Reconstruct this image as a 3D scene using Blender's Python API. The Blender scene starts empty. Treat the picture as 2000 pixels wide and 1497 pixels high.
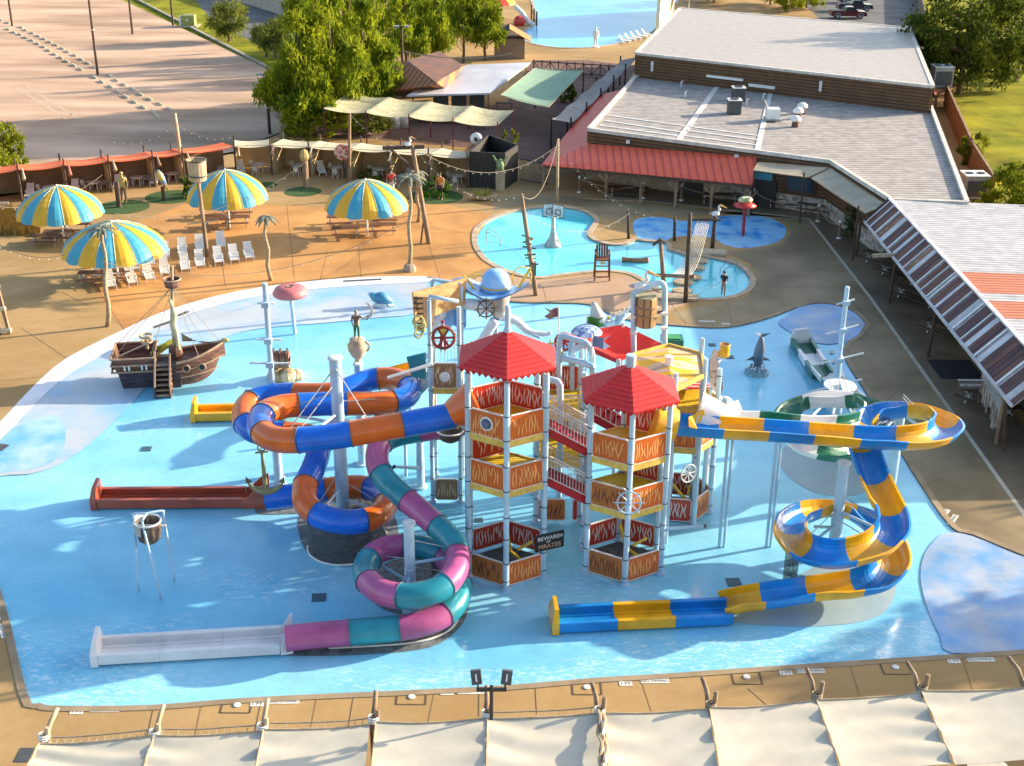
import bpy, bmesh, math, random
from mathutils import Vector as V, Matrix
from mathutils.geometry import tessellate_polygon
random.seed(7)
R=math.radians; PI=math.pi; sin=math.sin; cos=math.cos
sc=bpy.context.scene
# ---------------- camera
FOC=2550.; TH=R(24.); CAMH=31.; ROLL=R(0.4)
cam=bpy.data.cameras.new('camera'); co=bpy.data.objects.new('camera',cam); sc.collection.objects.link(co)
cam.sensor_width=36; cam.lens=36*FOC/2000; cam.clip_end=3000; cam.clip_start=.5
co.location=(0,0,CAMH); co.rotation_euler=(Matrix.Rotation(PI/2-TH,3,'X')@Matrix.Rotation(ROLL,3,'Z')).to_euler()
sc.camera=co
# ---------------- sky, sun, exposure
SUN_EL=R(16); SUN_DIR=V((.945,.327,0)).normalized()
w=bpy.data.worlds.new('World'); sc.world=w; w.use_nodes=True
nt=w.node_tree; bg=nt.nodes['Background']; sky=nt.nodes.new('ShaderNodeTexSky'); sky.sky_type='NISHITA'; sky.sun_disc=False
sky.sun_elevation=SUN_EL; sky.sun_rotation=math.atan2(SUN_DIR.x,SUN_DIR.y); sky.air_density=1.0; sky.dust_density=2.0
nt.links.new(sky.outputs[0],bg.inputs[0]); bg.inputs[1].default_value=.148
sl=bpy.data.lights.new('sun','SUN'); sl.energy=4.9; sl.angle=R(.6); sl.color=(1,.84,.62)
so=bpy.data.objects.new('sun',sl); sc.collection.objects.link(so)
sd=(SUN_DIR*cos(SUN_EL)+V((0,0,sin(SUN_EL)))); so.rotation_euler=sd.to_track_quat('Z','Y').to_euler(); so.location=(60,20,60)
sc.view_settings.view_transform='Standard'; sc.view_settings.look='None'; sc.view_settings.exposure=1.3; sc.view_settings.gamma=1
# ---------------- survey: photo pixel -> place on the site
def ray(px,py):
    u=(px-1000)/FOC; v=(748.5-py)/FOC; c,s=cos(ROLL),sin(ROLL); u,v=u*c-v*s,u*s+v*c
    return V((u,cos(TH)+v*sin(TH),-sin(TH)+v*cos(TH)))
def P(px,py,z=0):
    r=ray(px,py); t=(z-CAMH)/r.z; return V((r.x*t,r.y*t,z))
def PY(px,py,Y):
    r=ray(px,py); t=Y/r.y; return V((r.x*t,Y,CAMH+r.z*t))
def TOP(base,px,py):
    b=P(*base) if len(base)==2 else V(base); return b,PY(px,py,b.y)
# ---------------- mesh helpers
ORG={}
class MB:
    def __init__(s): s.v=[]; s.f=[]
    def add(s,vs,fs):
        n=len(s.v); s.v+= [V(a) for a in vs]; s.f+=[tuple(i+n for i in f) for f in fs]; return s
    def box(s,c,d,rz=0,M3=None):
        x,y,z=d[0]/2,d[1]/2,d[2]/2; m=M3 or Matrix.Rotation(rz,3,'Z')
        vs=[V(c)+m@V((i*x,j*y,k*z)) for k in(-1,1) for j in(-1,1) for i in(-1,1)]
        return s.add(vs,[(0,2,3,1),(4,5,7,6),(0,1,5,4),(2,6,7,3),(0,4,6,2),(1,3,7,5)])
    def beam(s,a,b,w,h=None):
        a,b=V(a),V(b); h=h or w; d=(b-a); L=d.length
        if L<1e-6: return s
        x=d/L; up=V((0,0,1)) if abs(x.z)<.95 else V((0,1,0)); y=up.cross(x).normalized(); z=x.cross(y)
        m=Matrix((x,y,z)).transposed(); return s.box((a+b)/2,(L,w,h),M3=m)
    def tube(s,pts,r,n=8,cap=True,closed=False):
        pts=[V(p) for p in pts]; m=len(pts); rr=r if isinstance(r,(list,tuple)) else [r]*m
        u=None; base=len(s.v)
        for i,p in enumerate(pts):
            if closed: t=pts[(i+1)%m]-pts[i-1]
            else: t=pts[min(i+1,m-1)]-pts[max(i-1,0)]
            t.normalize()
            if u is None: u=t.cross(V((0,0,1)) if abs(t.z)<.9 else V((1,0,0))).normalized()
            else: u=(u-t*u.dot(t)).normalized()
            w=t.cross(u)
            for k in range(n):
                a=2*PI*k/n; s.v.append(p+(u*cos(a)+w*sin(a))*rr[i])
        for i in range(m if closed else m-1):
            j=(i+1)%m
            for k in range(n):
                k2=(k+1)%n; s.f.append((base+i*n+k,base+i*n+k2,base+j*n+k2,base+j*n+k))
        if cap and not closed:
            s.f.append(tuple(base+k for k in reversed(range(n)))); s.f.append(tuple(base+(m-1)*n+k for k in range(n)))
        return s
    def lathe(s,c,prof,n=16,cap=True,sx=1,sy=1):
        base=len(s.v); c=V(c)
        for r,z in prof:
            for k in range(n):
                a=2*PI*k/n; s.v.append(c+V((r*cos(a)*sx,r*sin(a)*sy,z)))
        for i in range(len(prof)-1):
            for k in range(n):
                k2=(k+1)%n; s.f.append((base+i*n+k,base+i*n+k2,base+(i+1)*n+k2,base+(i+1)*n+k))
        if cap:
            s.f.append(tuple(base+k for k in reversed(range(n)))); s.f.append(tuple(base+(len(prof)-1)*n+k for k in range(n)))
        return s
    def ring(s,c,Rr,r,nrm=(0,0,1),n=20,m=6):
        nrm=V(nrm).normalized(); u=nrm.cross(V((0,0,1)) if abs(nrm.z)<.9 else V((1,0,0))).normalized(); w=nrm.cross(u)
        return s.tube([V(c)+(u*cos(2*PI*k/n)+w*sin(2*PI*k/n))*Rr for k in range(n)],r,m,closed=True)
    def ball(s,c,r,n=10,m=6,sc=(1,1,1)):
        c=V(c); pr=[(max(.001,sin(PI*i/m))*r,-cos(PI*i/m)*r*sc[2]) for i in range(m+1)]
        return s.lathe(c,pr,n,True,sc[0],sc[1])
    def flat(s,loops,z=None):
        L=[[V(p) if z is None else V((p[0],p[1],z)) for p in l] for l in loops]
        tris=tessellate_polygon(L); al=[p for l in L for p in l]
        fs=[]
        for t in tris:
            a,b,c=(al[i] for i in t)
            nz=(b-a).cross(c-a).z
            fs.append(t if nz>=0 else (t[0],t[2],t[1]))
        return s.add(al,fs)
    def prism(s,pts,z0,z1):
        n=len(pts); ar=sum(pts[i][0]*pts[(i+1)%n][1]-pts[(i+1)%n][0]*pts[i][1] for i in range(n))
        if ar<0: pts=list(reversed(pts))
        f0=lambda i:(z0(i) if callable(z0) else z0); f1=lambda i:(z1(i) if callable(z1) else z1)
        s.add([(p[0],p[1],z0) for p in pts]+[(p[0],p[1],z1) for p in pts],[(i,(i+1)%n,(i+1)%n+n,i+n) for i in range(n)]+[tuple(range(n,2*n)),tuple(reversed(range(n)))]); return s
    def slab(s,q,t):   # a thick quad / polygon given by 3-D corners, thickness t along its normal
        q=[V(p) for p in q]; n=len(q); nr=(q[1]-q[0]).cross(q[2]-q[0]).normalized()
        if nr.z<0: q.reverse(); nr=-nr
        return s.add([p for p in q]+[p-nr*t for p in q],[tuple(range(n)),tuple(reversed(range(n,2*n)))]+[(i,i+n,(i+1)%n+n,(i+1)%n) for i in range(n)])
    def grid(s,fn,nu,nv,flip=False):
        b=len(s.v)
        for j in range(nv+1):
            for i in range(nu+1): s.v.append(V(fn(i/nu,j/nv)))
        for j in range(nv):
            for i in range(nu):
                a=b+j*(nu+1)+i; f=(a,a+1,a+nu+2,a+nu+1); s.f.append(f[::-1] if flip else f)
        return s
    def sheet(s,fn,nu,nv,t=.03):
        s.grid(fn,nu,nv); s.grid(lambda u,v:V(fn(u,v))-V((0,0,t)),nu,nv,True); return s
    def build(s,name,mat,parent=None,org=None,smooth=False,**tg):
        o0=V(org) if org is not None else (ORG.get(parent.name,V((0,0,0))) if parent else V((0,0,0)))
        me=bpy.data.meshes.new(name); me.from_pydata([v-o0 for v in s.v],[],s.f); me.update()
        if smooth:
            me.polygons.foreach_set('use_smooth',[True]*len(me.polygons))
        for m in (mat if isinstance(mat,list) else [mat]): me.materials.append(m)
        o=bpy.data.objects.new(name,me); sc.collection.objects.link(o)
        if parent: o.parent=parent; ORG[o.name]=o0
        else: o.location=o0; ORG[o.name]=o0
        for k,v in tg.items(): o[k]=v
        return o
def thing(name,label,cat,loc=(0,0,0),group=None,kind=None):
    o=bpy.data.objects.new(name,None); sc.collection.objects.link(o); o.location=loc; ORG[o.name]=V(loc); o.empty_display_size=.3
    o['label']=label; o['category']=cat
    if group: o['group']=group
    return o
def tag(o,label,cat,group=None,kind=None):
    o['label']=label; o['category']=cat
    if group: o['group']=group
    if kind: o['kind']=kind
    return o
def struct(name,mb,mat,z=None,smooth=False): return mb.build(name,mat,smooth=smooth,kind='structure')
def dup(root,loc,rz=0,label=None,group=None,sc_=None):
    def cp(o,par):
        c=o.copy(); sc.collection.objects.link(c)
        if par: c.parent=par
        for ch in list(KIDS.get(o.name,[])): cp(ch,c)
        return c
    r=cp(root,None); r.location=loc; r.rotation_euler=(0,0,rz)
    if sc_: r.scale=sc_ if isinstance(sc_,tuple) else (sc_,)*3
    if label: r['label']=label
    if group: r['group']=group
    return r
KIDS={}
def proto(root):   # remember the tree of a finished thing so it can be copied
    def rec(o):
        KIDS[o.name]=[c for c in bpy.data.objects if c.parent==o]
        for c in KIDS[o.name]: rec(c)
    rec(root); return root
def curve(pts,n=6):   # Catmull-Rom through points
    pts=[V(p) for p in pts]; out=[]
    for i in range(len(pts)-1):
        p0=pts[max(i-1,0)];p1=pts[i];p2=pts[i+1];p3=pts[min(i+2,len(pts)-1)]
        for k in range(n):
            t=k/n; out.append(.5*((2*p1)+(p2-p0)*t+(2*p0-5*p1+4*p2-p3)*t*t+(3*p1-p0-3*p2+p3)*t**3))
    out.append(pts[-1]); return out
def arc_resample(pts,step):
    out=[pts[0].copy()]; acc=0
    for a,b in zip(pts,pts[1:]):
        L=(b-a).length; d=0
        while acc+L-d>=step:
            d+=step-acc; acc=0; out.append(a+(b-a)*(d/L))
        acc+=L-d
    if (out[-1]-pts[-1]).length>step*.3: out.append(pts[-1].copy())
    return out
# ---------------- materials
def C(r,g,b):
    f=lambda c:(c/255/12.92 if c/255<=.04045 else ((c/255+.055)/1.055)**2.4)
    return (f(r),f(g),f(b))
MATS={}
def mat(key,col,rough=.55,col2=None,scale=3.,var=.18,metal=0.,bump=0.,bscale=None,stretch=(1,1,1),spec=.5,coat=0.,dirt=0.,detail=5,lo=.35,hi=.65,trans=0.,gen=False):
    if key in MATS: return MATS[key]
    m=bpy.data.materials.new(key); m.use_nodes=True; n=m.node_tree; N=n.nodes; L=n.links; b=N['Principled BSDF']
    tc=N.new('ShaderNodeTexCoord'); mp=N.new('ShaderNodeMapping'); mp.inputs['Scale'].default_value=stretch
    L.new(tc.outputs['Generated' if gen else 'Object'],mp.inputs[0])
    no=N.new('ShaderNodeTexNoise'); no.inputs['Scale'].default_value=scale; no.inputs['Detail'].default_value=detail; no.inputs['Roughness'].default_value=.6
    L.new(mp.outputs[0],no.inputs[0])
    cr=N.new('ShaderNodeValToRGB'); cr.color_ramp.elements[0].position=lo; cr.color_ramp.elements[1].position=hi
    c=col; c2=col2 or tuple(min(1,x*(1+var)) for x in c); c1=c if col2 else tuple(x*(1-var) for x in c)
    cr.color_ramp.elements[0].color=(*c1,1); cr.color_ramp.elements[1].color=(*c2,1)
    L.new(no.outputs[0],cr.inputs[0]); out=cr.outputs[0]
    if dirt:
        n2=N.new('ShaderNodeTexNoise'); n2.inputs['Scale'].default_value=scale*.27+.05; n2.inputs['Detail'].default_value=8; L.new(mp.outputs[0],n2.inputs[0])
        r2=N.new('ShaderNodeValToRGB'); r2.color_ramp.elements[0].position=.42; r2.color_ramp.elements[1].position=.7
        r2.color_ramp.elements[0].color=(1,1,1,1); r2.color_ramp.elements[1].color=(1-dirt,1-dirt*1.05,1-dirt*1.1,1); L.new(n2.outputs[0],r2.inputs[0])
        mx=N.new('ShaderNodeMix'); mx.data_type='RGBA'; mx.blend_type='MULTIPLY'; mx.inputs[0].default_value=1; L.new(out,mx.inputs[6]); L.new(r2.outputs[0],mx.inputs[7]); out=mx.outputs[2]
    L.new(out,b.inputs['Base Color'])
    b.inputs['Roughness'].default_value=rough; b.inputs['Metallic'].default_value=metal; b.inputs['Specular IOR Level'].default_value=spec
    b.inputs['Coat Weight'].default_value=coat; b.inputs['Coat Roughness'].default_value=.08
    if trans:
        tr=N.new('ShaderNodeBsdfTranslucent'); L.new(out,tr.inputs[0]); ms=N.new('ShaderNodeMixShader'); ms.inputs[0].default_value=trans
        L.new(b.outputs[0],ms.inputs[1]); L.new(tr.outputs[0],ms.inputs[2]); L.new(ms.outputs[0],N['Material Output'].inputs[0])
    if bump:
        n3=N.new('ShaderNodeTexNoise'); n3.inputs['Scale'].default_value=bscale or scale*4; n3.inputs['Detail'].default_value=4; L.new(mp.outputs[0],n3.inputs[0])
        bp=N.new('ShaderNodeBump'); bp.inputs['Strength'].default_value=bump; bp.inputs['Distance'].default_value=.05; L.new(n3.outputs[0],bp.inputs['Height']); L.new(bp.outputs[0],b.inputs['Normal'])
    MATS[key]=m; return m
def watermat(key,c1,c2,c3,rough=.08):
    m=bpy.data.materials.new(key); m.use_nodes=True; n=m.node_tree; N=n.nodes; L=n.links; b=N['Principled BSDF']; tc=N.new('ShaderNodeTexCoord')
    def noise(sc_,det,st=(1,1,1),dist=0):
        mp=N.new('ShaderNodeMapping'); mp.inputs['Scale'].default_value=st; L.new(tc.outputs['Object'],mp.inputs[0]); t=N.new('ShaderNodeTexNoise'); t.inputs['Scale'].default_value=sc_; t.inputs['Detail'].default_value=det; t.inputs['Distortion'].default_value=dist; L.new(mp.outputs[0],t.inputs[0]); return t.outputs[0]
    def ramp(i,a,b_,ca=(0,0,0,1),cb=(1,1,1,1)):
        r=N.new('ShaderNodeValToRGB'); r.color_ramp.elements[0].position=a; r.color_ramp.elements[1].position=b_; r.color_ramp.elements[0].color=ca; r.color_ramp.elements[1].color=cb; L.new(i,r.inputs[0]); return r.outputs[0]
    def mixc(f,a,b_,blend='MIX'):
        x=N.new('ShaderNodeMix'); x.data_type='RGBA'; x.blend_type=blend; L.new(f,x.inputs[0]) if hasattr(f,'name') else setattr(x.inputs[0],'default_value',f); L.new(a,x.inputs[6]); L.new(b_,x.inputs[7]); return x.outputs[2]
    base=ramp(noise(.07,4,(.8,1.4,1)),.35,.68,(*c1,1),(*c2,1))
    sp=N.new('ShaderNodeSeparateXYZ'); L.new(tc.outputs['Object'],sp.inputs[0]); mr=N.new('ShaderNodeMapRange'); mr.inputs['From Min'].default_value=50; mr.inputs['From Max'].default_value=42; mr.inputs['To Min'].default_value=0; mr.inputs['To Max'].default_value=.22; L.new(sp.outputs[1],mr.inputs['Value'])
    ad=N.new('ShaderNodeMath'); L.new(noise(.12,3,(.5,1.6,1)),ad.inputs[0]); L.new(mr.outputs[0],ad.inputs[1]); glint_mask=ramp(ad.outputs[0],.57,.70); fine=ramp(noise(3.2,5,(.7,1.8,1),1.2),.50,.64)
    mm=N.new('ShaderNodeMath'); mm.operation='MULTIPLY'; L.new(glint_mask,mm.inputs[0]); L.new(fine,mm.inputs[1]); m2=N.new('ShaderNodeMath'); m2.operation='MULTIPLY'; m2.inputs[1].default_value=.45; L.new(mm.outputs[0],m2.inputs[0])
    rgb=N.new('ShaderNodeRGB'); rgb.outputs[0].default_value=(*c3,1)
    col=mixc(m2.outputs[0],base,rgb.outputs[0])  # pale sun glints painted into the water colour, denser toward the near edge
    # worn floor paint under the thin water: stains and a slab grid
    st=ramp(noise(.5,9),.45,.75,(1,1,1,1),(.80,.86,.88,1)); col=mixc(1.,col,st,'MULTIPLY')
    br=N.new('ShaderNodeTexBrick'); br.inputs['Scale'].default_value=.16; br.inputs['Mortar Size'].default_value=.002; br.offset=0; br.inputs['Color1'].default_value=(1,1,1,1); br.inputs['Color2'].default_value=(.97,.98,.98,1); br.inputs['Mortar'].default_value=(.88,.91,.93,1); L.new(tc.outputs['Object'],br.inputs[0]); col=mixc(1.,col,br.outputs[0],'MULTIPLY')
    L.new(col,b.inputs['Base Color']); b.inputs['Specular IOR Level'].default_value=.6
    L.new(ramp(noise(.35,4),.3,.7,(.05,.05,.05,1),(.24,.24,.24,1)),b.inputs['Roughness'])
    bp=N.new('ShaderNodeBump'); bp.inputs['Strength'].default_value=.35; bp.inputs['Distance'].default_value=.05; L.new(noise(2.2,4,(.7,1.6,1),.8),bp.inputs['Height']); L.new(bp.outputs[0],b.inputs['Normal']); return m
def stripes(key,colA,colB,axis='X',freq=1.,width=.5,rough=.5,metal=0.,sharp=.04,dist=0.,noise=.15,bump=.3,gen=False,dscale=1.,rot=0.,coat=0):
    # parallel bands: siding joints, corrugation, planks, carved grain
    if key in MATS: return MATS[key]
    m=bpy.data.materials.new(key); m.use_nodes=True; n=m.node_tree; N=n.nodes; L=n.links; b=N['Principled BSDF']
    tc=N.new('ShaderNodeTexCoord'); mp=N.new('ShaderNodeMapping'); mp.inputs['Rotation'].default_value=(0,0,rot); L.new(tc.outputs['Generated' if gen else 'Object'],mp.inputs[0])
    wv=N.new('ShaderNodeTexWave'); wv.wave_type='BANDS'; wv.bands_direction=axis; wv.inputs['Scale'].default_value=freq*PI/10*1.0; wv.inputs['Distortion'].default_value=dist; wv.inputs['Detail'].default_value=2; wv.inputs['Detail Scale'].default_value=dscale
    L.new(mp.outputs[0],wv.inputs[0])
    cr=N.new('ShaderNodeValToRGB'); cr.color_ramp.elements[0].position=max(0,1-width-sharp); cr.color_ramp.elements[1].position=min(1,1-width+sharp)
    cr.color_ramp.elements[0].color=(*colA,1); cr.color_ramp.elements[1].color=(*colB,1); L.new(wv.outputs[0],cr.inputs[0])
    no=N.new('ShaderNodeTexNoise'); no.inputs['Scale'].default_value=1.3; no.inputs['Detail'].default_value=7; L.new(mp.outputs[0],no.inputs[0])
    r2=N.new('ShaderNodeValToRGB'); r2.color_ramp.elements[0].position=.3; r2.color_ramp.elements[1].position=.7; k=noise
    r2.color_ramp.elements[0].color=(1-k,1-k,1-k,1); r2.color_ramp.elements[1].color=(1,1,1,1); L.new(no.outputs[0],r2.inputs[0])
    mx=N.new('ShaderNodeMix'); mx.data_type='RGBA'; mx.blend_type='MULTIPLY'; mx.inputs[0].default_value=1; L.new(cr.outputs[0],mx.inputs[6]); L.new(r2.outputs[0],mx.inputs[7])
    L.new(mx.outputs[2],b.inputs['Base Color']); b.inputs['Roughness'].default_value=rough; b.inputs['Metallic'].default_value=metal; b.inputs['Coat Weight'].default_value=coat
    if bump:
        bp=N.new('ShaderNodeBump'); bp.inputs['Strength'].default_value=bump; bp.inputs['Distance'].default_value=.04; L.new(wv.outputs[0],bp.inputs['Height']); L.new(bp.outputs[0],b.inputs['Normal'])
    MATS[key]=m; return m
white=mat('white_paint',(.78,.78,.76),.4,var=.08,scale=2,dirt=.15)
steel=mat('pale_blue_steel',(.44,.62,.76),.35,var=.08,scale=1.2,dirt=.2)
cream=mat('cream_fabric',(.62,.57,.42),.8,var=.07,scale=.8,dirt=.18,trans=.12)
wood=mat('weathered_wood',(.17,.10,.055),.8,col2=(.32,.22,.14),scale=2.5,stretch=(1,1,.25),bump=.4)
darkwood=mat('dark_wood',(.045,.028,.018),.75,col2=(.10,.06,.04),scale=3,bump=.3)
log=mat('pale_log',(.34,.24,.14),.8,col2=(.5,.4,.27),scale=2.5,stretch=(1,1,.3),bump=.4)
black=mat('black_metal',(.02,.02,.022),.5)
grey=mat('grey_metal',(.35,.36,.37),.45,dirt=.2)
dgrey=mat('dark_grey',(.07,.075,.08),.6)
red=mat('red_plastic',(.55,.04,.035),.45)
yellow=mat('yellow_plastic',(.72,.46,.03),.4,dirt=.12)
skin_m=mat('skin',(.42,.24,.16),.6)
glass=mat('dark_glass',(.02,.03,.04),.08,var=.1)
rope_m=mat('rope',(.30,.25,.19),.9)
# ================= ground, deck, pools
def pts(*a,z=0): return [P(x,y,z) for x,y in a]
def smoothloop(a,n=4,z=0):
    q=[P(x,y,z) for x,y in a]; m=len(q); out=[]
    for i in range(m):
        p0,p1,p2,p3=q[i-1],q[i],q[(i+1)%m],q[(i+2)%m]
        for k in range(n):
            t=k/n; out.append(.5*((2*p1)+(p2-p0)*t+(2*p0-5*p1+4*p2-p3)*t*t+(3*p1-p0-3*p2+p3)*t**3))
    return out
grassm=mat('lawn_grass',(.15,.17,.01),.9,col2=(.34,.32,.02),scale=.25,bump=.8,bscale=9,dirt=.35,spec=.1)
farm=mat('far_ground',(.08,.10,.03),.95,col2=(.14,.13,.05),scale=.02)
asph=mat('asphalt',(.10,.10,.105),.85,col2=(.16,.155,.15),scale=.35,dirt=.25,bump=.2)
parkm=mat('sandy_parking_lot',(.46,.31,.21),.9,col2=(.70,.48,.34),scale=.11,stretch=(.5,1.8,1),detail=11,dirt=.38,bump=.2,bscale=3,spec=.2)
plazam=mat('red_brown_paving',(.15,.085,.07),.85,col2=(.22,.13,.11),scale=.3,dirt=.2,spec=.3)
deckm=mat('tan_concrete',(.37,.235,.095),.8,col2=(.50,.33,.15),scale=.22,dirt=.34,bump=.25,bscale=2.5,spec=.25)
deck2=mat('orange_concrete',(.50,.25,.085),.8,col2=(.64,.34,.12),scale=.35,dirt=.32,bump=.2,bscale=2.5,spec=.25)
deck3=mat('pink_tan_concrete',(.46,.30,.19),.8,col2=(.54,.36,.24),scale=.25,dirt=.18,bump=.2,bscale=2.5,spec=.25)
deck4=mat('worn_shaded_olive_concrete',(.24,.18,.095),.6,col2=(.37,.28,.155),scale=.3,dirt=.4,bump=.25,bscale=2.,spec=.3)  # olive coating tone with the shade of the right deck put into the colour
conc=mat('pale_concrete',(.42,.38,.30),.85,dirt=.25)
splash_out=smoothloop([(-80,1000),(-70,880),(0,826),(60,762),(130,702),(240,647),(330,607),(460,572),(600,552),(730,543),(835,543),(872,553),(930,575),(1000,590),(1080,592),(1150,595),(1190,612),(1240,628),(1330,637),(1420,640),(1500,622),(1560,600),(1610,592),(1660,605),(1690,632),(1675,655),(1650,674),(1652,705),(1690,765),(1745,860),(1800,950),(1858,1030),(1900,1045),(1990,1082),(2120,1130),(2150,1200),(2120,1263),(2000,1270),(1500,1303),(1300,1317),(1165,1325),(1000,1339),(830,1348),(500,1363),(300,1378),(120,1380),(78,1374),(52,1352),(0,1150)],3)
lagoon=smoothloop([(932,470),(938,445),(975,422),(1030,409),(1090,405),(1140,414),(1160,430),(1152,445),(1146,458),(1160,470),(1195,479),(1225,477),(1243,470),(1262,472),(1300,475),(1303,487),(1328,495),(1345,502),(1372,503),(1410,509),(1445,522),(1464,545),(1457,565),(1430,578),(1390,583),(1340,582),(1300,570),(1260,546),(1230,533),(1180,528),(1100,535),(1050,541),(1000,531),(960,512),(940,492)],4)
bluepad=smoothloop([(1236,437),(1250,426),(1290,424),(1330,431),(1370,431),(1400,424),(1450,420),(1500,425),(1530,440),(1535,455),(1520,472),(1480,482),(1440,484),(1410,476),(1395,466),(1350,461),(1312,464),(1300,471),(1262,469),(1243,462)],4)
wave=smoothloop([(1035,-60),(1042,5),(1050,40),(1030,58),(1013,68),(1032,82),(1080,92),(1150,93),(1220,82),(1272,63),(1290,40),(1305,20),(1330,-10),(1350,-60)],4)
G=MB(); G.flat([[V((-900,-40,0)),V((900,-40,0)),V((900,1600,0)),V((-900,1600,0))]],-.6); struct('ground',G,farm)
decko=[V((-62,20,0)),V((48,20,0)),V((52,70,0)),V((62,150,0)),V((72,240,0)),V((60,320,0)),V((-10,330,0)),P(560,-20),P(560,110),P(545,262),P(455,300),P(250,345),P(0,385),V((-62,106,0))]
struct('deck',MB().flat([decko,splash_out,lagoon,bluepad,wave],0),deckm)
def wall_loop(loop,z0,z1,name,m):
    b=MB(); n=len(loop)
    for i in range(n):
        p,q=loop[i],loop[(i+1)%n]; b.add([(p.x,p.y,z0),(q.x,q.y,z0),(q.x,q.y,z1),(p.x,p.y,z1)],[(0,1,2,3)])
    return struct(name,b,m)
darkedge=mat('dark_pool_edge',(.05,.055,.06),.6)
wall_loop(splash_out,-.16,0,'pool_wall',darkedge); wall_loop(lagoon,-.14,0,'pool_wall',conc); wall_loop(wave,-.1,0,'pool_wall',conc); wall_loop(bluepad,-.06,0,'pool_wall',conc)
def grow(l,d):
    n=len(l); out=[]; ar=sum(l[i].x*l[(i+1)%n].y-l[(i+1)%n].x*l[i].y for i in range(n)); s=1 if ar>0 else -1
    for i in range(n):
        t=(l[(i+1)%n]-l[i-1]).normalized(); out.append(l[i]+V((t.y,-t.x,0))*d*s)
    return out
def water(key,c1,c2,scale,rough=.07,bump=.25,bscale=1.2,stretch=(1,1,1),lo=.35,hi=.65):
    m=mat(key,c1,rough,col2=c2,scale=scale,bump=bump,bscale=bscale,stretch=stretch,spec=.6,lo=lo,hi=hi); return m
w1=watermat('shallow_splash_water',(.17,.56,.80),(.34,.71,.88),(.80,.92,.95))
w2=water('turquoise_pool_water',(.09,.60,.74),(.22,.76,.84),.12,.06,.12,1.6)
w3=water('wave_pool_water',(.03,.34,.72),(.16,.64,.86),.05,.22,.3,.8)
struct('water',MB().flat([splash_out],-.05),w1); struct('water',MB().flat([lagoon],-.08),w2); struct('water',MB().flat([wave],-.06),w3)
padm=mat('blotched_blue_paint',(.04,.32,.82),.25,col2=(.28,.62,.92),scale=.5,dirt=.15,lo=.36,hi=.52,detail=12)
struct('splash_floor',MB().flat([bluepad],-.02),padm)
# zero-depth entries painted white and blue
beachm=mat('faded_white_blue_paint',(.24,.50,.78),.35,col2=(.54,.60,.66),scale=.22,detail=12,lo=.34,hi=.56,bump=.15,dirt=.2)
rimm=mat('white_beach_rim',(.74,.76,.84),.6,col2=(.82,.82,.85),scale=1,dirt=.12)
beach=smoothloop([(-75,950),(-66,882),(0,828),(60,764),(130,704),(240,649),(330,609),(460,574),(600,554),(730,545),(830,545),(828,580),(810,612),(740,620),(640,630),(520,640),(450,655),(390,690),(330,735),(290,752),(255,790),(215,830),(170,870),(120,905),(60,925),(0,930),(-50,960)],3)
struct('beach_entry',MB().flat([beach],-.012),beachm)
edge=smoothloop([(-75,905),(-69,880),(0,824),(60,760),(130,700),(240,645),(330,605),(460,570),(600,550),(730,541),(846,541),(835,551),(730,556),(600,566),(462,587),(335,625),(248,668),(140,728),(76,782),(10,850),(-50,900)],3)
struct('beach_edge',MB().flat([edge],.006),rimm)
beach2=smoothloop([(1535,618),(1560,600),(1610,593),(1660,606),(1689,632),(1674,655),(1650,668),(1610,672),(1570,662),(1538,645),(1520,630)],3)
struct('beach_entry',MB().flat([beach2],-.008),padmB:=mat('blotched_pale_blue_paint',(.16,.40,.76),.4,col2=(.46,.54,.66),scale=.6,dirt=.35,lo=.34,hi=.62,detail=15,bump=.15))
beach3=smoothloop([(1850,1040),(1900,1047),(1990,1084),(2115,1132),(2140,1200),(2115,1262),(2000,1269),(1858,1275),(1835,1240),(1812,1190),(1798,1130),(1805,1085),(1825,1055)],3)
struct('beach_entry',MB().flat([beach3],-.008),padmB)
b=MB()
for l in (lagoon,wave):
    g=grow(l,.42); 
    for i in range(len(l)):
        j=(i+1)%len(l); b.add([(l[i].x,l[i].y,.05),(l[j].x,l[j].y,.05),(g[j].x,g[j].y,.05),(g[i].x,g[i].y,.05),(l[i].x,l[i].y,-.05),(l[j].x,l[j].y,-.05),(g[j].x,g[j].y,0),(g[i].x,g[i].y,0)],[(0,1,2,3),(0,4,5,1),(3,2,6,7)])
struct('pool_coping',b,mat('stone_coping',(.40,.29,.20),.85,col2=(.58,.46,.34),scale=1.6,dirt=.2,bump=.4))
b=MB(); g=grow(splash_out,.30); N=len(splash_out)
for i in range(N):
    if splash_out[i].x<-7 and splash_out[i].y>58: continue
    j=(i+1)%N; b.add([(splash_out[i].x,splash_out[i].y,.03),(splash_out[j].x,splash_out[j].y,.03),(g[j].x,g[j].y,.03),(g[i].x,g[i].y,.03),(splash_out[i].x,splash_out[i].y,-.05),(splash_out[j].x,splash_out[j].y,-.05),(g[j].x,g[j].y,0),(g[i].x,g[i].y,0)],[(0,1,2,3),(0,4,5,1),(3,2,6,7)])
struct('pool_coping',b,mat('worn_kerb',(.30,.22,.13),.85,col2=(.40,.30,.19),scale=1.,dirt=.25))
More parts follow.
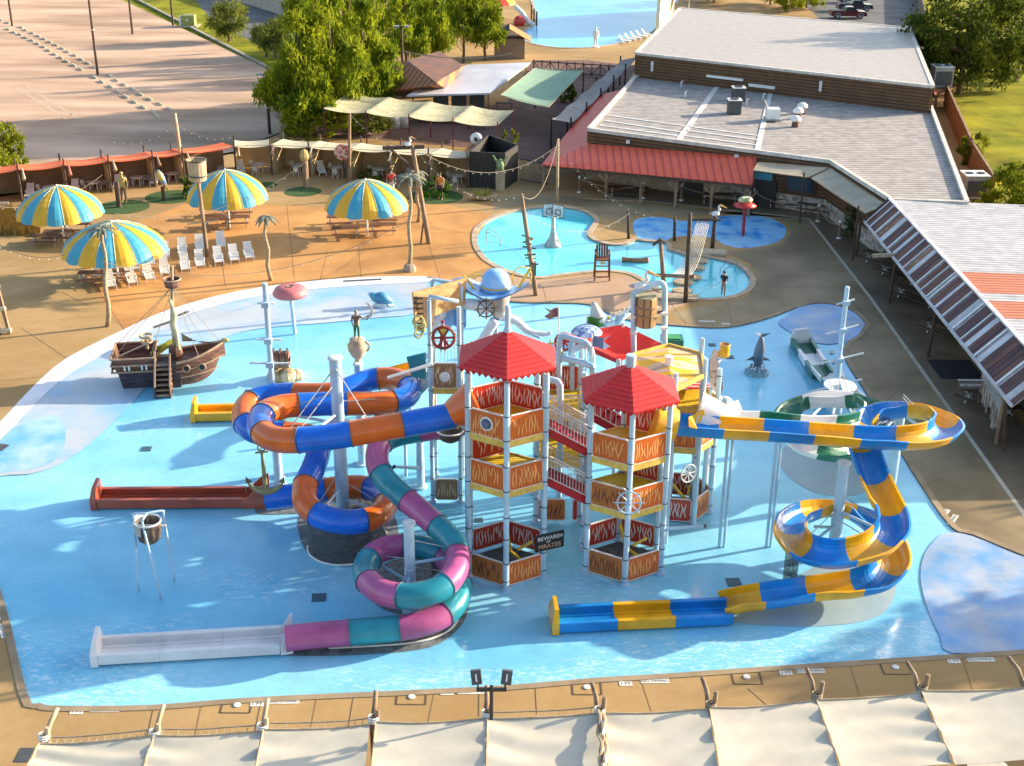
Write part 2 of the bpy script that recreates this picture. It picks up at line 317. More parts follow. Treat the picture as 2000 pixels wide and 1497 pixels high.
# coloured concrete fields of the deck
E4=.004
struct('deck_paving',MB().flat([pts((115,452),(250,440),(372,395),(640,405),(700,400),(860,398),(960,420),(935,455),(925,490),(960,520),(870,552),(845,541),(730,541),(600,550),(460,570),(330,605),(243,645),(205,600),(165,530))],E4),deck2)
struct('deck_paving',MB().flat([pts((962,524),(1000,540),(1050,547),(1100,543),(1180,536),(1230,541),(1262,556),(1300,580),(1345,592),(1300,610),(1270,628),(1240,626),(1190,610),(1150,593),(1080,590),(1000,588),(935,573),(905,560))],E4),deck3)
struct('deck_paving',MB().flat([pts((960,385),(1100,382),(1250,398),(1580,428),(1700,582),(2060,1090),(2090,1160),(1990,1080),(1900,1043),(1858,1028),(1800,948),(1745,858),(1690,763),(1652,703),(1650,672),(1676,655),(1691,632),(1662,603),(1610,590),(1560,598),(1500,620),(1420,638),(1350,636),(1310,612),(1400,592),(1460,580),(1480,545),(1465,515),(1430,500),(1400,488),(1440,490),(1525,478),(1545,455),(1535,433),(1500,418),(1450,413),(1400,417),(1330,424),(1290,417),(1245,420),(1226,436),(1200,430),(1175,425),(1145,406),(1090,397),(1030,400),(965,414))],E4),deck4)
struct('deck_paving',MB().flat([pts((920,290),(1060,322),(1180,230),(1245,130),(1150,118),(1040,118),(990,200),(700,255),(560,262),(560,268),(730,272))],E4),plazam)
struct('deck_paving',MB().flat([pts((1182,386),(1240,360),(1480,385),(1640,415),(1700,430),(1790,560),(1900,700),(2010,850),(2080,950),(2060,1088),(1702,580),(1582,426))],.007),mat('dark_brown_concrete',(.14,.105,.065),.5,col2=(.24,.185,.12),scale=.3,dirt=.4,bump=.25,bscale=2))  # darker brown field between the drain line and the building
bl2=smoothloop([(-60,880),(0,850),(60,822),(110,812),(128,845),(118,890),(70,915),(0,925),(-50,950)],3)
struct('beach_entry',MB().flat([bl2],-.006),mat('vivid_blue_paint',(.10,.40,.80),.3,col2=(.42,.62,.80),scale=.35,detail=12,lo=.34,hi=.62,dirt=.2))
# drain line and saw-cut joints
def strip(a,b_,w,name,m,z=.011): 
    a,b_=V(a),V(b_); t=(b_-a).normalized(); s=V((-t.y,t.x,0))*w/2; return struct(name,MB().flat([[a-s,b_-s,b_+s,a+s]],z),m)
for a,c in (((1182,384),(1580,428)),((1580,428),(1700,582)),((1700,582),(2060,1090))): strip(P(*a),P(*c),.22,'drain_channel',mat('pale_drain',(.50,.45,.35),.8))
jm=mat('joint_line',(.12,.08,.05),.9)
for a,c in (((862,553),(838,480)),((838,480),(820,410)),((625,548),(640,490)),((115,452),(243,645)),((1068,593),(1060,560)),((1300,580),(1345,640)),((40,640),(130,700)),((300,1380),(285,1450)),((510,1370),(495,1440)),((690,1362),(680,1420)),((935,1350),(935,1400)),((1045,1340),(1048,1395)),((1460,1345),(1500,1380))): strip(P(*a),P(*c),.035,'deck_joint',jm,.006)
for a in ((670,550,745,546),(300,640,340,626),(345,618,368,609)):
    strip(P(a[0],a[1]),P(a[2],a[3]),.34,'trench_grate',dgrey,.012)
strip(P(-8,880),P(8,868),.7,'trench_grate',dgrey,.012)
dm=mat('drain_cover',(.05,.11,.15),.5,var=.3,scale=20)
for (x,y,s) in ((286,876,.5),(623,1166,.6),(1433,1136,.62),(1391,673,.45),(1425,697,.5),(1350,918,.45),(935,1015,.4)):
    p=P(x,y); tag(MB().box((p.x,p.y,-.03),(s,s,.03),.08).build('floor_drain',dm,org=p),{286:'dark square floor drain in the water left of the tower',623:'dark square floor drain above the white slide runout',1433:'grey square floor drain in the water behind the yellow and blue runout',1391:'blue grey floor drain above the yellow water bucket',1425:'blue grey floor drain right of the yellow water bucket',1350:'dark floor drain behind the right rear tower posts',935:'dark floor drain left of the pirate warning sign'}[x],'drain')
for a,c,w_ in (((30,170),(130,232),.25),((52,168),(150,230),.25),((350,190),(460,215),.2),((180,215),(0,250),.3),((400,120),(260,150),.3)):
    strip(P(*a),P(*c),w_,'tyre_track',mat('pale_tyre_track',(.62,.46,.33),.9,col2=(.5,.36,.25),scale=1.5),-.012)
jl=mat('faint_joint',(.24,.15,.07),.9)
for k,x in enumerate((395,620,850,1250,1660,1880)):
    y=1378-(x-90)/103*5.6; strip(P(x,y+8),P(x-14 if x<1000 else x+22,y+75),.03,'deck_joint',jl,.0075)
for a,c in (((0,600),(120,570)),((120,570),(175,600)),((0,745),(95,735)),((420,398),(440,560)),((560,400),(575,545)),((700,480),(705,541)),((380,470),(900,455)),((1600,460),(1420,480)),((1640,560),(1480,560)),((1420,590),(1430,636)),((1710,640),(1640,560)),((1760,760),(1710,800)),((1850,930),(1800,950))): strip(P(*a),P(*c),.03,'deck_joint',jm,.009)
# depth markings on the deck
pm=mat('marker_paint',(.7,.68,.6),.6); inkm=mat('marker_ink',(.06,.06,.05),.7)
def text_mesh(s,size,extr=.0):
    cu=bpy.data.curves.new('lettering','FONT'); cu.body=s; cu.size=size; cu.align_x='CENTER'; cu.align_y='CENTER'; cu.extrude=extr
    o=bpy.data.objects.new('lettering',cu); sc.collection.objects.link(o); dg=bpy.context.evaluated_depsgraph_get(); me=bpy.data.meshes.new_from_object(o.evaluated_get(dg)); bpy.data.objects.remove(o); return me
me1=text_mesh('1 FT',.22); me2=text_mesh('NO DIVING',.2)
def marker(x,y,txt,rz,lab):
    p=P(x,y); t=thing('deck_marker',lab,'deck marking',(p.x,p.y,.012),'painted depth markers along the deck')
    w=.5 if txt==me1 else 1.1
    o=MB().box((0,0,.0),(w,.27,.006)).build('plate',pm); o.parent=t; o.rotation_euler=(0,0,rz)
    l=bpy.data.objects.new('lettering',txt); l.data.materials.clear(); l.data.materials.append(inkm); sc.collection.objects.link(l); l.parent=t; l.location=(0,0,.008); l.rotation_euler=(0,0,rz)
for i,(x,y) in enumerate(((150,1391),(502,1376),(873,1354),(1222,1336),(1535,1315),(1863,1292))):
    marker(x,y,me1,.03,'short painted depth marker, '+['leftmost','second','third','fourth','fifth','rightmost'][i]+' of six along the near pool edge')
for i,(x,y) in enumerate(((205,1387),(556,1371),(922,1352),(1279,1331),(1583,1311),(1915,1289))):
    marker(x,y,me2,.03,'long painted no diving marker, '+['leftmost','second','third','fourth','fifth','rightmost'][i]+' of six along the near pool edge')
for x,y,t,r,l in ((1625,688,me1,1.1,'small painted marker at the pool edge beside the tall spar mast'),(1633,704,me2,1.1,'long painted marker at the pool edge beside the tall spar mast'),(1848,1000,me1,1.,'small painted marker on the right deck beside the yellow and blue loop'),(1861,1016,me2,1.,'long painted marker on the right deck beside the yellow and blue loop'),(1380,628,me2,0,'painted marker on the deck below the lagoon pool'),(1417,633,me1,0,'short painted marker on the deck below the lagoon pool'),(4,1205,me1,-1.1,'short painted marker at the left edge of the near deck'),(6,1232,me2,-1.1,'long painted marker at the left edge of the near deck')):
    marker(x,y,t,r,l)
# skimmer bays cut in the near deck edge
for i,(x,y) in enumerate(((463,1378),(804,1362),(1146,1343),(1458,1323),(1749,1304))):
    p=P(x,y); t=thing('skimmer_lid',['leftmost','second','third','fourth','rightmost'][i]+' round white skimmer lid in the near pool edge','skimmer lid',p,'skimmer lids along the near edge')
    MB().lathe(p+V((0,0,.012)),[(.14,0),(.14,.02),(.1,.03)],16).build('lid',white,t)
    b=MB()
    for a,c in (((-.55,.3),(-.55,-.45)),((-.55,-.45),(.55,-.45)),((.55,-.45),(.55,.3))): b.beam(p+V((a[0],a[1],.008)),p+V((c[0],c[1],.008)),.06,.01)
    b.build('joint_frame',jm,t)
# ================= parking lot, kerbs, roads, lawns on the site's edge
struct('parking_lot',MB().flat([pts((-500,-60),(175,-30),(560,152),(548,258),(455,296),(250,338),(0,378),(-500,500))],-.02),parkm)
struct('road',MB().flat([pts((175,-30),(240,-30),(545,128),(560,152))],-.1),grassm)
struct('grass_verge',MB().flat([pts((150,-60),(330,-60),(420,45),(575,120),(590,175),(560,150))],.02),grassm)
struct('road',MB().flat([pts((330,-60),(460,-60),(600,60),(590,128),(420,47))],.03),asph)
b=MB()
for a,c in (((150,-62),(560,150)),):
    b.beam(P(*a,z=.08),P(*c,z=.08),.35,.2)
struct('kerb',b,conc)
struct('lawn',MB().flat([pts((1795,-60),(2600,-60),(2600,600),(2000,470),(1935,405),(1893,300),(1830,150),(1798,80))],.01),grassm)
struct('road',MB().flat([pts((1600,-80),(1790,-80),(1796,90),(1830,200),(1720,60),(1610,45),(1560,0))],.012),asph)
# ================= buildings
siding=stripes('brown_siding',(.17,.085,.035),(.06,.03,.014),'Z',3.2,.22,.75,noise=.35,bump=.5)
stonem=mat('rubble_stone',(.20,.17,.14),.9,col2=(.50,.44,.38),scale=2.6,detail=3,bump=.6,lo=.4,hi=.6)
roofA=stripes('pale_metal_roof',(.50,.45,.40),(.37,.33,.30),'Y',1.1,.12,.5,noise=.2,bump=.2)
roofB=stripes('grey_shingle_roof',(.47,.43,.40),(.27,.25,.24),'Y',1.6,.4,.85,dist=.6,noise=.38,bump=.2)
redroof=stripes('red_metal_roof',(.85,.13,.06),(.60,.07,.04),'X',1.5,.2,.5,noise=.15,bump=.5)
redroofY=stripes('red_metal_roof_side',(.80,.12,.06),(.56,.065,.04),'Y',1.5,.2,.5,noise=.15,bump=.5)
whitetrim=mat('pale_roof_trim',(.62,.58,.52),.6,dirt=.2)
def facade(t,name,a,b_,z0,z1,m,thick=.25):
    a,b_=V((a.x,a.y,0)),V((b_.x,b_.y,0)); return MB().beam(a+V((0,0,(z0+z1)/2)),b_+V((0,0,(z0+z1)/2)),thick,z1-z0).build(name,m,t)
# --- long low L-shaped building
zr=4.5
c_fl=P(1150,252,zr); c_bl=P(1243,148,zr); c_br=P(1818,208,zr); c_r=P(1889,396,zr); c_k=P(1622,314,zr); c_d=P(1742,390,zr)
low=thing('park_building','long low building with brown siding, grey shingle roof and red porch roof','building',P(1400,380))
fp=[c_fl,c_bl,c_br,c_r,c_d,c_k]
MB().flat([[V((p.x,p.y,zr-.18)) for p in fp]]).build('roof',roofB,low)
b=MB()
for i in range(6):
    a,c=fp[i],fp[(i+1)%6]; b.beam(V((a.x,a.y,zr-.05)),V((c.x,c.y,zr-.05)),.34,.3)
b.build('roof_edge',whitetrim,low)
for i in range(6):
    a,c=fp[i],fp[(i+1)%6]
    facade(low,'wall',a,c,1.25,zr-.2,siding); facade(low,'base_wall',a,c,0,1.25,stonem,.34)
# pale seams painted across the shingles
seam=mat('roof_seam_tape',(.66,.64,.60),.6,dirt=.15)
def onroof(x,y,z): return P(x,y,z)
for (a,c,w_) in (((1412,152),(1325,270),.5),((1507,170),(1478,296),.45),((1184,222),(1337,243),.3),((1177,232),(1330,255),.3),((1172,242),(1322,262),.3),((1345,244),(1480,262),.3),((1340,252),(1478,270),.3),((1335,262),(1476,280),.3)):
    A,B=onroof(*a,zr),onroof(*c,zr); MB().beam(A+V((0,0,-.15)),B+V((0,0,-.15)),w_,.04).build('roof_seam',seam,low)
# red porch roof: hip around the left corner
zi,ze=3.35,2.35
o1=P(1058,322,ze); o2=P(1469,361,ze+.3); i1=P(1150,281,zi); i2=P(1478,307,4.0); o3=P(1240,128,ze); i3=P(1246,130,zi)
MB().slab([o1,o2,i2,i1],.08).build('porch_roof',redroof,low)
MB().slab([o1,i1,V((c_bl.x-.2,c_bl.y,zi)),V((c_bl.x-4.2,c_bl.y,ze))],.08).build('porch_roof',redroofY,low)
e0,e1=P(1073,373),P(1460,405)
MB().beam(V((o1.x+.3,o1.y,ze-.16)),V((o2.x,o2.y,ze+.14)),.16,.22).build('porch_beam',darkwood,low)
for i,x in enumerate((1072,1195,1260,1325,1390,1457)):
    t_=(x-1073)/(1460-1073); p=e0.lerp(e1,t_); p2=o1.lerp(o2,t_*.99+.01); q=V((p2.x,p2.y,0))
    b=MB().box(q+V((0,0,ze/2-.1)),(.2,.2,ze-.2))
    for s in (-1,1): b.beam(q+V((0,0,ze-.95)),q+V((s*.65,0,ze-.25)),.1)
    b.build('porch_post',wood,low)
MB().beam(P(1140,388,1.),P(1255,394,1.),.06,.06).build('porch_rail',wood,low)
# pale stone wall and dark openings under the porch
fw=(c_fl,c_k)
u=(c_k-c_fl).normalized(); nrm=V((u.y,-u.x,0)); nrm=nrm if nrm.y<0 else -nrm
def onwall(s,off=.2): p=c_fl+u*s+nrm*off; return V((p.x,p.y,0))
L=(c_k-c_fl).length
MB().beam(onwall(.6,.16)+V((0,0,1.3)),onwall(L*.6,.16)+V((0,0,1.3)),.12,2.5).build('stucco_wall',mat('tan_stucco',(.42,.34,.24),.9,dirt=.2,bump=.3),low)
for s in (9.,15.5): MB().beam(onwall(s,.26)+V((0,0,1.1)),onwall(s+2.2,.26)+V((0,0,1.1)),.12,2.2).build('doorway',black,low)
for i,(s,w_) in enumerate(((L*.66,3.),(L*.84,2.6))):
    wf=MB().beam(onwall(s,.2)+V((0,0,2.2)),onwall(s+w_,.2)+V((0,0,2.2)),.1,1.5).build('window',darkwood,low)
    MB().beam(onwall(s+.2,.27)+V((0,0,2.25)),onwall(s+w_-.2,.27)+V((0,0,2.25)),.06,1.1).build('pane',mat('teal_window',(.04,.26,.32),.1) if i==0 else glass,wf)
b=MB()
for i,(s,z) in enumerate(((4,3.9),(14,3.9),(24,3.9),(30,3.9))): b=MB().box(onwall(s,.3)+V((0,0,z)),(.3,.3,.25)); b.lathe(onwall(s,.45)+V((0,0,z-.12)),[(.13,0),(.06,.2)],8); b.build('wall_lamp',white,low)
d1=(c_d-c_k).normalized()
for k in range(4):
    p=c_k+d1*(2+k*4.1)+V((-.3,-.1,-.9)); MB().ball(p,.18,8,6).build('wall_lamp',white,low)
# --- taller building behind
zt=6.9
d_fl=P(1243,103,zt); d_fr=P(1822,168,zt); d_bl=P(1328,16,zt); d_br=P(1776,54,zt)
tall=thing('park_building','tall brown sided hall with a wide pale beige metal roof','building',V((d_fl.x,d_fl.y,0)))
q=[V((d_fl.x,d_fl.y,zt)),V((d_fr.x,d_fr.y,zt)),V((d_br.x,d_br.y,zt)),V((d_bl.x,d_bl.y,zt))]
MB().slab(q,.12).build('roof',roofA,tall)
b=MB()
for i in range(4): b.beam(q[i]+V((0,0,-.08)),q[(i+1)%4]+V((0,0,-.08)),.4,.26)
b.build('roof_edge',whitetrim,tall)
for i in range(4): facade(tall,'wall',q[i],q[(i+1)%4],0,zt-.22,siding)
for s in (.06,.65):
    p=q[0].lerp(q[1],s)+V((0,-.3,-1.2)); MB().box(p,(.25,.2,1.)).build('downpipe',white,tall)
p=q[0].lerp(q[1],.26)+V((0,-.3,-1.5)); MB().beam(p,q[0].lerp(q[1],.39)+V((0,-.3,-1.5)),.1,.25).build('wall_conduit',white,tall)
p=q[0].lerp(q[1],.41)+V((0,-.3,-1.9)); MB().beam(p,q[0].lerp(q[1],.5)+V((0,-.3,-1.9)),.1,.3).build('wall_conduit',white,tall)
# --- shed with the rusty lean-to roof on the right
rust=mat('rusted_sheet',(.09,.03,.025),.75,col2=(.22,.09,.055),scale=.9,dirt=.3,stretch=(1,1,1),bump=.2)
rust2=mat('dark_maroon_sheet',(.07,.028,.03),.6,col2=(.12,.045,.045),scale=.7,dirt=.25)
galv=mat('galvanised_sheet',(.50,.50,.54),.45,col2=(.70,.68,.70),scale=1.,dirt=.3)
corrug=stripes('white_corrugated_roof',(.60,.58,.57),(.34,.34,.37),'Y',2.2,.4,.45,noise=.35,bump=.5)
corrugO=stripes('orange_corrugated_roof',(.62,.19,.07),(.38,.09,.03),'Y',2.2,.4,.5,noise=.25,bump=.5)
ze2,zr2=3.0,4.6
ea=P(1688,434,ze2); eb=P(1920,725,ze2); ed=(eb-ea); ed=ed/ed.length
ra=P(1738,390,zr2); rb=P(2000,673,zr2)
run=32.; eN=ea; eF=ea+ed*run; rdir=(rb-ra).normalized(); rF=ra+rdir*run
shed=thing('rusty_shed','long shed with patchy rust brown and silver lean-to roof along the right deck','building',V((ra.x,ra.y,0)))
seq='gmrgmrrsrooggmrmsrgmrgmrsoogrmrsrrsrrssrrgmrsmmgsmmsmgrmmsgmrmmrsmmgr'
b_by={'m':(MB(),rust2,'roof_sheet'),'r':(MB(),mat('brown_sheet',(.13,.055,.045),.7,col2=(.19,.08,.06),scale=1.,dirt=.3),'roof_sheet'),'g':(MB(),galv,'roof_sheet'),'o':(MB(),mat('orange_rust_sheet',(.22,.09,.04),.8,col2=(.40,.26,.18),scale=1.2,dirt=.3),'roof_sheet'),'s':(MB(),white,'roof_strip')}
n=len(seq); cuts=[0]
for i in range(n): cuts.append(cuts[-1]+random.uniform(.55,1.5))
cuts=[c_/cuts[-1] for c_ in cuts]
for i,ch in enumerate(seq):
    t0=cuts[i]; t1=t0+(cuts[i+1]-t0)*random.uniform(.84,.97); w_=1 if ch!='s' else .35
    if ch=='s': t1=t0+(t1-t0)*.4
    A=[eN.lerp(eF,t0),eN.lerp(eF,t1),ra.lerp(rF,t1),ra.lerp(rF,t0)]; j=random.uniform(0,.06)
    A=[p+V((0,0,.03+j*.3)) for p in A]; MB().slab(A,.04).build('roof_sheet',b_by[ch][1],shed)
MB().slab([p-V((0,0,.04)) for p in (eN,eF,rF,ra)],.05).build('roof_deck',mat('faded_sheet_metal',(.30,.27,.27),.7,col2=(.52,.48,.48),scale=3,dirt=.2),shed)
MB().beam(eN+V((0,0,.05)),eF+V((0,0,.05)),.12,.16).build('fascia',galv,shed)
MB().beam(ra+V((0,0,.08)),rF+V((0,0,.08)),.3,.1).build('ridge_cap',galv,shed)
MB().beam(eN+V((0,0,.05)),ra+V((0,0,.05)),.2,.2).build('end_board',darkwood,shed)
back=P(1943,402,4.2); sr=V((back.x-ra.x,back.y-ra.y,0)); sr=sr/sr.length
W_=16
def rp(t,s,z=0): p=ra.lerp(rF,t)+sr*s; return V((p.x,p.y,zr2-.02-s*.03+z))
for (t0,t1,m) in ((0,.50,corrug),(.50,.62,corrugO),(.62,.66,corrug),(.66,.75,corrugO),(.75,1,corrug)):
    MB().slab([rp(t0,0),rp(t1-.001,0),rp(t1-.001,W_),rp(t0,W_)],.1).build('main_roof',m,shed)
off=V((-ed.y,ed.x,0)); off=off if off.x>0 else -off
base_a=V((ea.x,ea.y,0))+off*3.2; base_b=base_a+ed*run; base_a.z=base_b.z=0
bb=V((base_b.x,base_b.y,0))
facade(shed,'wall',base_a,V((base_a.x+ed.x*13,base_a.y+ed.y*13,0)),0,3.9,mat('dark_plank_wall',(.07,.05,.04),.85,col2=(.12,.09,.07),scale=2),.2)  # dark brown planks, tone varies at random
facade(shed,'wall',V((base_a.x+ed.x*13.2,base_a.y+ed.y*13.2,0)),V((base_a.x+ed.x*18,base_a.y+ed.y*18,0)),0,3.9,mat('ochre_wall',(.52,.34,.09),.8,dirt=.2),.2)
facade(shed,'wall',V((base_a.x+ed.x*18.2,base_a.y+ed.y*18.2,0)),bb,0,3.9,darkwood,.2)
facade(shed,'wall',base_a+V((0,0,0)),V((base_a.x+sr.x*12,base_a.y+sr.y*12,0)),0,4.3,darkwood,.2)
for i,(bx,by) in enumerate(((1736,591),(1812,697),(1672,500),(1960,880))):
    p=P(bx,by); s_=(p-ea).dot(ed); q_=ea+ed*s_; zt_=ze2-.02
    MB().tube([p,V((q_.x+.05,q_.y,zt_))],.11,8).build('porch_post',darkwood,shed)
b=MB().beam(P(1704,500,3.1),P(1762,500,3.1)+V((.2,0,.1)),.22,.22).build('log_bracket',log,shed)
MB().box(P(1866,722)+V((0,0,.01)),(2.6,2.9,.03),.0).build('door_mat',mat('black_rubber_mat',(.018,.018,.025),.8),org=P(1866,722),label='large black mat on the deck in front of the ochre wall',category='mat')
sg=P(1895,752,2.6)
t=thing('hanging_sign','small grey hanging sign lettered restrooms beside the rusty roof','sign',P(1895,820))
MB().box(sg,(1.25,.08,.42)).build('board',mat('grey_brown_board',(.12,.09,.09),.7),t); MB().beam(sg+V((-.7,0,.28)),sg+V((.9,0,.28)),.06).build('bracket',grey,t)
l=bpy.data.objects.new('lettering',text_mesh('RESTROOMS',.2)); l.data.materials.append(white); sc.collection.objects.link(l); l.parent=t; l.location=sg-ORG[t.name]+V((0,-.055,0)); l.rotation_euler=(R(90),0,0)
# board screen with torn planks under the eave
a0,a1=P(1910,790),P(1945,866)
t=thing('plank_gate','ragged weathered plank screen on posts under the rusty eave','gate',a0)
plank=mat('ragged_planks',(.12,.08,.055),.9,col2=(.52,.46,.38),scale=2.2,stretch=(3,3,.4),lo=.42,hi=.58,bump=.4)
for k in range(9):
    s0=(k+.05)/9; p=a0.lerp(a1,s0); q_=a0.lerp(a1,(k+.92)/9); zb=.7-abs(random.gauss(0,.35))+ (.5 if k in(3,4) else 0)
    zb=max(.15,zb); MB().slab([p+V((0,0,zb)),q_+V((0,0,zb+.1)),q_+V((0,0,2.5)),p+V((0,0,2.5))],.05).build('plank',plank,t)
MB().tube([a0,a0+V((0,0,2.7))],.08).build('post',wood,t); MB().tube([a1,a1+V((0,0,2.7))],.1).build('post',wood,t); MB().beam(a0+V((0,0,2.6)),a1+V((0,0,2.6)),.12).build('rail',log,t)
MB().slab([a0+V((-.05,-.05,2.45)),a1+V((-.05,-.05,2.45)),a1+V((-.07,-.07,1.75)),a0+V((-.07,-.07,1.75))],.04).build('window_strip',grey,t)
# beige sails between the low building and the shed
def sail(name,label,c,m,sag=.35,nu=10,nv=6,group=None,t=.02,cat='shade sail',folds=0,posts=()):
    c=[V(p) for p in c]
    def fn(u,v):
        p=c[0].lerp(c[1],u).lerp(c[3].lerp(c[2],u),v); k=sag*(4*u*(1-u))*(.3+.7*4*v*(1-v))*.8
        p.z-=k+(folds*sin(v*17+u*3)*(1-u*.4) if folds else 0); 
        p.z-=0; return p
    base=V((sum(p.x for p in c)/len(c),sum(p.y for p in c)/len(c),0))
    th=thing(name,label,cat,base,group)
    MB().sheet(fn,nu,nv,t).build('fabric',m,th,smooth=True)
    e=MB()
    for i in range(4): e.beam(c[i],c[(i+1)%4],.05,.05)
    e.build('edge_cable',log,th)
    for a,bz in posts: MB().tube([V((a.x,a.y,0)),V((a.x,a.y,bz))],.08,8).build('post',darkwood,th)
    return th
beige=mat('beige_fabric',(.50,.44,.32),.85,var=.06,dirt=.2,trans=.1)
sail('shade_sail','small beige sail over the dark windows beside the red porch',[P(1472,333,3.7),P(1578,347,3.8),P(1618,328,4.15),P(1480,318,4.05)],beige,.15,posts=[(P(1474,333,3.7),3.7),(P(1570,347,3.8),4.2)])
sail('shade_sail','long beige sail running from the roof corner down to the rusty shed',[P(1584,348,3.8),P(1690,417,3.7),P(1730,400,4.15),P(1622,329,4.15)],beige,.3,posts=[(P(1676,415,3.7),4.2)])
# roof-top machines
def acunit(loc,sx,sy,sz,label,z0=0,fans=1,rz=0,shade=grey,legs=0):
    t=thing('air_conditioner',label,'air conditioner',loc)
    MB().box(V(loc)+V((0,0,sz/2)),(sx,sy,sz)).build('casing',shade,t)
    MB().box(V(loc)+V((0,-sy/2-.01,sz*.45)),(sx*.86,.04,sz*.7)).build('grille',dgrey,t)
    MB().box(V(loc)+V((0,0,sz+.02)),(sx+.1,sy+.1,.06)).build('lid',white,t)
    for k in range(fans):
        MB().lathe(V(loc)+V(((k-(fans-1)/2)*sx/fans,0,sz+.055)),[(sx/fans*.36,0),(sx/fans*.36,.05),(.05,.06)],14).build('fan',black,t)
    return t
def rz_(x,y,z): return P(x,y,z)
acunit(rz_(1441,197,4.33),1.2,1.1,1.3,'dark roof air conditioner, upper of the two standing together',shade=dgrey)
acunit(rz_(1433,222,4.33),1.2,1.1,1.3,'dark roof air conditioner, lower of the two standing together',shade=dgrey)
acunit(P(1382,162,4.33),1.2,.8,1.0,'small white air conditioner against the tall brown wall',shade=white)
acunit(P(1815,125,2.2),2.1,1.9,2.2,'tall air conditioner on the platform behind the hall, farther of the two',fans=2)
acunit(P(1836,168,2.2),2.1,1.9,2.2,'tall air conditioner on the platform behind the hall, nearer of the two',fans=2)
acunit(P(1898,383,1.),1.9,1.9,1.9,'large pale air conditioner with two fans behind the low building corner',fans=2)
t=thing('roof_duct','white boxy roof vent with a curved pipe on the shingle roof','roof vent',rz_(1508,236,4.33))
p=rz_(1508,236,4.33); MB().box(p+V((0,0,.7)),(1.2,1.0,.9)).build('box',white,t); MB().tube([p+V((-.4,0,.9)),p+V((-.9,0,1.9))],.08).build('pipe',grey,t); MB().box(p+V((0,0,.2)),(1.5,1.4,.1)).build('base',grey,t)
for i,(x,y) in enumerate(((1553,248),(1558,232),(1566,222))):
    p=rz_(x,y,4.33); t=thing('roof_exhaust',['nearest','middle','farthest'][i]+' of three white mushroom exhaust fans on the shingle roof','exhaust fan',p,'exhaust fans on the roof')
    MB().lathe(p,[(.35,0),(.3,.5)],12).build('stack',mat('brown_curb',(.12,.06,.05),.8),t); MB().lathe(p+V((0,0,.5)),[(.32,0),(.5,.1),(.5,.3),(.25,.5),(.02,.55)],14).build('hood',white,t)
for i,(x,y) in enumerate(((1330,170),(1338,190),(1458,205),(1490,195),(1580,186),(1780,205))):
    p=rz_(x,y,4.33); o=MB().tube([p,p+V((0,0,.5)),p+V((.2,0,.6))],.07,6).build('vent_pipe',white,org=p); tag(o,'thin white vent pipe on the shingle roof, '+['leftmost','second from left','third from left','fourth from left','fifth from left','rightmost'][i]+' of six','vent pipe','vent pipes on the roof')
# walkway canopy beside the red roof
gc=mat('grey_canopy',(.34,.31,.28),.85,dirt=.15)
t=thing('walkway_canopy','long narrow grey cloth canopy on dark posts left of the red porch','canopy',P(1100,280))
za=2.9
MB().sheet(lambda u,v:(lambda a,b_,c,d:a.lerp(b_,u).lerp(d.lerp(c,u),v)-V((0,0,.25*abs(sin(u*PI*5)))))(P(1077,233,za),P(1212,118,za),P(1243,112,za),P(1115,240,za)),30,3).build('fabric',gc,t,smooth=True)
for k in range(6):
    for a,c in ((P(1077,233,za),P(1212,118,za)),(P(1115,240,za),P(1243,112,za))):
        p=a.lerp(c,k/5); MB().tube([V((p.x,p.y,0)),V((p.x,p.y,za+.5))],.1,6).build('post',black,t)
# low dark fence/truss between the plaza and the wave pool
a,c=P(1042,142),P(1205,152)
t=thing('pool_fence','brown braced timber fence between the plaza and the wave pool','fence',a)
MB().beam(a+V((0,0,1.4)),c+V((0,0,1.4)),.12).build('top_rail',darkwood,t); MB().beam(a+V((0,0,.2)),c+V((0,0,.2)),.12).build('bottom_rail',darkwood,t)
for k in range(11):
    p=a.lerp(c,k/10); MB().beam(p,p+V((0,0,1.6)),.12).build('post',darkwood,t)
    if k<10: q_=a.lerp(c,(k+1)/10); MB().beam(p+V((0,0,.2 if k%2 else 1.35)),q_+V((0,0,1.35 if k%2 else .2)),.08).build('brace',darkwood,t)
# --- plaza roofs
rustroof=stripes('orange_rusted_roof',(.62,.22,.07),(.22,.12,.10),'X',1.1,.4,.7,noise=.4,bump=.5,rot=.4)
t=thing('snack_bar','small building with an orange rust hipped metal roof among the pines','building',P(800,190))
a,b_,c,d=P(752,150,3.2),P(765,175,3.),P(905,137,3.2),P(865,105,3.4); r1,r2=P(790,122,4.6),P(868,108,4.8)
MB().slab([P(745,150,3.),P(768,178,2.8),P(852,165,4.6),P(795,118,4.8)],.08).build('roof',rustroof,t)
MB().slab([P(768,178,2.8),P(875,176,2.8),P(905,130,4.2),P(852,160,4.7)],.08).build('roof',rustroof,t)
MB().slab([P(795,118,4.8),P(852,162,4.7),P(905,128,4.0),P(858,100,4.2)],.08).build('roof',mat('dark_rusted_sheet',(.10,.06,.06),.8,col2=(.2,.09,.06),scale=.8),t)
p=P(820,190); MB().box(p+V((0,3.2,1.35)),(8,5,2.7)).build('wall',mat('brown_render',(.12,.07,.05),.85),t)
bluewhite=mat('pale_blue_metal_roof',(.48,.50,.56),.45,col2=(.62,.62,.66),scale=.3,dirt=.3)
zc=3.2; q4=[P(795,186,zc),P(956,182,zc),P(1036,122,zc+.4),P(912,127,zc+.4)]
t=thing('kiosk','open sided kiosk under a flat pale blue white metal roof','kiosk',V((q4[0].x,q4[0].y,0)))
MB().slab(q4,.18).build('roof',bluewhite,t)
cen=sum(q4,V((0,0,0)))/4
for q_ in q4: p=q_.lerp(cen,.08); MB().tube([V((p.x,p.y,0)),V((p.x,p.y,zc))],.09,6).build('post',wood,t)
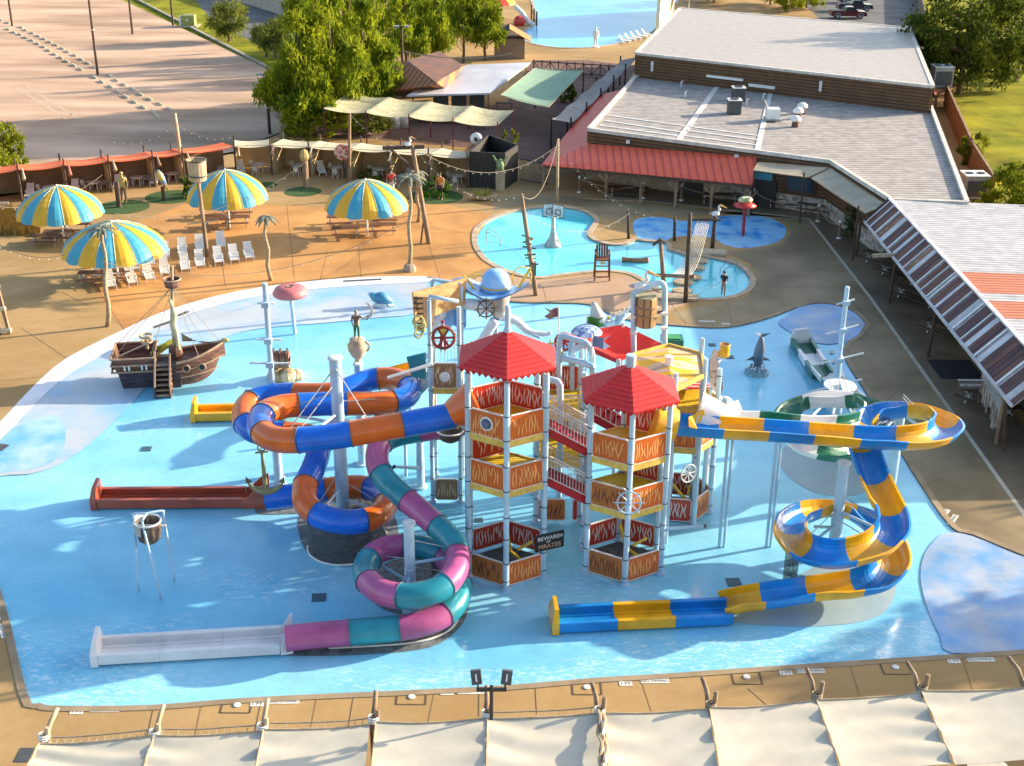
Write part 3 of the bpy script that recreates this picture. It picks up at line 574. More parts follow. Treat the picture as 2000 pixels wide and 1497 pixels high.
for k in range(3):
    p=q4[0].lerp(q4[1],.25+.3*k).lerp(cen,.25); MB().box(V((p.x,p.y,.55)),(2.2,.8,1.1)).build('counter',mat('kiosk_counter',(.30,.27,.24),.8),t); MB().box(V((p.x,p.y+1.2,1.3)),(1.6,.6,2.4)).build('cabinet',dgrey,t)
sg_=mat('green_sail',(.28,.44,.32),.8,var=.06,dirt=.1,trans=.15)
sail('shade_sail','pale green square sail over the plaza',[P(978,186,3.6),P(1071,210,3.0),P(1140,138,4.2),P(1045,133,4.4)],sg_,.5,posts=[(P(1045,212,0),2.6),(P(1140,140,4),4.3),(P(1045,133,4.2),4.4)])
crm=mat('yellow_cream_fabric',(.56,.52,.33),.85,dirt=.25,trans=.15)
# four bays of the upper cream canopy, one joined cloth
t=thing('shade_canopy','wide cream canopy in four bays on thin red posts above the plaza','canopy',P(820,300))
za=3.4
A=[P(632,214,za),P(972,247,za-.2)];B=[P(682,184,za+.3),P(1005,217,za)]
def fn(u,v):
    p=A[0].lerp(A[1],u).lerp(B[0].lerp(B[1],u),v); k=(u*4)%1
    p.z-=.45*4*k*(1-k)*(.5+2*v*(1-v))-.1; p.y+=.3*sin(u*4*PI)*(v-.5)*0; return p
MB().sheet(fn,48,8).build('fabric',crm,t,smooth=True)
for k in range(5):
    for a,b_ in ((A,0),(B,1)):
        p=a[0].lerp(a[1],k/4); MB().tube([V((p.x,p.y,0)),V((p.x,p.y,za+.25))],.07,6).build('post',mat('maroon_post',(.10,.02,.02),.5),t)
for k,(x,y) in enumerate(((752,250),(770,250),(788,248))):
    p=P(x,y); t=thing('storage_tank',['left','middle','right'][k]+' white upright plastic tank under the plaza canopy','tank',p,'white tanks under the canopy')
    MB().lathe(p,[(.62,0),(.62,1.6),(.5,1.85),(.2,1.95)],16).build('body',white,t,smooth=True); MB().lathe(p+V((0,0,1.95)),[(.2,0),(.2,.1)],12).build('lid',grey,t)
for k,(x,y) in enumerate(((835,240),(880,242),(905,240),(930,252),(985,215))):
    p=P(x,y); t=thing('serving_table',['far left','second','third','fourth','rightmost'][k]+' dark serving table in the shade of the plaza canopies','table',p,'tables on the plaza')
    MB().box(p+V((0,0,.78)),(1.9,.8,.06)).build('top',dgrey,t)
    for s in(-.8,.8):
        for s2 in(-.3,.3): MB().box(p+V((s,s2,.38)),(.06,.06,.76)).build('leg',black,t)
# small buildings by the far pool
t=thing('thatched_hut','small hut with a dark and orange shingle roof at the wave pool','hut',P(1000,118))
p=P(995,112); MB().box(p+V((0,0,1.3)),(4,3,2.6)).build('wall',mat('hut_wall',(.3,.22,.16),.85),t)
MB().slab([p+V((-2.8,-2.2,2.4)),p+V((0,-2.2,4)),p+V((0,2.2,4)),p+V((-2.8,2.2,2.4))],.1).build('roof',mat('dark_thatch',(.06,.05,.05),.9,bump=.4),t)
MB().slab([p+V((0,-2.2,4)),p+V((2.8,-2.2,2.4)),p+V((2.8,2.2,2.4)),p+V((0,2.2,4))],.1).build('roof',mat('orange_shingle',(.38,.17,.06),.85,bump=.4),t)
sur=[P(1280,66,0),P(1310,20,0)]
t=thing('surfboard_wall','tall cream rounded panel standing at the end of the hall','panel',sur[0])
pp=[V((sur[0].x,sur[0].y,0))]; 
n_=14; vs=[]
for i in range(n_+1):
    a=PI*i/n_; s_=.5-.5*cos(a); q_=sur[0].lerp(sur[1],s_); vs.append(V((q_.x,q_.y,2+6.2*sin(a)**.8)))
vs=[V((sur[0].x,sur[0].y,0))]+vs+[V((sur[1].x,sur[1].y,0))]
MB().add(vs+[v+V((.5,0,0)) for v in vs],[tuple(range(len(vs))),tuple(reversed(range(len(vs),2*len(vs))))]+[(i,i+1,i+1+len(vs),i+len(vs)) for i in range(len(vs)-1)]).build('board',mat('cream_panel',(.72,.66,.48),.6),t)
t=thing('concrete_wall','low beige concrete wall at the far top left beside the service road','wall',P(520,30))
MB().beam(P(420,-12)+V((0,0,1.2)),P(590,42)+V((0,0,1.2)),.4,2.4).build('panel',mat('beige_concrete',(.42,.36,.30),.85,dirt=.2),t)
MB().beam(P(420,-12)+V((0,0,2.45)),P(590,42)+V((0,0,2.45)),.6,.14).build('coping',white,t)
# ================= water slides
def plast(key,c,r=.28): return mat(key,c,r,var=.10,scale=1.6,coat=.2,dirt=.28)
orange=plast('orange_fibreglass',(.72,.14,.012)); blue=plast('blue_fibreglass',(.008,.15,.72)); pink=plast('pink_fibreglass',(.46,.10,.27)); teal=plast('teal_fibreglass',(.02,.27,.35))
yel=plast('yellow_fibreglass',(.82,.42,.012)); sky_b=plast('mid_blue_fibreglass',(.012,.24,.68)); grn=plast('green_fibreglass',(.01,.14,.085)); wht=mat('white_fibreglass',(.80,.78,.78),.3,var=.06,scale=1.2,coat=.2,dirt=.12); brn=plast('brick_red_fibreglass',(.42,.09,.045))
flange=mat('flange_steel',(.10,.14,.20),.4,var=.2); rimw=mat('pale_rim',(.56,.62,.64),.4)
def path3(raw): return curve([P(x,y,z) for x,y,z in raw],8)
def tube_slide(t,raw,r,cols,seclen,name='tube_section',start=0):
    pth=arc_resample(path3(raw),.22); k=max(2,round(seclen/.22)); i=0;c=start
    while i<len(pth)-1:
        j=min(i+k,len(pth)-1)
        if len(pth)-1-j<k*.4: j=len(pth)-1
        seg=pth[i:j+1]; s=MB().tube(seg,r,18,cap=False).build(name,cols[c%len(cols)],t,smooth=True)
        d=(seg[1]-seg[0]).normalized(); MB().tube([seg[0]-d*.02,seg[0]+d*.02],r+.04,18).build('flange',flange,s)
        i=j;c+=1
    return pth
def prof(w,h,n=10,th=.05):
    inn=[(-w*cos(PI*i/n),-h*sin(PI*i/n)**.75+h) for i in range(n+1)]; 
    out=[((w+th)*-cos(PI*i/n),-(h+th)*sin(PI*i/n)**.75+h) for i in range(n+1)]
    return [(-w-.10,h+.0)]+[(-w-.10,h+.06),(-w,h+.06)]+inn+[(w,h+.06),(w+.10,h+.06),(w+.10,h)]+out[::-1]
def flume(t,raw,w,h,cols,seclen,name='flume_section',bank=None,start=0,rim=None):
    pth=arc_resample(path3(raw),.25); n=len(pth); fr=[]
    for i,p in enumerate(pth):
        d=(pth[min(i+1,n-1)]-pth[max(i-1,0)]).normalized(); s=d.cross(V((0,0,1))).normalized(); up=s.cross(d)
        a,b_,c=pth[max(i-3,0)],p,pth[min(i+3,n-1)]; cu=((b_-a).normalized()).cross((c-b_).normalized()).z
        bk=max(-.45,min(.45,cu*.8)); s2=s*cos(bk)-up*sin(bk); up2=up*cos(bk)+s*sin(bk); fr.append((p,s2,up2))
    pr=prof(w,h); m=len(pr); k=max(2,round(seclen/.25)); i=0;c=start
    while i<n-1:
        j=min(i+k,n-1)
        if n-1-j<k*.4: j=n-1
        b=MB(); vs=[]
        for q in range(i,j+1):
            p,s,u=fr[q]; vs+=[p+s*x+u*y for x,y in pr]
        fs=[]
        for q in range(j-i):
            for e in range(m): e2=(e+1)%m; fs.append((q*m+e,q*m+e2,(q+1)*m+e2,(q+1)*m+e))
        fs.append(tuple(range(m))[::-1]); b.add(vs,fs); b.build(name,cols[c%len(cols)],t); i=j;c+=1
    return pth
def runout(t,a,b_,w,wh,cols,board,n,name='runout_trough'):
    a,b_=V(a),V(b_); d=(b_-a).normalized(); s=V((-d.y,d.x,0)); L=(b_-a).length
    for k in range(n):
        p,q=a+d*(L*k/n),a+d*(L*(k+1)/n-.01); b=MB()
        b.beam(p+V((0,0,.14)),q+V((0,0,.14)),w,.1)
        for sg in(-1,1):
            b.beam(p+s*sg*w/2+V((0,0,wh/2+.05)),q+s*sg*w/2+V((0,0,wh/2+.05)),.09,wh)
            b.beam(p+s*sg*(w/2)+V((0,0,wh+.07)),q+s*sg*(w/2)+V((0,0,wh+.07)),.2,.07)
            b.beam(p+s*sg*(w*.24)+V((0,0,.21)),q+s*sg*(w*.24)+V((0,0,.21)),.08,.07)
        b.build(name,cols[k%len(cols)],t)
    e=b_; vs=[]
    pr=[(-w/2-.12,0),(w/2+.12,0),(w/2+.12,wh+.1),(w/2-.1,wh+.65),(-w/2+.2,wh+.75),(-w/2-.12,wh+.1)]
    for off in (0,.28): vs+=[e+s*x+V((0,0,z))+d*(off if z<1 else off*.6) for x,z in pr]
    m=len(pr); MB().add(vs,[tuple(range(m)),tuple(reversed(range(m,2*m)))]+[(i,(i+1)%m,(i+1)%m+m,i+m) for i in range(m)]).build('end_board',board,t)
def pole(t,base,top,r=.28,col=steel,name='support_pole',disc=None):
    b_,tp=TOP(base,*top) if len(top)==2 else (P(*base),V(top)); tp=V((b_.x,b_.y,tp.z))
    o=MB().lathe(V((b_.x,b_.y,-.05)),[(r*1.7,0),(r*1.7,.08),(r,.1),(r,tp.z*.5),(r*.92,tp.z*.5+.03),(r*.92,tp.z),(r*.7,tp.z+.05)],20).build(name,col,t)
    MB().lathe(V((b_.x,b_.y,tp.z-.02)),[(r+.04,0),(r+.04,.07),(r*.8,.1)],20).build('cap',rimw,o)
    return b_,tp.z
def arms(t,bx,z,path,maxd=6,n=3,r=.07,up=1.2):
    pts_=[p for p in path if abs(p.z-z)<1.0 and (V((p.x,p.y,0))-V((bx.x,bx.y,0))).length<maxd]
    if not pts_: return
    for k in range(n):
        p=pts_[int((k+.5)*len(pts_)/n)]; MB().tube([V((bx.x,bx.y,p.z-.35)),p-V((0,0,.45))],r,6).build('support_arm',steel,t)
        MB().tube([V((bx.x,bx.y,p.z+up)),p+V((0,0,-.1))],.025,5).build('tension_rod',grey,t)
netm=bpy.data.materials.new('dark_netting'); netm.use_nodes=True
_n=netm.node_tree; _t=_n.nodes.new('ShaderNodeBsdfTransparent'); _m=_n.nodes.new('ShaderNodeMixShader'); _c=_n.nodes.new('ShaderNodeTexNoise'); _c.inputs['Scale'].default_value=9; _r=_n.nodes.new('ShaderNodeValToRGB'); _r.color_ramp.elements[0].position=.3; _r.color_ramp.elements[0].color=(.25,.25,.25,1); _r.color_ramp.elements[1].position=.6; _r.color_ramp.elements[1].color=(.75,.75,.75,1)
_n.links.new(_c.outputs[0],_r.inputs[0]); _n.links.new(_r.outputs[0],_m.inputs[0]); _n.links.new(_t.outputs[0],_m.inputs[1]); _n.links.new(_n.nodes['Principled BSDF'].outputs[0],_m.inputs[2]); _n.links.new(_m.outputs[0],_n.nodes['Material Output'].inputs[0]); _n.nodes['Principled BSDF'].inputs['Base Color'].default_value=(.06,.065,.06,1)
def net(t,path,i0,i1,drop=.45):
    b=MB(); q=path[i0:i1]
    for a,c in zip(q,q[1:]): b.add([a-V((0,0,drop)),c-V((0,0,drop)),V((c.x,c.y,0)),V((a.x,a.y,0))],[(0,1,2,3)])
    b.build('net_skirt',netm,t); 
    MB().tube([V((p.x,p.y,.03)) for p in q],.05,5).build('net_rope',white,t); MB().tube([p-V((0,0,drop)) for p in q],.025,5).build('net_rope',white,t)
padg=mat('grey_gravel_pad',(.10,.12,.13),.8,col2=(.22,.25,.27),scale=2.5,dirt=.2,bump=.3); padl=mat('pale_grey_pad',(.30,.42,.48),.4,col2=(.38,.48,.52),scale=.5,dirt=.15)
# --- A: orange and blue tube
A_=thing('tube_slide','orange and blue tube slide winding in loops left of the towers','water slide',P(672,1030))
rawA=[(885,812,7.0),(830,822,6.9),(740,838,6.7),(650,853,6.45),(580,860,6.3),(538,858,6.15),(513,845,6.05),(507,824,5.95),(520,805,5.85),(555,794,5.75),(610,790,5.65),(680,789,5.5),(740,788,5.4),(785,780,5.3),(801,764,5.25),(790,748,5.2),(763,740,5.15),(725,742,5.05),(690,755,4.95),(655,768,4.85),(610,771,4.75),(560,770,4.65),(518,774,4.55),(489,786,4.45),(476,806,4.35),(480,830,4.25),(503,845,4.15),(550,846,4.05),(612,855,3.9),(622,880,3.6),(612,915,3.2),(596,950,2.85),(598,985,2.6),(630,1010,2.4),(680,1020,2.2),(728,1012,2.05),(752,990,1.9),(745,965,1.75),(710,952,1.6),(660,953,1.4),(610,961,1.2),(560,969,1.05),(520,974,.9)]
pA=tube_slide(A_,rawA,.56,[blue,orange],2.15)
sb=[P(520,974,.9),P(498,976,.75),P(478,978,.6)]
def exit_scoop(t,a,b_,w,h0,h1,m):
    a,b_=V((a.x,a.y,0)),V((b_.x,b_.y,0)); s=V((-(b_-a).y,(b_-a).x,0)).normalized(); n=8
    for sg in(-1,1):
        vs=[]
        for i in range(n+1):
            u=i/n; p=a.lerp(b_,u)+s*sg*w/2*(.92+.08*u); h=h0+(h1-h0)*(3*u*u-2*u**3); vs+=[p+V((0,0,.02)),p+V((0,0,h)),p+s*sg*.08+V((0,0,h)),p+s*sg*.08+V((0,0,.02))]
        fs=[(4*i+e,4*i+(e+1)%4,4*i+4+(e+1)%4,4*i+4+e) for i in range(n) for e in range(4)]+[(0,1,2,3),(4*n+3,4*n+2,4*n+1,4*n)]
        MB().add(vs,fs).build('exit_wall',m,t)
    MB().slab([a-s*w/2+V((0,0,.32)),a+s*w/2+V((0,0,.32)),b_+s*w/2+V((0,0,.19)),b_-s*w/2+V((0,0,.19))],.1).build('exit_floor',m,t)
_q=P(478,981); exit_scoop(A_,P(524,981),_q,1.2,1.25,.48,brn)
s_,e_=P(478,981),P(196,983); runout(A_,V((s_.x,s_.y,0)),V((e_.x,e_.y,0)),1.15,.42,[brn],brn,3)
b1,z1=pole(A_,(672,1030),(650,700),.30)
MB().lathe(V((b1.x,b1.y,z1-3.6)),[(.3,0),(.75,.22),(.8,.28),(.3,.5)],18).build('mast_collar',rimw,A_)
arms(A_,b1,5.6,pA,6,4); arms(A_,b1,2.0,pA,4.5,3,up=.6)
for k in (-1,1): MB().tube([V((b1.x+.05*k,b1.y-.3,z1-.4)),V((b1.x+2.0*k,b1.y-2.2,5.9))],.03,5).build('stay_cable',grey,A_)
b2,z2=pole(A_,(545,945),(545,800),.22)
b3,z3=pole(A_,(708,905),(706,712),.22)
b4,z4=pole(A_,(822,950),(822,835),.2)
i0=next(i for i,p in enumerate(pA) if p.z<2.75); i1=len(pA)-6
net(A_,pA,i0,i1-10); 
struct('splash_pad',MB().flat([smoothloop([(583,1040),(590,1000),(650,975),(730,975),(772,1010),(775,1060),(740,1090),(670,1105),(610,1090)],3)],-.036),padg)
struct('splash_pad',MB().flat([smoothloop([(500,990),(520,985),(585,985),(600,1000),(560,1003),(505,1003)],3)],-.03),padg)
# funnel entries at the towers
def funnel(t,a,b_,ra,rb,m,name='entry_funnel'):
    o=MB().tube([V(a),V(a).lerp(V(b_),.5),V(b_)],[ra,(ra+rb)*.52,rb],16,cap=False).build(name,m,t,smooth=True)
    MB().tube([V(b_)-(V(b_)-V(a)).normalized()*.03,V(b_)+(V(b_)-V(a)).normalized()*.05],rb+.06,16).build('flange',m,o); return o
st=pA[0]; funnel(A_,st+V((-.15,0,0)),st+V((1.0,.15,.55)),.56,1.0,orange)
# --- B: pink and teal tube
B_=thing('tube_slide','pink and teal tube slide spiralling down to the white runout','water slide',P(800,1180))
rawB=[(905,828,5.2),(860,836,5.0),(810,843,4.8),(770,852,4.6),(744,868,4.4),(736,892,4.15),(742,920,3.9),(762,948,3.65),(793,975,3.35),(828,1005,3.05),(862,1035,2.8),(888,1065,2.6),(894,1095,2.45),(882,1128,2.3),(850,1154,2.15),(800,1165,2.05),(750,1158,1.95),(718,1134,1.85),(714,1106,1.75),(735,1080,1.65),(775,1067,1.6),(825,1071,1.5),(868,1090,1.4),(893,1125,1.25),(896,1160,1.1),(880,1190,.98),(845,1212,.88),(800,1224,.82),(740,1231,.76),(670,1237,.70),(600,1243,.64),(558,1248,.6)]
pB=tube_slide(B_,rawB,.53,[pink,teal],2.0)
s_,e_=P(548,1266),P(196,1287); _q=P(548,1266); exit_scoop(B_,P(572,1264)+V((0,.15,0)),_q+V((0,.15,0)),1.2,1.1,.48,wht)
runout(B_,V((s_.x,s_.y+.15,0)),V((e_.x,e_.y+.15,0)),1.2,.42,[wht],wht,3)
b5,z5=pole(B_,(803,1190),(796,1022),.24)
arms(B_,b5,2.0,pB,4,4,up=.8)
i0=next(i for i,p in enumerate(pB) if p.z<1.7); net(B_,pB,i0+14,len(pB)-8)
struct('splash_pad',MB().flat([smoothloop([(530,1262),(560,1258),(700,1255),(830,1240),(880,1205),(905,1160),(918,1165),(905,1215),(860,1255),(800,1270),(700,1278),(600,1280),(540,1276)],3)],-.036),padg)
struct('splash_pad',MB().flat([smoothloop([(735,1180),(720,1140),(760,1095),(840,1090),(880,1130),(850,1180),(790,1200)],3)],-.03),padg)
# --- C: yellow and blue open flume
C_=thing('open_flume_slide','yellow and blue open flume slide looping down at the right','water slide',P(1627,1062))
rawC=[(1318,846,5.75),(1400,852,5.6),(1500,858,5.45),(1600,865,5.3),(1700,872,5.15),(1780,872,5.05),(1828,862,4.95),(1843,843,4.85),(1820,824,4.75),(1770,815,4.65),(1715,822,4.5),(1685,843,4.3),(1680,870,4.0),(1688,905,3.6),(1702,945,3.2),(1720,985,2.85),(1735,1020,2.6),(1735,1050,2.45),(1710,1078,2.3),(1665,1094,2.2),(1615,1097,2.1),(1570,1084,2.0),(1547,1058,1.9),(1557,1028,1.8),(1600,1010,1.7),(1650,1012,1.6),(1695,1035,1.45),(1728,1070,1.25),(1738,1108,1.05),(1715,1140,.9),(1665,1158,.75),(1590,1168,.62),(1510,1180,.45),(1450,1189,.24),(1415,1198,.04)]
pC=flume(C_,rawC,.62,.6,[sky_b,yel],1.9)
s_,e_=P(1424,1205),P(1088,1221); runout(C_,V((s_.x,s_.y,0)),V((e_.x,e_.y,0)),1.2,.42,[sky_b,yel,sky_b],yel,3)
b6,z6=pole(C_,(1627,1082),(1643,905),.27); arms(C_,b6,2.0,pC,4,4,up=.5); 
b7,z7=pole(C_,(1737,965),(1752,797),.25); arms(C_,b7,4.8,pC,4,4,up=.5)
MB().tube([V((b7.x,b7.y,3.2)),pC[70]-V((0,0,.4))],.07,6).build('support_arm',steel,C_)
for x in (1415,1475): 
    pp=P(x,1075 if x==1415 else 985); 
for (bx,by,z) in ((1412,1060,5.4),(1403,1062,5.4),(1474,1000,5.3),(1482,1000,5.3)):
    p=P(bx,by); q_=min(pC[:40],key=lambda k:abs(k.x-p.x)); MB().tube([V((p.x,q_.y,-.05)),V((p.x,q_.y,q_.z-.05))],.07,8).build('support_leg',steel,C_)
i0=next(i for i,p in enumerate(pC) if p.z<2.05)
b=MB().box(pC[i0+6]*1+V((0,0,-pC[i0+6].z/2-.05)),(.5,.5,pC[i0+6].z-.3)); b.build('net_bundle',netm,C_)
en=pC[0]; funnel(C_,en+V((-.05,0,.35)),en+V((-1.0,-.05,.6)),.75,.95,yel)
MB().slab([PY(1344,818,51.9),PY(1374,800,52.1),PY(1389,850,52.1),PY(1346,852,51.9)],.06).build('splash_guard',yel,C_)
MB().slab([PY(1345,815,50.9),PY(1346,834,50.5),PY(1362,838,50.5),PY(1352,812,51.5)],.05).build('splash_guard',yel,C_)
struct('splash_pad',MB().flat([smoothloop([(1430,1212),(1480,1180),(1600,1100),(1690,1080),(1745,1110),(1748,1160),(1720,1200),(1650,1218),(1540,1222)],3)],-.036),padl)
# --- D: green and white open flume behind it
D_=thing('open_flume_slide','green and white open flume slide with one ring behind the yellow and blue slide','water slide',P(1625,790))
rawD=[(1410,835,5.4),(1460,838,5.1),(1520,844,4.9),(1580,850,4.65),(1650,850,4.4),(1698,838,4.15),(1708,818,3.95),(1680,800,3.75),(1625,794,3.55),(1572,800,3.3),(1546,822,3.0),(1548,850,2.7),(1575,878,2.4),(1625,893,2.1),(1675,888,1.8),(1700,862,1.5),(1692,830,1.2),(1668,800,.95),(1640,775,.7),(1618,750,.4),(1605,735,.14)]
pD=flume(D_,rawD,.62,.6,[wht,grn],1.9)
s_,e_=P(1606,742),P(1564,676); runout(D_,V((s_.x,s_.y,0)),V((e_.x,e_.y,0)),1.15,.42,[grn,wht,grn],wht,3)
b8,z8=pole(D_,(1628,862),(1630,755),.27); arms(D_,b8,3.4,pD,4,3,up=.4)
MB().lathe(V((b8.x,b8.y,z8-.1)),[(.3,0),(.85,.12),(.85,.18),(.2,.2)],20).build('mast_collar',rimw,D_)
struct('splash_pad',MB().flat([smoothloop([(1520,890),(1540,930),(1590,960),(1650,968),(1700,955),(1720,920),(1700,870),(1640,850),(1560,855)],3)],-.036),padl)
en=pD[0]
MB().slab([PY(1376,778,53.9),PY(1398,792,53.6),PY(1404,832,53.4),PY(1380,830,53.6)],.06).build('splash_guard',wht,D_)
MB().slab([PY(1404,797,53.7),PY(1442,781,54.2),PY(1462,832,54.),PY(1406,832,53.4)],.06).build('splash_guard',wht,D_)
funnel(D_,en+V((-.1,0,.35)),en+V((-1.1,.2,.6)),.75,.95,wht)
# --- yellow runout behind the orange loops (exit of a rear slide)
E_=thing('slide_runout','short yellow slide runout behind the blue and orange loops','water slide',P(420,822))
s_,e_=P(560,812),P(386,816); runout(E_,V((s_.x,s_.y,0)),V((e_.x,e_.y,0)),1.1,.42,[yel],yel,2)
flume(E_,[(830,735,3.1),(790,742,2.8),(740,752,2.3),(690,772,1.6),(640,792,.9),(590,806,.3),(555,811,.12)],.6,.6,[yel],2.,start=0)
for (x,y,z) in ((800,800,2.7),(725,800,2.0)):
    q_=P(x,745,z); MB().tube([V((q_.x,q_.y,0)),V((q_.x,q_.y,z-.1))],.1,8).build('support_leg',steel,E_)
# --- spar masts
def mast(label,base,top,spars,r=.17,collar=None):
    b_,tp=TOP(base,*top); t=thing('spar_mast',label,'mast',b_,'pale blue ship masts')
    MB().lathe(V((b_.x,b_.y,-.05)),[(r*2,0),(r*2,.07),(r*1.3,.1),(r*1.15,tp.z*.45),(r*.8,tp.z*.46),(r*.75,tp.z),(r*.6,tp.z+.05)],14).build('pole',steel,t)
    for f,l,tilt in spars:
        z=tp.z*f; MB().tube([V((b_.x-l,b_.y-tilt*l*.4,z-tilt*l*.35)),V((b_.x+l,b_.y+tilt*l*.4,z+tilt*l*.35))],.05,6).build('spar',white,t); MB().box((b_.x,b_.y-r,z),(.35,.3,.25)).build('spar_clamp',steel,t)
    if collar: MB().lathe(V((b_.x,b_.y,tp.z*collar)),[(r,0),(.75,.15),(.8,.22),(r,.3)],18).build('collar',rimw,t)
    return b_,tp
mast('tall pale blue mast with four crossed spars above the chest rock',(545,930),(526,553),((.72,.6,0),(.60,1.0,0),(.46,1.35,0),(.9,.4,0)),collar=.34)
mast('tall pale blue mast with tilted spars beside the green and white slide',(1627,800),(1644,560),((.88,.5,.6),(.66,.9,.6),(.42,1.4,.5),(.2,1.5,.5)))
# anchor hung from the orange tube
p=P(512,868,4.7); tp=P(512,870,5.2)
t=thing('anchor','large weathered anchor hanging under the orange and blue tube','anchor',V((tp.x,tp.y,0)))
ym=mat('weathered_brass',(.12,.13,.06),.6,col2=(.28,.26,.14),scale=3)
tx,ty=tp.x,tp.y-.2; z0=PY(518,955,ty).z; z1=PY(513,880,ty).z
MB().ring((tx,ty,z1+.12),.16,.04,(0,1,0)).build('ring',ym,t); MB().tube([(tx,ty,z1),(tx+.05,ty,z0)],[.06,.12],8).build('shank',ym,t); MB().beam((tx-.28,ty,z1-.12),(tx+.28,ty,z1-.06),.07).build('stock',ym,t)
MB().tube([(tx+.05-.85*cos(a),ty,z0+.62-.75*sin(a)) for a in [R(x) for x in range(20,161,14)]],[.02,.07,.11,.14,.17,.19,.17,.14,.11,.07,.02],8).build('arms',ym,t)
for s in(-1,1): MB().add([(tx+.05+s*.85,ty-.02,z0+.62),(tx+.05+s*.55,ty+.03,z0+.32),(tx+.05+s*.86,ty+.02,z0+.25)],[(0,1,2),(2,1,0)]).build('fluke',ym,t)
MB().tube([(tx,ty,z1+.25),(tx,ty+.1,6.0)],.02,5).build('chain',grey,t)
# ================= towers and rear play structure
panelm=mat('carved_orange_panel',(.50,.09,.008),.45,col2=(.66,.15,.014),scale=2.5,stretch=(5,1,.6),coat=.1)
SL={}
panelr=mat('carved_red_panel',(.42,.03,.012),.5,col2=(.55,.05,.02),scale=2.5,stretch=(5,1,.6),coat=.1)
panelb=mat('carved_brown_panel',(.40,.12,.02),.5,col2=(.52,.17,.03),scale=2.5,stretch=(5,1,.6),coat=.1)
paneld=mat('carved_tan_panel',(.26,.14,.06),.6,col2=(.34,.2,.1),scale=2.5,stretch=(5,1,.6))
SL={'carved_orange_panel':mat('slit_cream',(.80,.38,.12),.6),'carved_red_panel':mat('slit_pink',(.72,.62,.58),.6),'carved_brown_panel':mat('slit_dark',(.14,.04,.015),.6),'carved_tan_panel':mat('slit_tan',(.68,.52,.30),.6)}
deckY=stripes('yellow_slat_deck',(.80,.56,.03),(.50,.33,.02),'Y',5.,.2,.5,noise=.15,bump=.5)
yedge=mat('yellow_edge',(.70,.48,.10),.5,dirt=.1)
lr=stripes('red_clapboard_roof',(.50,.012,.022),(.20,.006,.012),'Z',4.2,.16,.5,noise=.1,bump=.6,coat=.1)
frame_m=mat('pale_panel_frame',(.66,.62,.60),.45)
def panel(t,a,b_,z0,z1,m,inset=.13,fr=True):
    a,b_=V((a.x,a.y,0)),V((b_.x,b_.y,0)); d=(b_-a); L=d.length-2*inset; d.normalize(); a=a+d*inset; ang=math.atan2(d.y,d.x); h=z1-z0
    loc=a+V((0,0,z0))-ORG[t.name]
    c=.09; pr=[(c,0),(L-c,0),(L,c),(L,h-c),(L-c,h),(c,h),(0,h-c),(0,c)]
    vs=[(x,-.03,z) for x,z in pr]+[(x,.03,z) for x,z in pr]
    b=MB().add(vs,[tuple(range(8)),tuple(reversed(range(8,16)))]+[(i+8,(i+1)%8+8,(i+1)%8,i) for i in range(8)])
    # carved wavy slits: short waving grooves, some meeting in a knot
    nf=len(b.f); rnd=random.Random(int(a.x*977+a.y*31+z0*7)); x=.16
    while x<L-.14:
        zlo=rnd.choice((.14,.14,.2,h*.5)); zhi=h-rnd.choice((.14,.14,.22,h*.42)); 
        if zhi-zlo<.25: zlo=.16; zhi=h-.2
        ph=rnd.uniform(0,6.28); am=rnd.uniform(.015,.05); k=7
        for side in (-1,1):
            q=[]
            for j in range(k+1):
                zz_=zlo+(zhi-zlo)*j/k; cx=x+am*sin(ph+zz_*9); w_=.028*sin(PI*(j+.6)/(k+1.2))+.004; q.append((cx-w_,side*.034,zz_,cx+w_))
            for j in range(k):
                (x0,y0,za,x1),(x2,_,zb_,x3)=q[j],q[j+1]; f=(0,1,2,3) if side<0 else (3,2,1,0); b.add([(x0,y0,za),(x1,y0,za),(x3,y0,zb_),(x2,y0,zb_)],[f])
        x+=rnd.uniform(.10,.17)
    o=b.build('panel',[m,SL[m.name]],org=(0,0,0))
    for p_ in o.data.polygons:
        if p_.index>=nf: p_.material_index=1
    o.parent=None; o.parent=t; o.location=loc; o.rotation_euler=(0,0,ang)
    if fr: f=MB().tube([(x,0,z) for x,z in pr],.042,6,closed=True).build('panel_frame',frame_m,org=(0,0,0)); f.parent=o
    return o
def posts(t,ps,z1,r=.12):
    for p in ps:
        q_=[(r*1.9,0),(r*1.9,.08),(r,.1)]; z=0
        for zz in (2.3,4.6,6.9):
            if zz<z1-.5: q_+=[(r,zz-.03),(r*1.14,zz-.025),(r*1.14,zz+.025),(r,zz+.03)]
        q_+=[(r,z1)]; b=MB().lathe((p.x,p.y,-.05),q_,14); nf=len(b.f)
        for zz in (.35,1.25,2.45,3.5,4.75,5.9,7.1,8.2):
            if zz<z1-.3: b.ring((p.x,p.y,zz),r+.012,.022,n=12,m=4)
        o=b.build('post',[steel,black],t)
        for f_ in o.data.polygons: f_.material_index=int(f_.index>=nf)
def hexv(c,Rr,rot=-90): return [V((c.x+Rr*cos(R(rot+60*k)),c.y+Rr*sin(R(rot+60*k)),0)) for k in range(6)]
def hexdeck(t,hv,z,m=deckY):
    cen=sum(hv,V((0,0,0)))/6; q=[cen+(p-cen)*.97 for p in hv]; MB().prism([(p.x,p.y) for p in q],z-.06,z).build('deck_floor',m,t)
    b=MB()
    for i in range(6): b.beam(hv[i]+V((0,0,z-.1)),hv[(i+1)%6]+V((0,0,z-.1)),.08,.3)
    b.build('deck_edge',yedge,t)
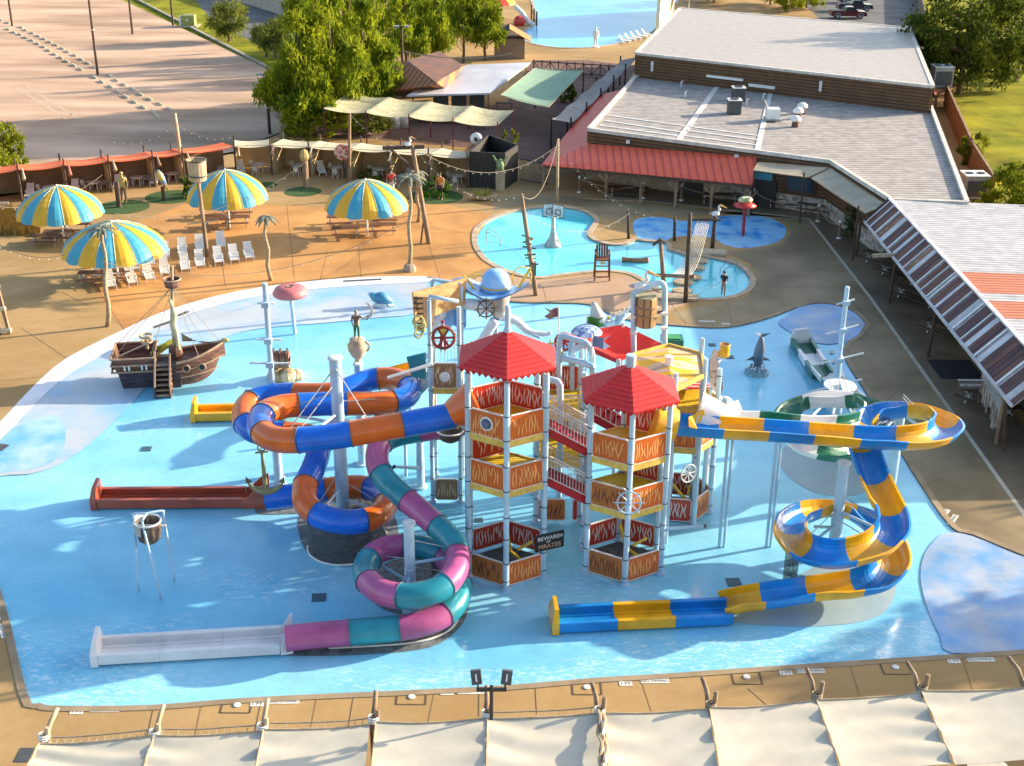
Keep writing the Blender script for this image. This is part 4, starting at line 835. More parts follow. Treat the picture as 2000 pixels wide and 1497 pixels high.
def hexroof(t,c,Rr,ze,za,rot=-90,m=lr):
    q=hexv(c,Rr,rot); ap=V((c.x,c.y,za)); k=.06; cen=ap
    for i in range(6):
        a,b_=q[i]+V((0,0,ze)),q[(i+1)%6]+V((0,0,ze)); a2,b2=a.lerp(V((c.x,c.y,ze)),.02),b_.lerp(V((c.x,c.y,ze)),.02)
        vs=[];fs=[];n=10
        # overlapping boards: each course stands a little proud of the one above
        for j in range(n):
            f0,f1=j/n,(j+1)/n; lo0,lo1=a.lerp(ap,f0),b_.lerp(ap,f0); hi0,hi1=a.lerp(ap,f1),b_.lerp(ap,f1); up=V((0,0,.05)); s_=len(vs)
            vs+=[lo0+up,lo1+up,hi1,hi0,lo0-V((0,0,.0)),lo1-V((0,0,.0))]; fs+=[(s_,s_+1,s_+2,s_+3),(s_+4,s_+5,s_+1,s_)]
        s_=len(vs); vs+=[a-V((0,0,.02)),b_-V((0,0,.02)),ap-V((0,0,.12))]; fs.append((s_+2,s_+1,s_))
        for j in range(8):  # scalloped fringe
            p0,p1=a.lerp(b_,j/8),a.lerp(b_,(j+1)/8); s_=len(vs); vs+=[p0,p1,p0.lerp(p1,.5)-V((0,0,.16))]; fs+=[(s_,s_+2,s_+1),(s_,s_+1,s_+2)]
        MB().add(vs,fs).build('roof_panel',m,t)
redlap=mat('red_roof_boards',(.66,.03,.03),.55,var=.1,scale=1.5,dirt=.12)
# tower one
c1=V((-.2,49.75,0)); h1=hexv(c1,1.87)
T1=thing('play_tower','taller red roofed hexagonal climbing tower left of centre','play tower',c1)
posts(T1,h1,9.75)
z1e=PY(977,740,c1.y-2.2).z; z1a=PY(975,641,c1.y).z
hexroof(T1,c1,2.28,z1e,z1a-.1,m=redlap)
MB().lathe((c1.x,c1.y,z1a-.5),[(.16,0),(.16,.5),(.11,.55),(.11,1.45),(.04,1.5)],14).build('roof_mast',steel,T1)
for z in (7.0,4.65): hexdeck(T1,h1,z)
F,Rf,Rb,Bk,Lb,Lf=h1
for (a,b_,z,m) in ((Lf,F,7.05,panelm),(F,Rf,7.05,panelm),(Rb,Bk,7.05,panelr),(Bk,Lb,7.05,panelr),(Lf,F,4.7,panelm),(F,Rf,4.7,panelm),(Lb,Lf,4.7,panelr),(Bk,Lb,4.7,panelr),(Lf,F,.1,panelb),(F,Rf,.1,panelm),(Rb,Bk,.1,panelr),(Bk,Lb,.1,panelr)):
    panel(T1,a,b_,z,z+(1.12 if z>1 else 1.1),m)
o=panel(T1,Lf,F,7.05,7.06,panelm,fr=False)
mid=(Lf+F)/2; nd=(mid-c1).normalized(); nd.z=0
MB().ring(mid+nd*.05+V((0,0,7.65)),.27,.05,nd).build('porthole_ring',white,T1); MB().ball(mid+nd*.05+V((0,0,7.65)),.22,10,6).build('porthole_dome',mat('porthole_blue',(.10,.12,.2),.15),T1)
def climber(t,hv,z=.0):   # yellow pipes and dark net climber inside the ground level
    cen=sum(hv,V((0,0,0)))/6
    MB().tube([hv[5].lerp(cen,.25)+V((0,0,.9)),hv[0].lerp(cen,.35)+V((.1,.4,.35)),hv[0].lerp(cen,.2)+V((0,0,.1))],.08,6).build('climbing_pipe',yellow,t)
    MB().tube([hv[3].lerp(cen,.3)+V((0,0,1.1)),cen+V((.2,0,.7)),hv[1].lerp(cen,.3)+V((0,0,.2))],.08,6).build('climbing_pipe',yellow,t)
    MB().tube([hv[2].lerp(cen,.3)+V((0,0,.8)),cen+V((.5,.3,.6))],.07,6).build('climbing_pipe',yellow,t)
    MB().prism([(p.x,p.y) for p in [cen+(q-cen)*.86 for q in hv]],-.03,.03).build('rubber_floor',mat('dark_rubber',(.05,.06,.06),.8,col2=(.14,.16,.16),scale=4),t)
climber(T1,h1)
# tower two
c2=V((4.95,50.15,0)); h2=hexv(c2,1.9)
T2=thing('play_tower','lower red roofed hexagonal climbing tower right of centre','play tower',c2)
z2e=PY(1222,807,c2.y-2.25).z; z2a=PY(1216,706,c2.y).z
posts(T2,h2,z2e+.1); hexroof(T2,c2,2.3,z2e,z2a-.1,m=redlap)
MB().lathe((c2.x,c2.y,z2a-.3),[(.22,0),(.22,.55),(.2,.6)],12).build('roof_cap',steel,T2)
for z in (5.75,3.45): hexdeck(T2,h2,z)
F2,Rf2,Rb2,Bk2,Lb2,Lf2=h2
for (a,b_,z,m) in ((Lf2,F2,5.8,panelm),(F2,Rf2,5.8,panelm),(Rb2,Bk2,5.8,panelr),(Lf2,F2,3.5,panelb),(F2,Rf2,3.5,panelm),(Rb2,Bk2,3.5,panelr),(Lf2,F2,.1,panelb),(F2,Rf2,.1,panelm),(Rb2,Bk2,.1,panelr),(Bk2,Lb2,.1,panelr)):
    panel(T2,a,b_,z,z+1.12,m)
climber(T2,h2)
def wheel(name,label,c,r,nrm,m,spokes=8,parent=None,handles=True,cat='ship wheel',thin=.035):
    c=V(c); nrm=V(nrm).normalized(); u=nrm.cross(V((0,0,1))).normalized(); w_=nrm.cross(u)
    t=MB().ring(c,r,thin,nrm,24,6).build('ship_wheel',m,parent); t['label']=label; MB().ball(c,r*.16,8,6).build('hub',m,t); b=MB()
    for k in range(spokes):
        a=2*PI*k/spokes; b.tube([c,c+(u*cos(a)+w_*sin(a))*r*(1.3 if handles else 1)],thin*.8,5)
    b.build('spokes',m,t); return t
MB_=None
wheel('ship_wheel','pale blue ship wheel mounted on the front post of the lower tower',(F2.x,F2.y-.22,4.15),.5,(0,-1,.1),steel,parent=T2)
# warning sign
sg1=P(1043,1038,1.2); 
t=thing('warning_sign','black sign lettered beware of pirates on a post of the taller tower','sign',V((Rf.x,Rf.y,0)))
so1=V((Rf.x+.02,Rf.y-.2,1.85))
bo=MB().box((.25,0,0),(1.35,.07,.8)).build('board',mat('black_board',(.012,.012,.012),.5),org=(0,0,0)); bo.parent=t; bo.location=so1-ORG[t.name]; bo.rotation_euler=(0,0,R(24))
for s_,sz,x,z,m in (('BEWARE',.27,.18,.2,white),('OF',.16,.18,.02,white),('PIRATES',.30,.24,-.2,mat('gold_letters',(.62,.36,.2),.5)),('*',.4,.78,.12,white)):
    l=bpy.data.objects.new('lettering',text_mesh(s_,sz,.004)); l.data.materials.append(m); sc.collection.objects.link(l); l.parent=bo; l.location=(x,-.045,z); l.rotation_euler=(R(90),0,0)
# stair bridges between the towers
stairm=mat('red_stair',(.45,.01,.02),.5,dirt=.1)
def railing(t,a,b_,h=1.0,n=14,m=frame_m,r=.028,name='railing'):
    a,b_=V(a),V(b_); b=MB(); b.tube([a+V((0,0,h)),b_+V((0,0,h))],r*1.3,5); b.tube([a+V((0,0,h*.87)),b_+V((0,0,h*.87))],r,5); b.tube([a+V((0,0,.12)),b_+V((0,0,.12))],r,5)
    for k in range(n+1): p=a.lerp(b_,k/n); b.tube([p+V((0,0,.1)),p+V((0,0,h))],r*.5,4)
    return b.build(name,m,t)
def stairbridge(t,a,b_,w,z0,z1,n=7):
    a=V((a.x,a.y,z0)); b_=V((b_.x,b_.y,z1)); d=V((b_.x-a.x,b_.y-a.y,0)).normalized(); s=V((-d.y,d.x,0))*w/2
    for sg in(-1,1):
        MB().beam(a+s*sg+V((0,0,-.12)),b_+s*sg+V((0,0,-.12)),.06,.34).build('stringer',stairm,t); railing(t,a+s*sg,b_+s*sg,1.15)
    for k in range(n):
        p=a.lerp(b_,(k+.5)/n); o=MB().box(p+V((0,0,-.02)),((b_-a).length/n*1.02,w,.06),rz=math.atan2(d.y,d.x)).build('tread',stairm,t)
S1=thing('stair_bridge','upper red stair bridge with white rails between the two towers','stair bridge',V((2.3,50,0)))
stairbridge(S1,(Rf+Rb)/2,(Lf2+Lb2)/2,1.35,7.0,5.75)
S2=thing('stair_bridge','lower red stair bridge with white rails between the two towers','stair bridge',V((2.3,50,0)))
stairbridge(S2,(Rf+Rb)/2,(Lf2+Lb2)/2,1.35,4.65,3.45)
# ---- rear towers
def boxdeck(t,x0,x1,y0,y1,z,m=deckY):
    MB().box(((x0+x1)/2,(y0+y1)/2,z-.03),(x1-x0-.04,y1-y0-.04,.06)).build('deck_floor',m,t); b=MB()
    for a,c in (((x0,y0),(x1,y0)),((x1,y0),(x1,y1)),((x1,y1),(x0,y1)),((x0,y1),(x0,y0))): b.beam((a[0],a[1],z-.1),(c[0],c[1],z-.1),.09,.28)
    b.build('deck_edge',yedge,t)
c3=P(862,835,1.); x0=P(838,880).x
T3=thing('play_tower','tall open tower behind the left red roof holding the blue pirate hat','play tower',V((-3.3,56.5,0)))
xs=(PY(840,700,55.5).x,PY(897,700,55.5).x); ys=(55.5,58.2)
c4=[V((xs[0],ys[0],0)),V((xs[1],ys[0],0)),V((xs[1],ys[1],0)),V((xs[0],ys[1],0))]
zz=lambda px,py,Y:PY(px,py,Y).z
zd=zz(865,760,55.5); zt3=zz(838,585,55.5)
for i,p in enumerate(c4): posts(T3,[p],zt3 if i in(0,3) else zt3-.3,.10)
zd2=zd
boxdeck(T3,xs[0],xs[1],ys[0],ys[1],zd2); boxdeck(T3,xs[0],xs[1],ys[0],ys[1],zd2-2.4)
panel(T3,c4[0],c4[1],zd2+.05,zd2+1.3,paneld); panel(T3,c4[0],c4[1],zd2-2.35,zd2-1.2,panelr); panel(T3,c4[0],c4[3],zd2-2.35,zd2-1.2,paneld)
railing(T3,c4[3]+V((0,0,zd2)),c4[2]+V((0,0,zd2)),1.5,8); railing(T3,c4[0]+V((0,0,zd2)),c4[3]+V((0,0,zd2)),1.3,8)
panel(T3,c4[0],c4[1],.1,1.2,paneld)
MB().ball(((xs[0]+xs[1])/2,ys[0]-.1,zd2+.65),.26,12,8,(1,.4,1)).build('skull_boss',white,T3)
MB().tube([c4[0]+V((-.0,0,zt3)),c4[0]+V((0,0,zt3+.15)),c4[1]+V((0,0,zt3-.1))],.09,10).build('hoop_pipe',steel,T3,smooth=True)
MB().tube([c4[3]+V((0,0,zt3)),c4[2]+V((0,0,zt3-.2))],.08,10).build('hoop_pipe',steel,T3)
# stair to the rear tower on the left
t=thing('stair_flight','steel stair with railings and a teal side panel left of the rear tower','stair',V((xs[0]-2,57,0)))
sa,sbt=V((xs[0]-2.9,57.5,zd2-3.2)),V((xs[0],57.5,zd2))
for dy in(-.6,.6): MB().beam(sa+V((0,dy,-.1)),sbt+V((0,dy,-.1)),.06,.3).build('stringer',steel,t); railing(t,sa+V((0,dy,0)),sbt+V((0,dy,0)),1.,9)
for k in range(10): p=sa.lerp(sbt,(k+.5)/10); MB().box(p,(.32,1.2,.05)).build('tread',grey,t)
MB().slab([PY(794,697,55.9),PY(832,688,55.9),PY(832,740,55.9),PY(804,735,55.9)],.08).build('side_panel',teal,t)
for x in (-2.9,-1.5): MB().tube([(xs[0]+x,58,0),(xs[0]+x,58,zd2-3.2+(2.9+x)*1.1+1.2)],.08,8).build('post',steel,t)
MB().tube([V((xs[0],55.3,zd2+1.3)),V((xs[0]-1.9,54.6,zd2+.95))],[.1,.07],8).build('water_spout',white,t)
# wooden sign crate on top
wb=mat('orange_planks',(.42,.20,.06),.7,col2=(.60,.36,.16),scale=1.5,stretch=(.4,2,3),bump=.3)
a=PY(812,592,56.5); b_=PY(900,560,58.5)
t=thing('plank_sign','slanting orange plank board with a torn dark edge on top of the rear tower','sign board',V((xs[0],56,0)))
MB().slab([a+V((-.1,0,.5)),b_+V((.3,0,.45)),b_+V((.2,-.3,-.8)),a+V((0,-.3,-.9))],.12).build('board',wb,t); MB().slab([a+V((.0,0,.35)),a+V((.9,.5,.1)),a+V((.7,.4,-1.3)),a+V((.1,0,-1.25))],.12).build('board',wood,t)
b=MB()
for k in range(7): z=a.z+.3-k*.25; b.beam((a.x-.1,a.y-.1,z),(a.x+.35,a.y-.05,z-.05),.1,.06)
b.build('torn_edge',darkwood,t)
# blue pirate hat and kraken-like arms
hm=mat('pale_blue_hat',(.20,.46,.84),.4,col2=(.42,.62,.86),scale=.9,lo=.4,hi=.6,coat=.2)
Yh=59.; hc=PY(968,570,Yh)
t=thing('hat_bucket','big pale blue pirate hat sculpture above the left red roof','sculpture',V((hc.x,hc.y,0)))
b=MB(); n=26; rows=[(.02,.95),(.35,.92),(.58,.7),(.68,.3),(.72,.0)]
b.lathe(hc+V((0,0,.15)),[(r,z) for r,z in reversed(rows)],n,sx=1.05); b.build('crown',hm,t,smooth=True)
def brim(u,v):
    a=2*PI*u; r=.62+v*(.75+.12*cos(2*a)); return hc+V((r*cos(a)*1.1,r*sin(a),.1+v*(.12+.30*cos(2*a+.3)-.15*sin(a))))
MB().sheet(brim,32,4,.06).build('brim',hm,t,smooth=True)
MB().ring(hc+V((0,0,.32)),.70,.05,(0,0,1),20).build('hat_band',mat('gold_band',(.55,.42,.1),.4),t)
MB().lathe(hc+V((.1,-.1,-1.2)),[(.25,0),(.5,.5),(.62,1.0),(.55,1.3)],16).build('head',mat('grey_head',(.38,.36,.34),.6,dirt=.3),t,smooth=True)
MB().tube([V((hc.x,hc.y,0)),hc+V((0,0,-1.1))],.14,10).build('post',steel,t)
arm=mat('white_blue_arm',(.66,.72,.80),.4,var=.1,coat=.2)
def limb(p,rr,name='arm'): MB().tube(curve([hc+V(q) for q in p],5),[rr*(1-.75*i/(len(p)*5-5)) for i in range(len(p)*5-4)],8).build(name,arm,t,smooth=True)
limb([(-.3,-.3,-.8),(-1.3,-.4,-.5),(-2.2,-.6,-.7),(-2.9,-.9,-1.4),(-3.1,-1.,-2.2),(-2.8,-1.,-2.5)],.34)
limb([(.2,0,-1.2),(1.0,0,-1.5),(1.6,-.1,-2.0),(2.4,-.2,-2.1),(2.7,-.2,-2.0)],.28)
limb([(0,-.4,-1.3),(-.6,-.6,-2.2),(-1.4,-.8,-3.2),(-2.2,-.9,-3.8),(-3.0,-1,-3.9)],.28)
limb([(-.4,0,-.6),(-1.2,.5,.2),(-1.9,.7,.3),(-2.5,.6,-.1)],.30)
MB().sheet(lambda u,v:hc+V((-3.0+1.6*u,-.7+.3*sin(u*9),-.3-1.3*v+.25*sin(u*13)*v)),16,5,.05).build('frill',hm,t,smooth=True)
for dx,dz,rot in ((-1.1,.35,-.7),(1.35,.75,.5)):
    q=hc+V((dx,-.3,dz)); MB().tube([q+V((rot*.6,0,.55)),q-V((rot*.6,0,.5))],.06,6).build('trim_stick',yellow,t); MB().ring(q+V((-.2*rot,0,.1)),.5,.03,(.4,-1,.1),18).build('trim_hoop',yellow,t)
# figures, wheels, life rings on the rear posts
wheel('ship_wheel','red and white ship wheel below the pirate figure at the left rear tower',PY(866,660,55.0),.5,(.1,-1,.1),mat('dark_red_rim',(.28,.03,.02),.5),6,handles=False,thin=.07,parent=T3)
wheel('ship_wheel','dark ship wheel behind the left red roof under the pirate hat',PY(950,603,57.),.42,(.3,-1,0),darkwood,8,parent=T3)
t=thing('rope_coil','coil of pale yellow rope hung on the left rear tower','rope',V((xs[0]-.7,55.3,0)))
rp_=PY(819,638,55.2); b=MB()
for k in range(4): b.ring(rp_+V((random.uniform(-.05,.05),-.05*k,.25-.18*k)),.25-.02*k,.05,(.2*k,-1,.2),14,5)
b.build('coil',mat('yellow_rope',(.55,.5,.2),.8),t)
# big pale pipes arching over the middle
t=thing('spray_pipes','thick pale blue spray pipes arching between the two red roofs','pipe frame',V((2.8,55.5,0)))
def bigpipe(ps,r=.14,name='pipe'): MB().tube(curve([PY(x,y,Y) for x,y,Y in ps],5),r,10).build(name,steel,t,smooth=True)
bigpipe([(1092,1000,56),(1092,730,56),(1093,668,56),(1098,657,56),(1125,664,55.7),(1147,672,55.5),(1156,690,55.5),(1157,720,55.5),(1157,900,55.5)])
bigpipe([(1066,692,56.6),(1100,700,56),(1135,708,55.5),(1160,718,55)],.15)
bigpipe([(1117,900,56.5),(1117,700,56.5),(1116,672,56.6)],.17); bigpipe([(1116,712,56.4),(1119,688,56.2),(1133,677,55.8),(1148,674,55.6)],.14)
bigpipe([(1061,740,52.8),(1085,744,52.7),(1093,752,52.6),(1094,770,52.6),(1094,900,52.6)],.15)
bigpipe([(1055,660,56.8),(1040,655,57)],.06)
wheel('ship_wheel','yellow spoked wheel between the rear pipes',PY(1075,695,56.6),.62,(.3,-1,.1),yellow,8,parent=t)
wheel('ship_wheel','red wheel behind the arched pipe of the rear structure',PY(1101,668,57.5),.42,(.1,-1,.1),red,8,handles=False,thin=.06,parent=t)
T4=thing('play_deck','rear middle play deck with carved panels behind the stair bridges','play tower',V((2.6,55.4,0)))
xa,xb=PY(1050,780,53.6).x,PY(1140,780,53.6).x
q4=[V((xa,53.6,0)),V((xb,53.6,0)),V((xb,56.4,0)),V((xa,56.4,0))]; z4=zz(1090,812,53.6)
posts(T4,q4,z4+2.2,.12); boxdeck(T4,xa,xb,53.6,56.4,z4); boxdeck(T4,xa,xb,53.6,56.4,z4-2.4)
panel(T4,q4[3],q4[2],z4+.05,z4+1.25,panelr); panel(T4,q4[0],q4[3],z4+.05,z4+1.25,panelm); panel(T4,q4[3],q4[2],z4-2.3,z4-1.2,paneld); railing(T4,q4[0]+V((0,0,z4)),q4[1]+V((0,0,z4)),1.,9)
panel(T4,q4[0],V((xa+1.5,53.6,0)),.1,1.2,panelb); panel(T4,V((xa+1.6,53.6,0)),q4[1],.1,1.2,panelr)
S3=thing('stair_bridge','dark red ramp behind the lower tower roof','stair bridge',V((6.,54,0)))
stairbridge(S3,V((xb,55,0)),V((6.6,54.2,0)),1.2,z4,3.9)
# red fabric roof
rf=mat('red_fabric',(.85,.05,.035),.55,var=.1,scale=1.2,dirt=.15)
def fab(t,cs,m,sag,name='fabric_roof'): 
    MB().sheet(lambda u,v:cs[0].lerp(cs[1],u).lerp(cs[3].lerp(cs[2],u),v)-V((0,0,sag*16*u*(1-u)*v*(1-v))),12,12,.04).build(name,m,t,smooth=True)
t=thing('fabric_roof','red tensioned fabric roof behind the towers','canopy',V((5,57,0)))
cs=[P(1091,656,7.6),P(1208,706,7.0),P(1294,672,7.0),P(1216,634,7.8)]
fab(t,cs,rf,.7)
for p in cs: MB().tube([V((p.x,p.y,0)),V((p.x,p.y,p.z+.1))],.11,8).build('post',steel,t)
MB().beam(cs[0],cs[1],.1,.22).build('edge_board',stairm,t)
# tower five with the yellow roof
hc5=V((PY(1325,990,54.6).x,54.9,0)); h5=hexv(hc5,1.5,-68)
T5=thing('play_tower','rear right tower with carved panels under the yellow fabric roof','play tower',hc5)
posts(T5,h5,7.5,.12); z5=3.9
hexdeck(T5,h5,z5); hexdeck(T5,h5,6.0)
for i,(z,m) in ((0,(.1,panelb)),(5,(.1,panelr)),(2,(.1,panelr)),(3,(.1,panelb)),(0,(z5+.05,panelm)),(5,(z5+.05,panelm)),(2,(z5+.05,panelr)),(1,(.1,panelb)),(2,(6.05,panelr)),(3,(6.05,panelr))):
    panel(T5,h5[i],h5[(i+1)%6],z,z+1.15,m)
climber(T5,h5)
wheel('ship_wheel','white ship wheel on the right rear tower beside the dark red panel',PY(1345,925,52.6),.42,(.6,-1,.1),white,8,handles=False,parent=T5)
yf=mat('yellow_fabric',(.72,.40,.02),.6,col2=(.62,.42,.28),scale=1.0,stretch=(.5,2.,1),lo=.47,hi=.54,detail=2)
yc=P(1306,712,8.2); t=thing('fabric_roof','yellow six sided fabric roof with a centre cap beside the lower red roof','canopy',V((yc.x,yc.y,0)))
rim=[P(x,y,7.7) for x,y in ((1236,694),(1306,675),(1370,692),(1376,733),(1318,762),(1246,742))]; yc=P(1306,712,8.05)
MB().add(rim+[yc],[(i,(i+1)%6,6) for i in range(6)]+[((i+1)%6,i,6) for i in range(0)]).build('fabric_roof',yf,t)
b=MB(); 
for i in range(6): b.beam(rim[i],rim[(i+1)%6],.1,.22)
b.build('roof_edge',yedge,t)
MB().lathe(yc+V((0,0,-.1)),[(.16,0),(.16,.4),(.2,.45),(.2,.5)],12).build('centre_cap',white,t)
for p in rim[2:5]: MB().tube([V((p.x,p.y,0)),V((p.x,p.y,8.5))],.11,8).build('post',steel,t)
# striped small roof, mural ship board, yellow water bucket
t=thing('striped_awning','red and white striped awning right of the yellow roof','awning',V((8.4,55.5,0)))
a=PY(1321,757,54.6); MB().slab([PY(1321,760,54.4),PY(1388,757,54.8),PY(1378,738,56.2),PY(1330,738,56.2)],.06).build('cloth',stripes('red_white_stripes',(.55,.03,.04),(.62,.50,.50),'Y',2.4,.3,.6,noise=.1,bump=0),t)
for x in (1322,1388): p=PY(x,760,54.6); MB().tube([V((p.x,p.y,0)),p],.09,8).build('post',steel,t)
Ys=57.2
t=thing('ship_cutout','tall brown sailing ship cutout board on white posts','cutout',V((PY(1400,730,Ys).x,Ys,0)))
ol=[(1396,682),(1402,690),(1404,720),(1411,738),(1412,760),(1405,778),(1398,781),(1390,765),(1384,735),(1386,706),(1392,690)]
o3=[PY(x,y,Ys) for x,y in ol]; k=len(o3)
MB().add(o3+[p+V((0,.08,0)) for p in o3],[tuple(range(k)),tuple(reversed(range(k,2*k)))]+[(i,i+k,(i+1)%k+k,(i+1)%k) for i in range(k)]).build('board',mat('brown_ship_paint',(.22,.11,.06),.6,col2=(.48,.38,.32),scale=2.6,lo=.45,hi=.55),t)
o3=[PY(x,y,Ys-.1) for x,y in ((1395,684),(1401,692),(1402,722),(1386,724),(1388,700))]; MB().slab(o3,.05).build('sail',mat('dirty_sail',(.55,.45,.40),.7,dirt=.2),t)
p=PY(1400,781,Ys); MB().tube([V((p.x,p.y+.1,0)),V((p.x,p.y+.1,p.z+1))],.08,8).build('post',white,t)
wv=mat('wave_rock',(.35,.48,.58),.5,col2=(.72,.76,.78),scale=3,lo=.45,hi=.55)
t=thing('wave_sculpture','pale blue and white carved wave below the ship cutout','sculpture',V((PY(1400,800,57).x,57,0)))
for (x,y,r) in ((1385,780,.5),(1400,792,.55),(1415,790,.45),(1378,772,.4),(1425,797,.35)): q=PY(x,y,56.6); MB().ball(q,r,9,6,(1,.8,.9)).build('wave_crest',wv,t)
q=PY(1402,792,56.8); MB().tube([V((q.x,q.y,0)),q],.12,8).build('post',steel,t); q2=PY(1447,800,56.9); MB().tube([q,q2],.05,6).build('strut',white,t)
p=P(1405,735); b=PY(1415,688,58.2)
t=thing('tipping_bucket','small yellow barrel bucket on a white arm','bucket',V((b.x,b.y,0)))
MB().lathe(b+V((0,0,-.55)),[(.2,.3),(.26,.4),(.24,.52),(.26,.66),(.24,.8),(.26,.95),(.22,.97),(.2,.9)],14).build('bucket',yel,t,smooth=True); MB().lathe(b+V((0,0,.36)),[(.2,0),(.02,.01)],14).build('water',brn,t)
q=PY(1397,712,57.6); MB().tube([q,b+V((0,0,-.25))],.05,6).build('arm',white,t); MB().tube([V((q.x,q.y,0)),q],.08,6).build('post',white,t); MB().box(b+V((-.3,0,-.1)),(.2,.2,.25)).build('counterweight',yel,t)
# barrel bucket in its tall hoop
Yb=58.; bc=PY(1262,607,Yb)
t=thing('barrel_bucket','large wooden barrel hanging in a tall pale blue hoop frame','bucket',V((bc.x,bc.y,0)))
ol=stripes('barrel_staves',(.44,.27,.12),(.20,.11,.05),'X',3.2,.18,.65,noise=.3,bump=.4)
MB().lathe(bc+V((0,0,-.78)),[(.42,0),(.50,.05),(.52,.5),(.54,.9),(.50,1.45),(.46,1.5)],22).build('staves',ol,t,smooth=False)
for z in (-.05,.35): MB().ring(bc+V((0,0,z-.1)),.545,.05,(0,0,1),22).build('hoop_band',wood,t)
MB().lathe(bc+V((0,0,.70)),[(.47,0),(.47,.03),(.02,.05)],20).build('lid',mat('olive_lid',(.24,.22,.13),.8,col2=(.34,.31,.2),scale=3),t)
fr=[PY(1237,1000,Yb),PY(1237,610,Yb),PY(1238,580,Yb),PY(1244,569,Yb),PY(1262,563,Yb),PY(1284,553,Yb+.2),PY(1295,555,Yb+.2),PY(1299,568,Yb+.2),PY(1298,600,Yb+.2),PY(1294,1000,Yb+.2)]
for p in (fr[0],fr[-1]): p.z=0
MB().tube(curve(fr,4),.14,10).build('frame',steel,t,smooth=True)
for x,y in ((1238,650),(1296,640),(1297,612),(1239,618)): q=PY(x,y,Yb); MB().box(q,(.34,.3,.12)).build('clamp',white,t)
for s in (-1,1): MB().beam(bc+V((s*.45,0,-.1)),bc+V((s*.78,0,-.05)),.1).build('axle',dgrey,t)
q=PY(1250,545,Yb); 
def pelican(label,c,s=1.,m=None,face=1,group=None):
    t=thing('pelican_statue',label,'bird statue',c,group or 'pelican statues on posts'); m=white
    MB().ball(V(c)+V((0,0,.28*s)),.26*s,10,6,(1.25,.8,.8)).build('body',m,t,smooth=True)
    MB().tube(curve([V(c)+V((face*.15*s,0,.4*s)),V(c)+V((face*.3*s,0,.62*s)),V(c)+V((face*.2*s,0,.8*s)),V(c)+V((face*.3*s,0,.95*s))],3),[.1*s]*4+[.07*s]*6,7).build('neck',m,t,smooth=True)
    MB().tube([V(c)+V((face*.3*s,0,.95*s)),V(c)+V((face*.85*s,0,.72*s))],[.09*s,.02*s],6).build('beak',mat('beak',(.5,.3,.1),.6),t)
    MB().ball(V(c)+V((-face*.25*s,0,.3*s)),.2*s,8,5,(1.3,.5,.5)).build('wing',grey,t); return t
pelican('white pelican statue perched above the barrel hoop frame',PY(1250,572,Yb+.1),1.1)
# flags
def flag(label,base,c,col,w_,h_,d=1,Y=56.):
    p=PY(*c,Y); t=thing('pennant_flag',label,'flag',V((p.x,p.y,0)),'swallow tailed flags on the towers')
    bb=PY(*base,Y); MB().tube([bb,p+V((0,0,.1))],.035,6).build('flagpole',white,t)
    vs=[];n=8
    for i in range(n+1):
        u=i/n; y=.12*sin(u*7); vs+=[p+V((d*w_*u,y,-h_*.0-h_*.15*sin(u*3))),p+V((d*w_*u,y,-h_-h_*.15*sin(u*3)))]
    mid=p+V((d*w_*.6,.0,-h_*.5)); vs.append(mid); fs=[]
    for i in range(n-3): fs.append((2*i,2*i+1,2*i+3,2*i+2))
    k=2*(n-3); fs+=[(k,2*n+2,2*n),(k+1,2*n+1,2*n+2),(k,k+1,2*n+2)]
    MB().add(vs+[v+V((0,.02,0)) for v in vs],fs+[tuple(j+len(vs) for j in reversed(f)) for f in fs]).build('cloth',col,t); return t
flag('brown swallow tailed flag left of the arched pipes',(1091,660),(1091,602),mat('mauve_flag',(.25,.14,.13),.7),.65,.45,-1,56)
flag('green swallow tailed flag over the red fabric roof',(1146,700),(1146,619),mat('green_flag',(.06,.22,.03),.7),.9,.45,1,57)
flag('slate blue swallow tailed flag in front of the red fabric roof',(1156,700),(1156,656),mat('slate_flag',(.16,.24,.42),.7),.85,.55,1,55)
t=thing('spray_parasol','small blue scalloped spray parasol above the red fabric roof','parasol',V((PY(1146,650,56.5).x,56.5,0)))
p=PY(1146,646,56.5); MB().lathe(p,[(.02,.28),(.3,.24),(.6,.08),(.75,-.08),(.7,-.06),(.02,.1)],12).build('canopy',mat('blue_white_scallop',(.10,.20,.50),.5,col2=(.60,.68,.76),scale=5,lo=.45,hi=.55),t); MB().tube([p-V((0,0,4)),p+V((0,0,.2))],.05,6).build('pole',white,t)
# green cannon pot, whale head behind the red roof
p=P(1312,668,5.8); t=thing('planter_box','green box with a red rim beside the red fabric roof','box',V((p.x,p.y,0)))
MB().box(p,(1.1,.9,.5)).build('box',grn,t); MB().box(p+V((0,0,.27)),(.8,.6,.06)).build('inset',mat('bright_green',(.05,.3,.08),.5),t); MB().tube([V((p.x,p.y,0)),p],.08,6).build('post',steel,t)
Yw=64.; 
t=thing('whale_sculpture','grey whale head sculpture with open jaw rising from the water by the deck edge','sculpture',P(1165,655))
b0=P(1170,668); tp=PY(1158,590,b0.y)
MB().tube(curve([b0,b0+V((-.1,0,1.2)),V((tp.x+.3,b0.y,tp.z*.65)),V((tp.x,b0.y,tp.z))],4),[.95,.93,.9,.86,.8,.74,.68,.6,.5,.4,.3,.2,.08],12).build('head',mat('whale_grey',(.30,.27,.26),.5,col2=(.55,.50,.45),scale=.9,lo=.4,hi=.6),t,smooth=True)
b=MB()
for k in range(9): q=b0+V((-.2+k*.27,-.9,1.5+.12*k)); b.lathe(q,[(.13,0),(.02,.38)],6)
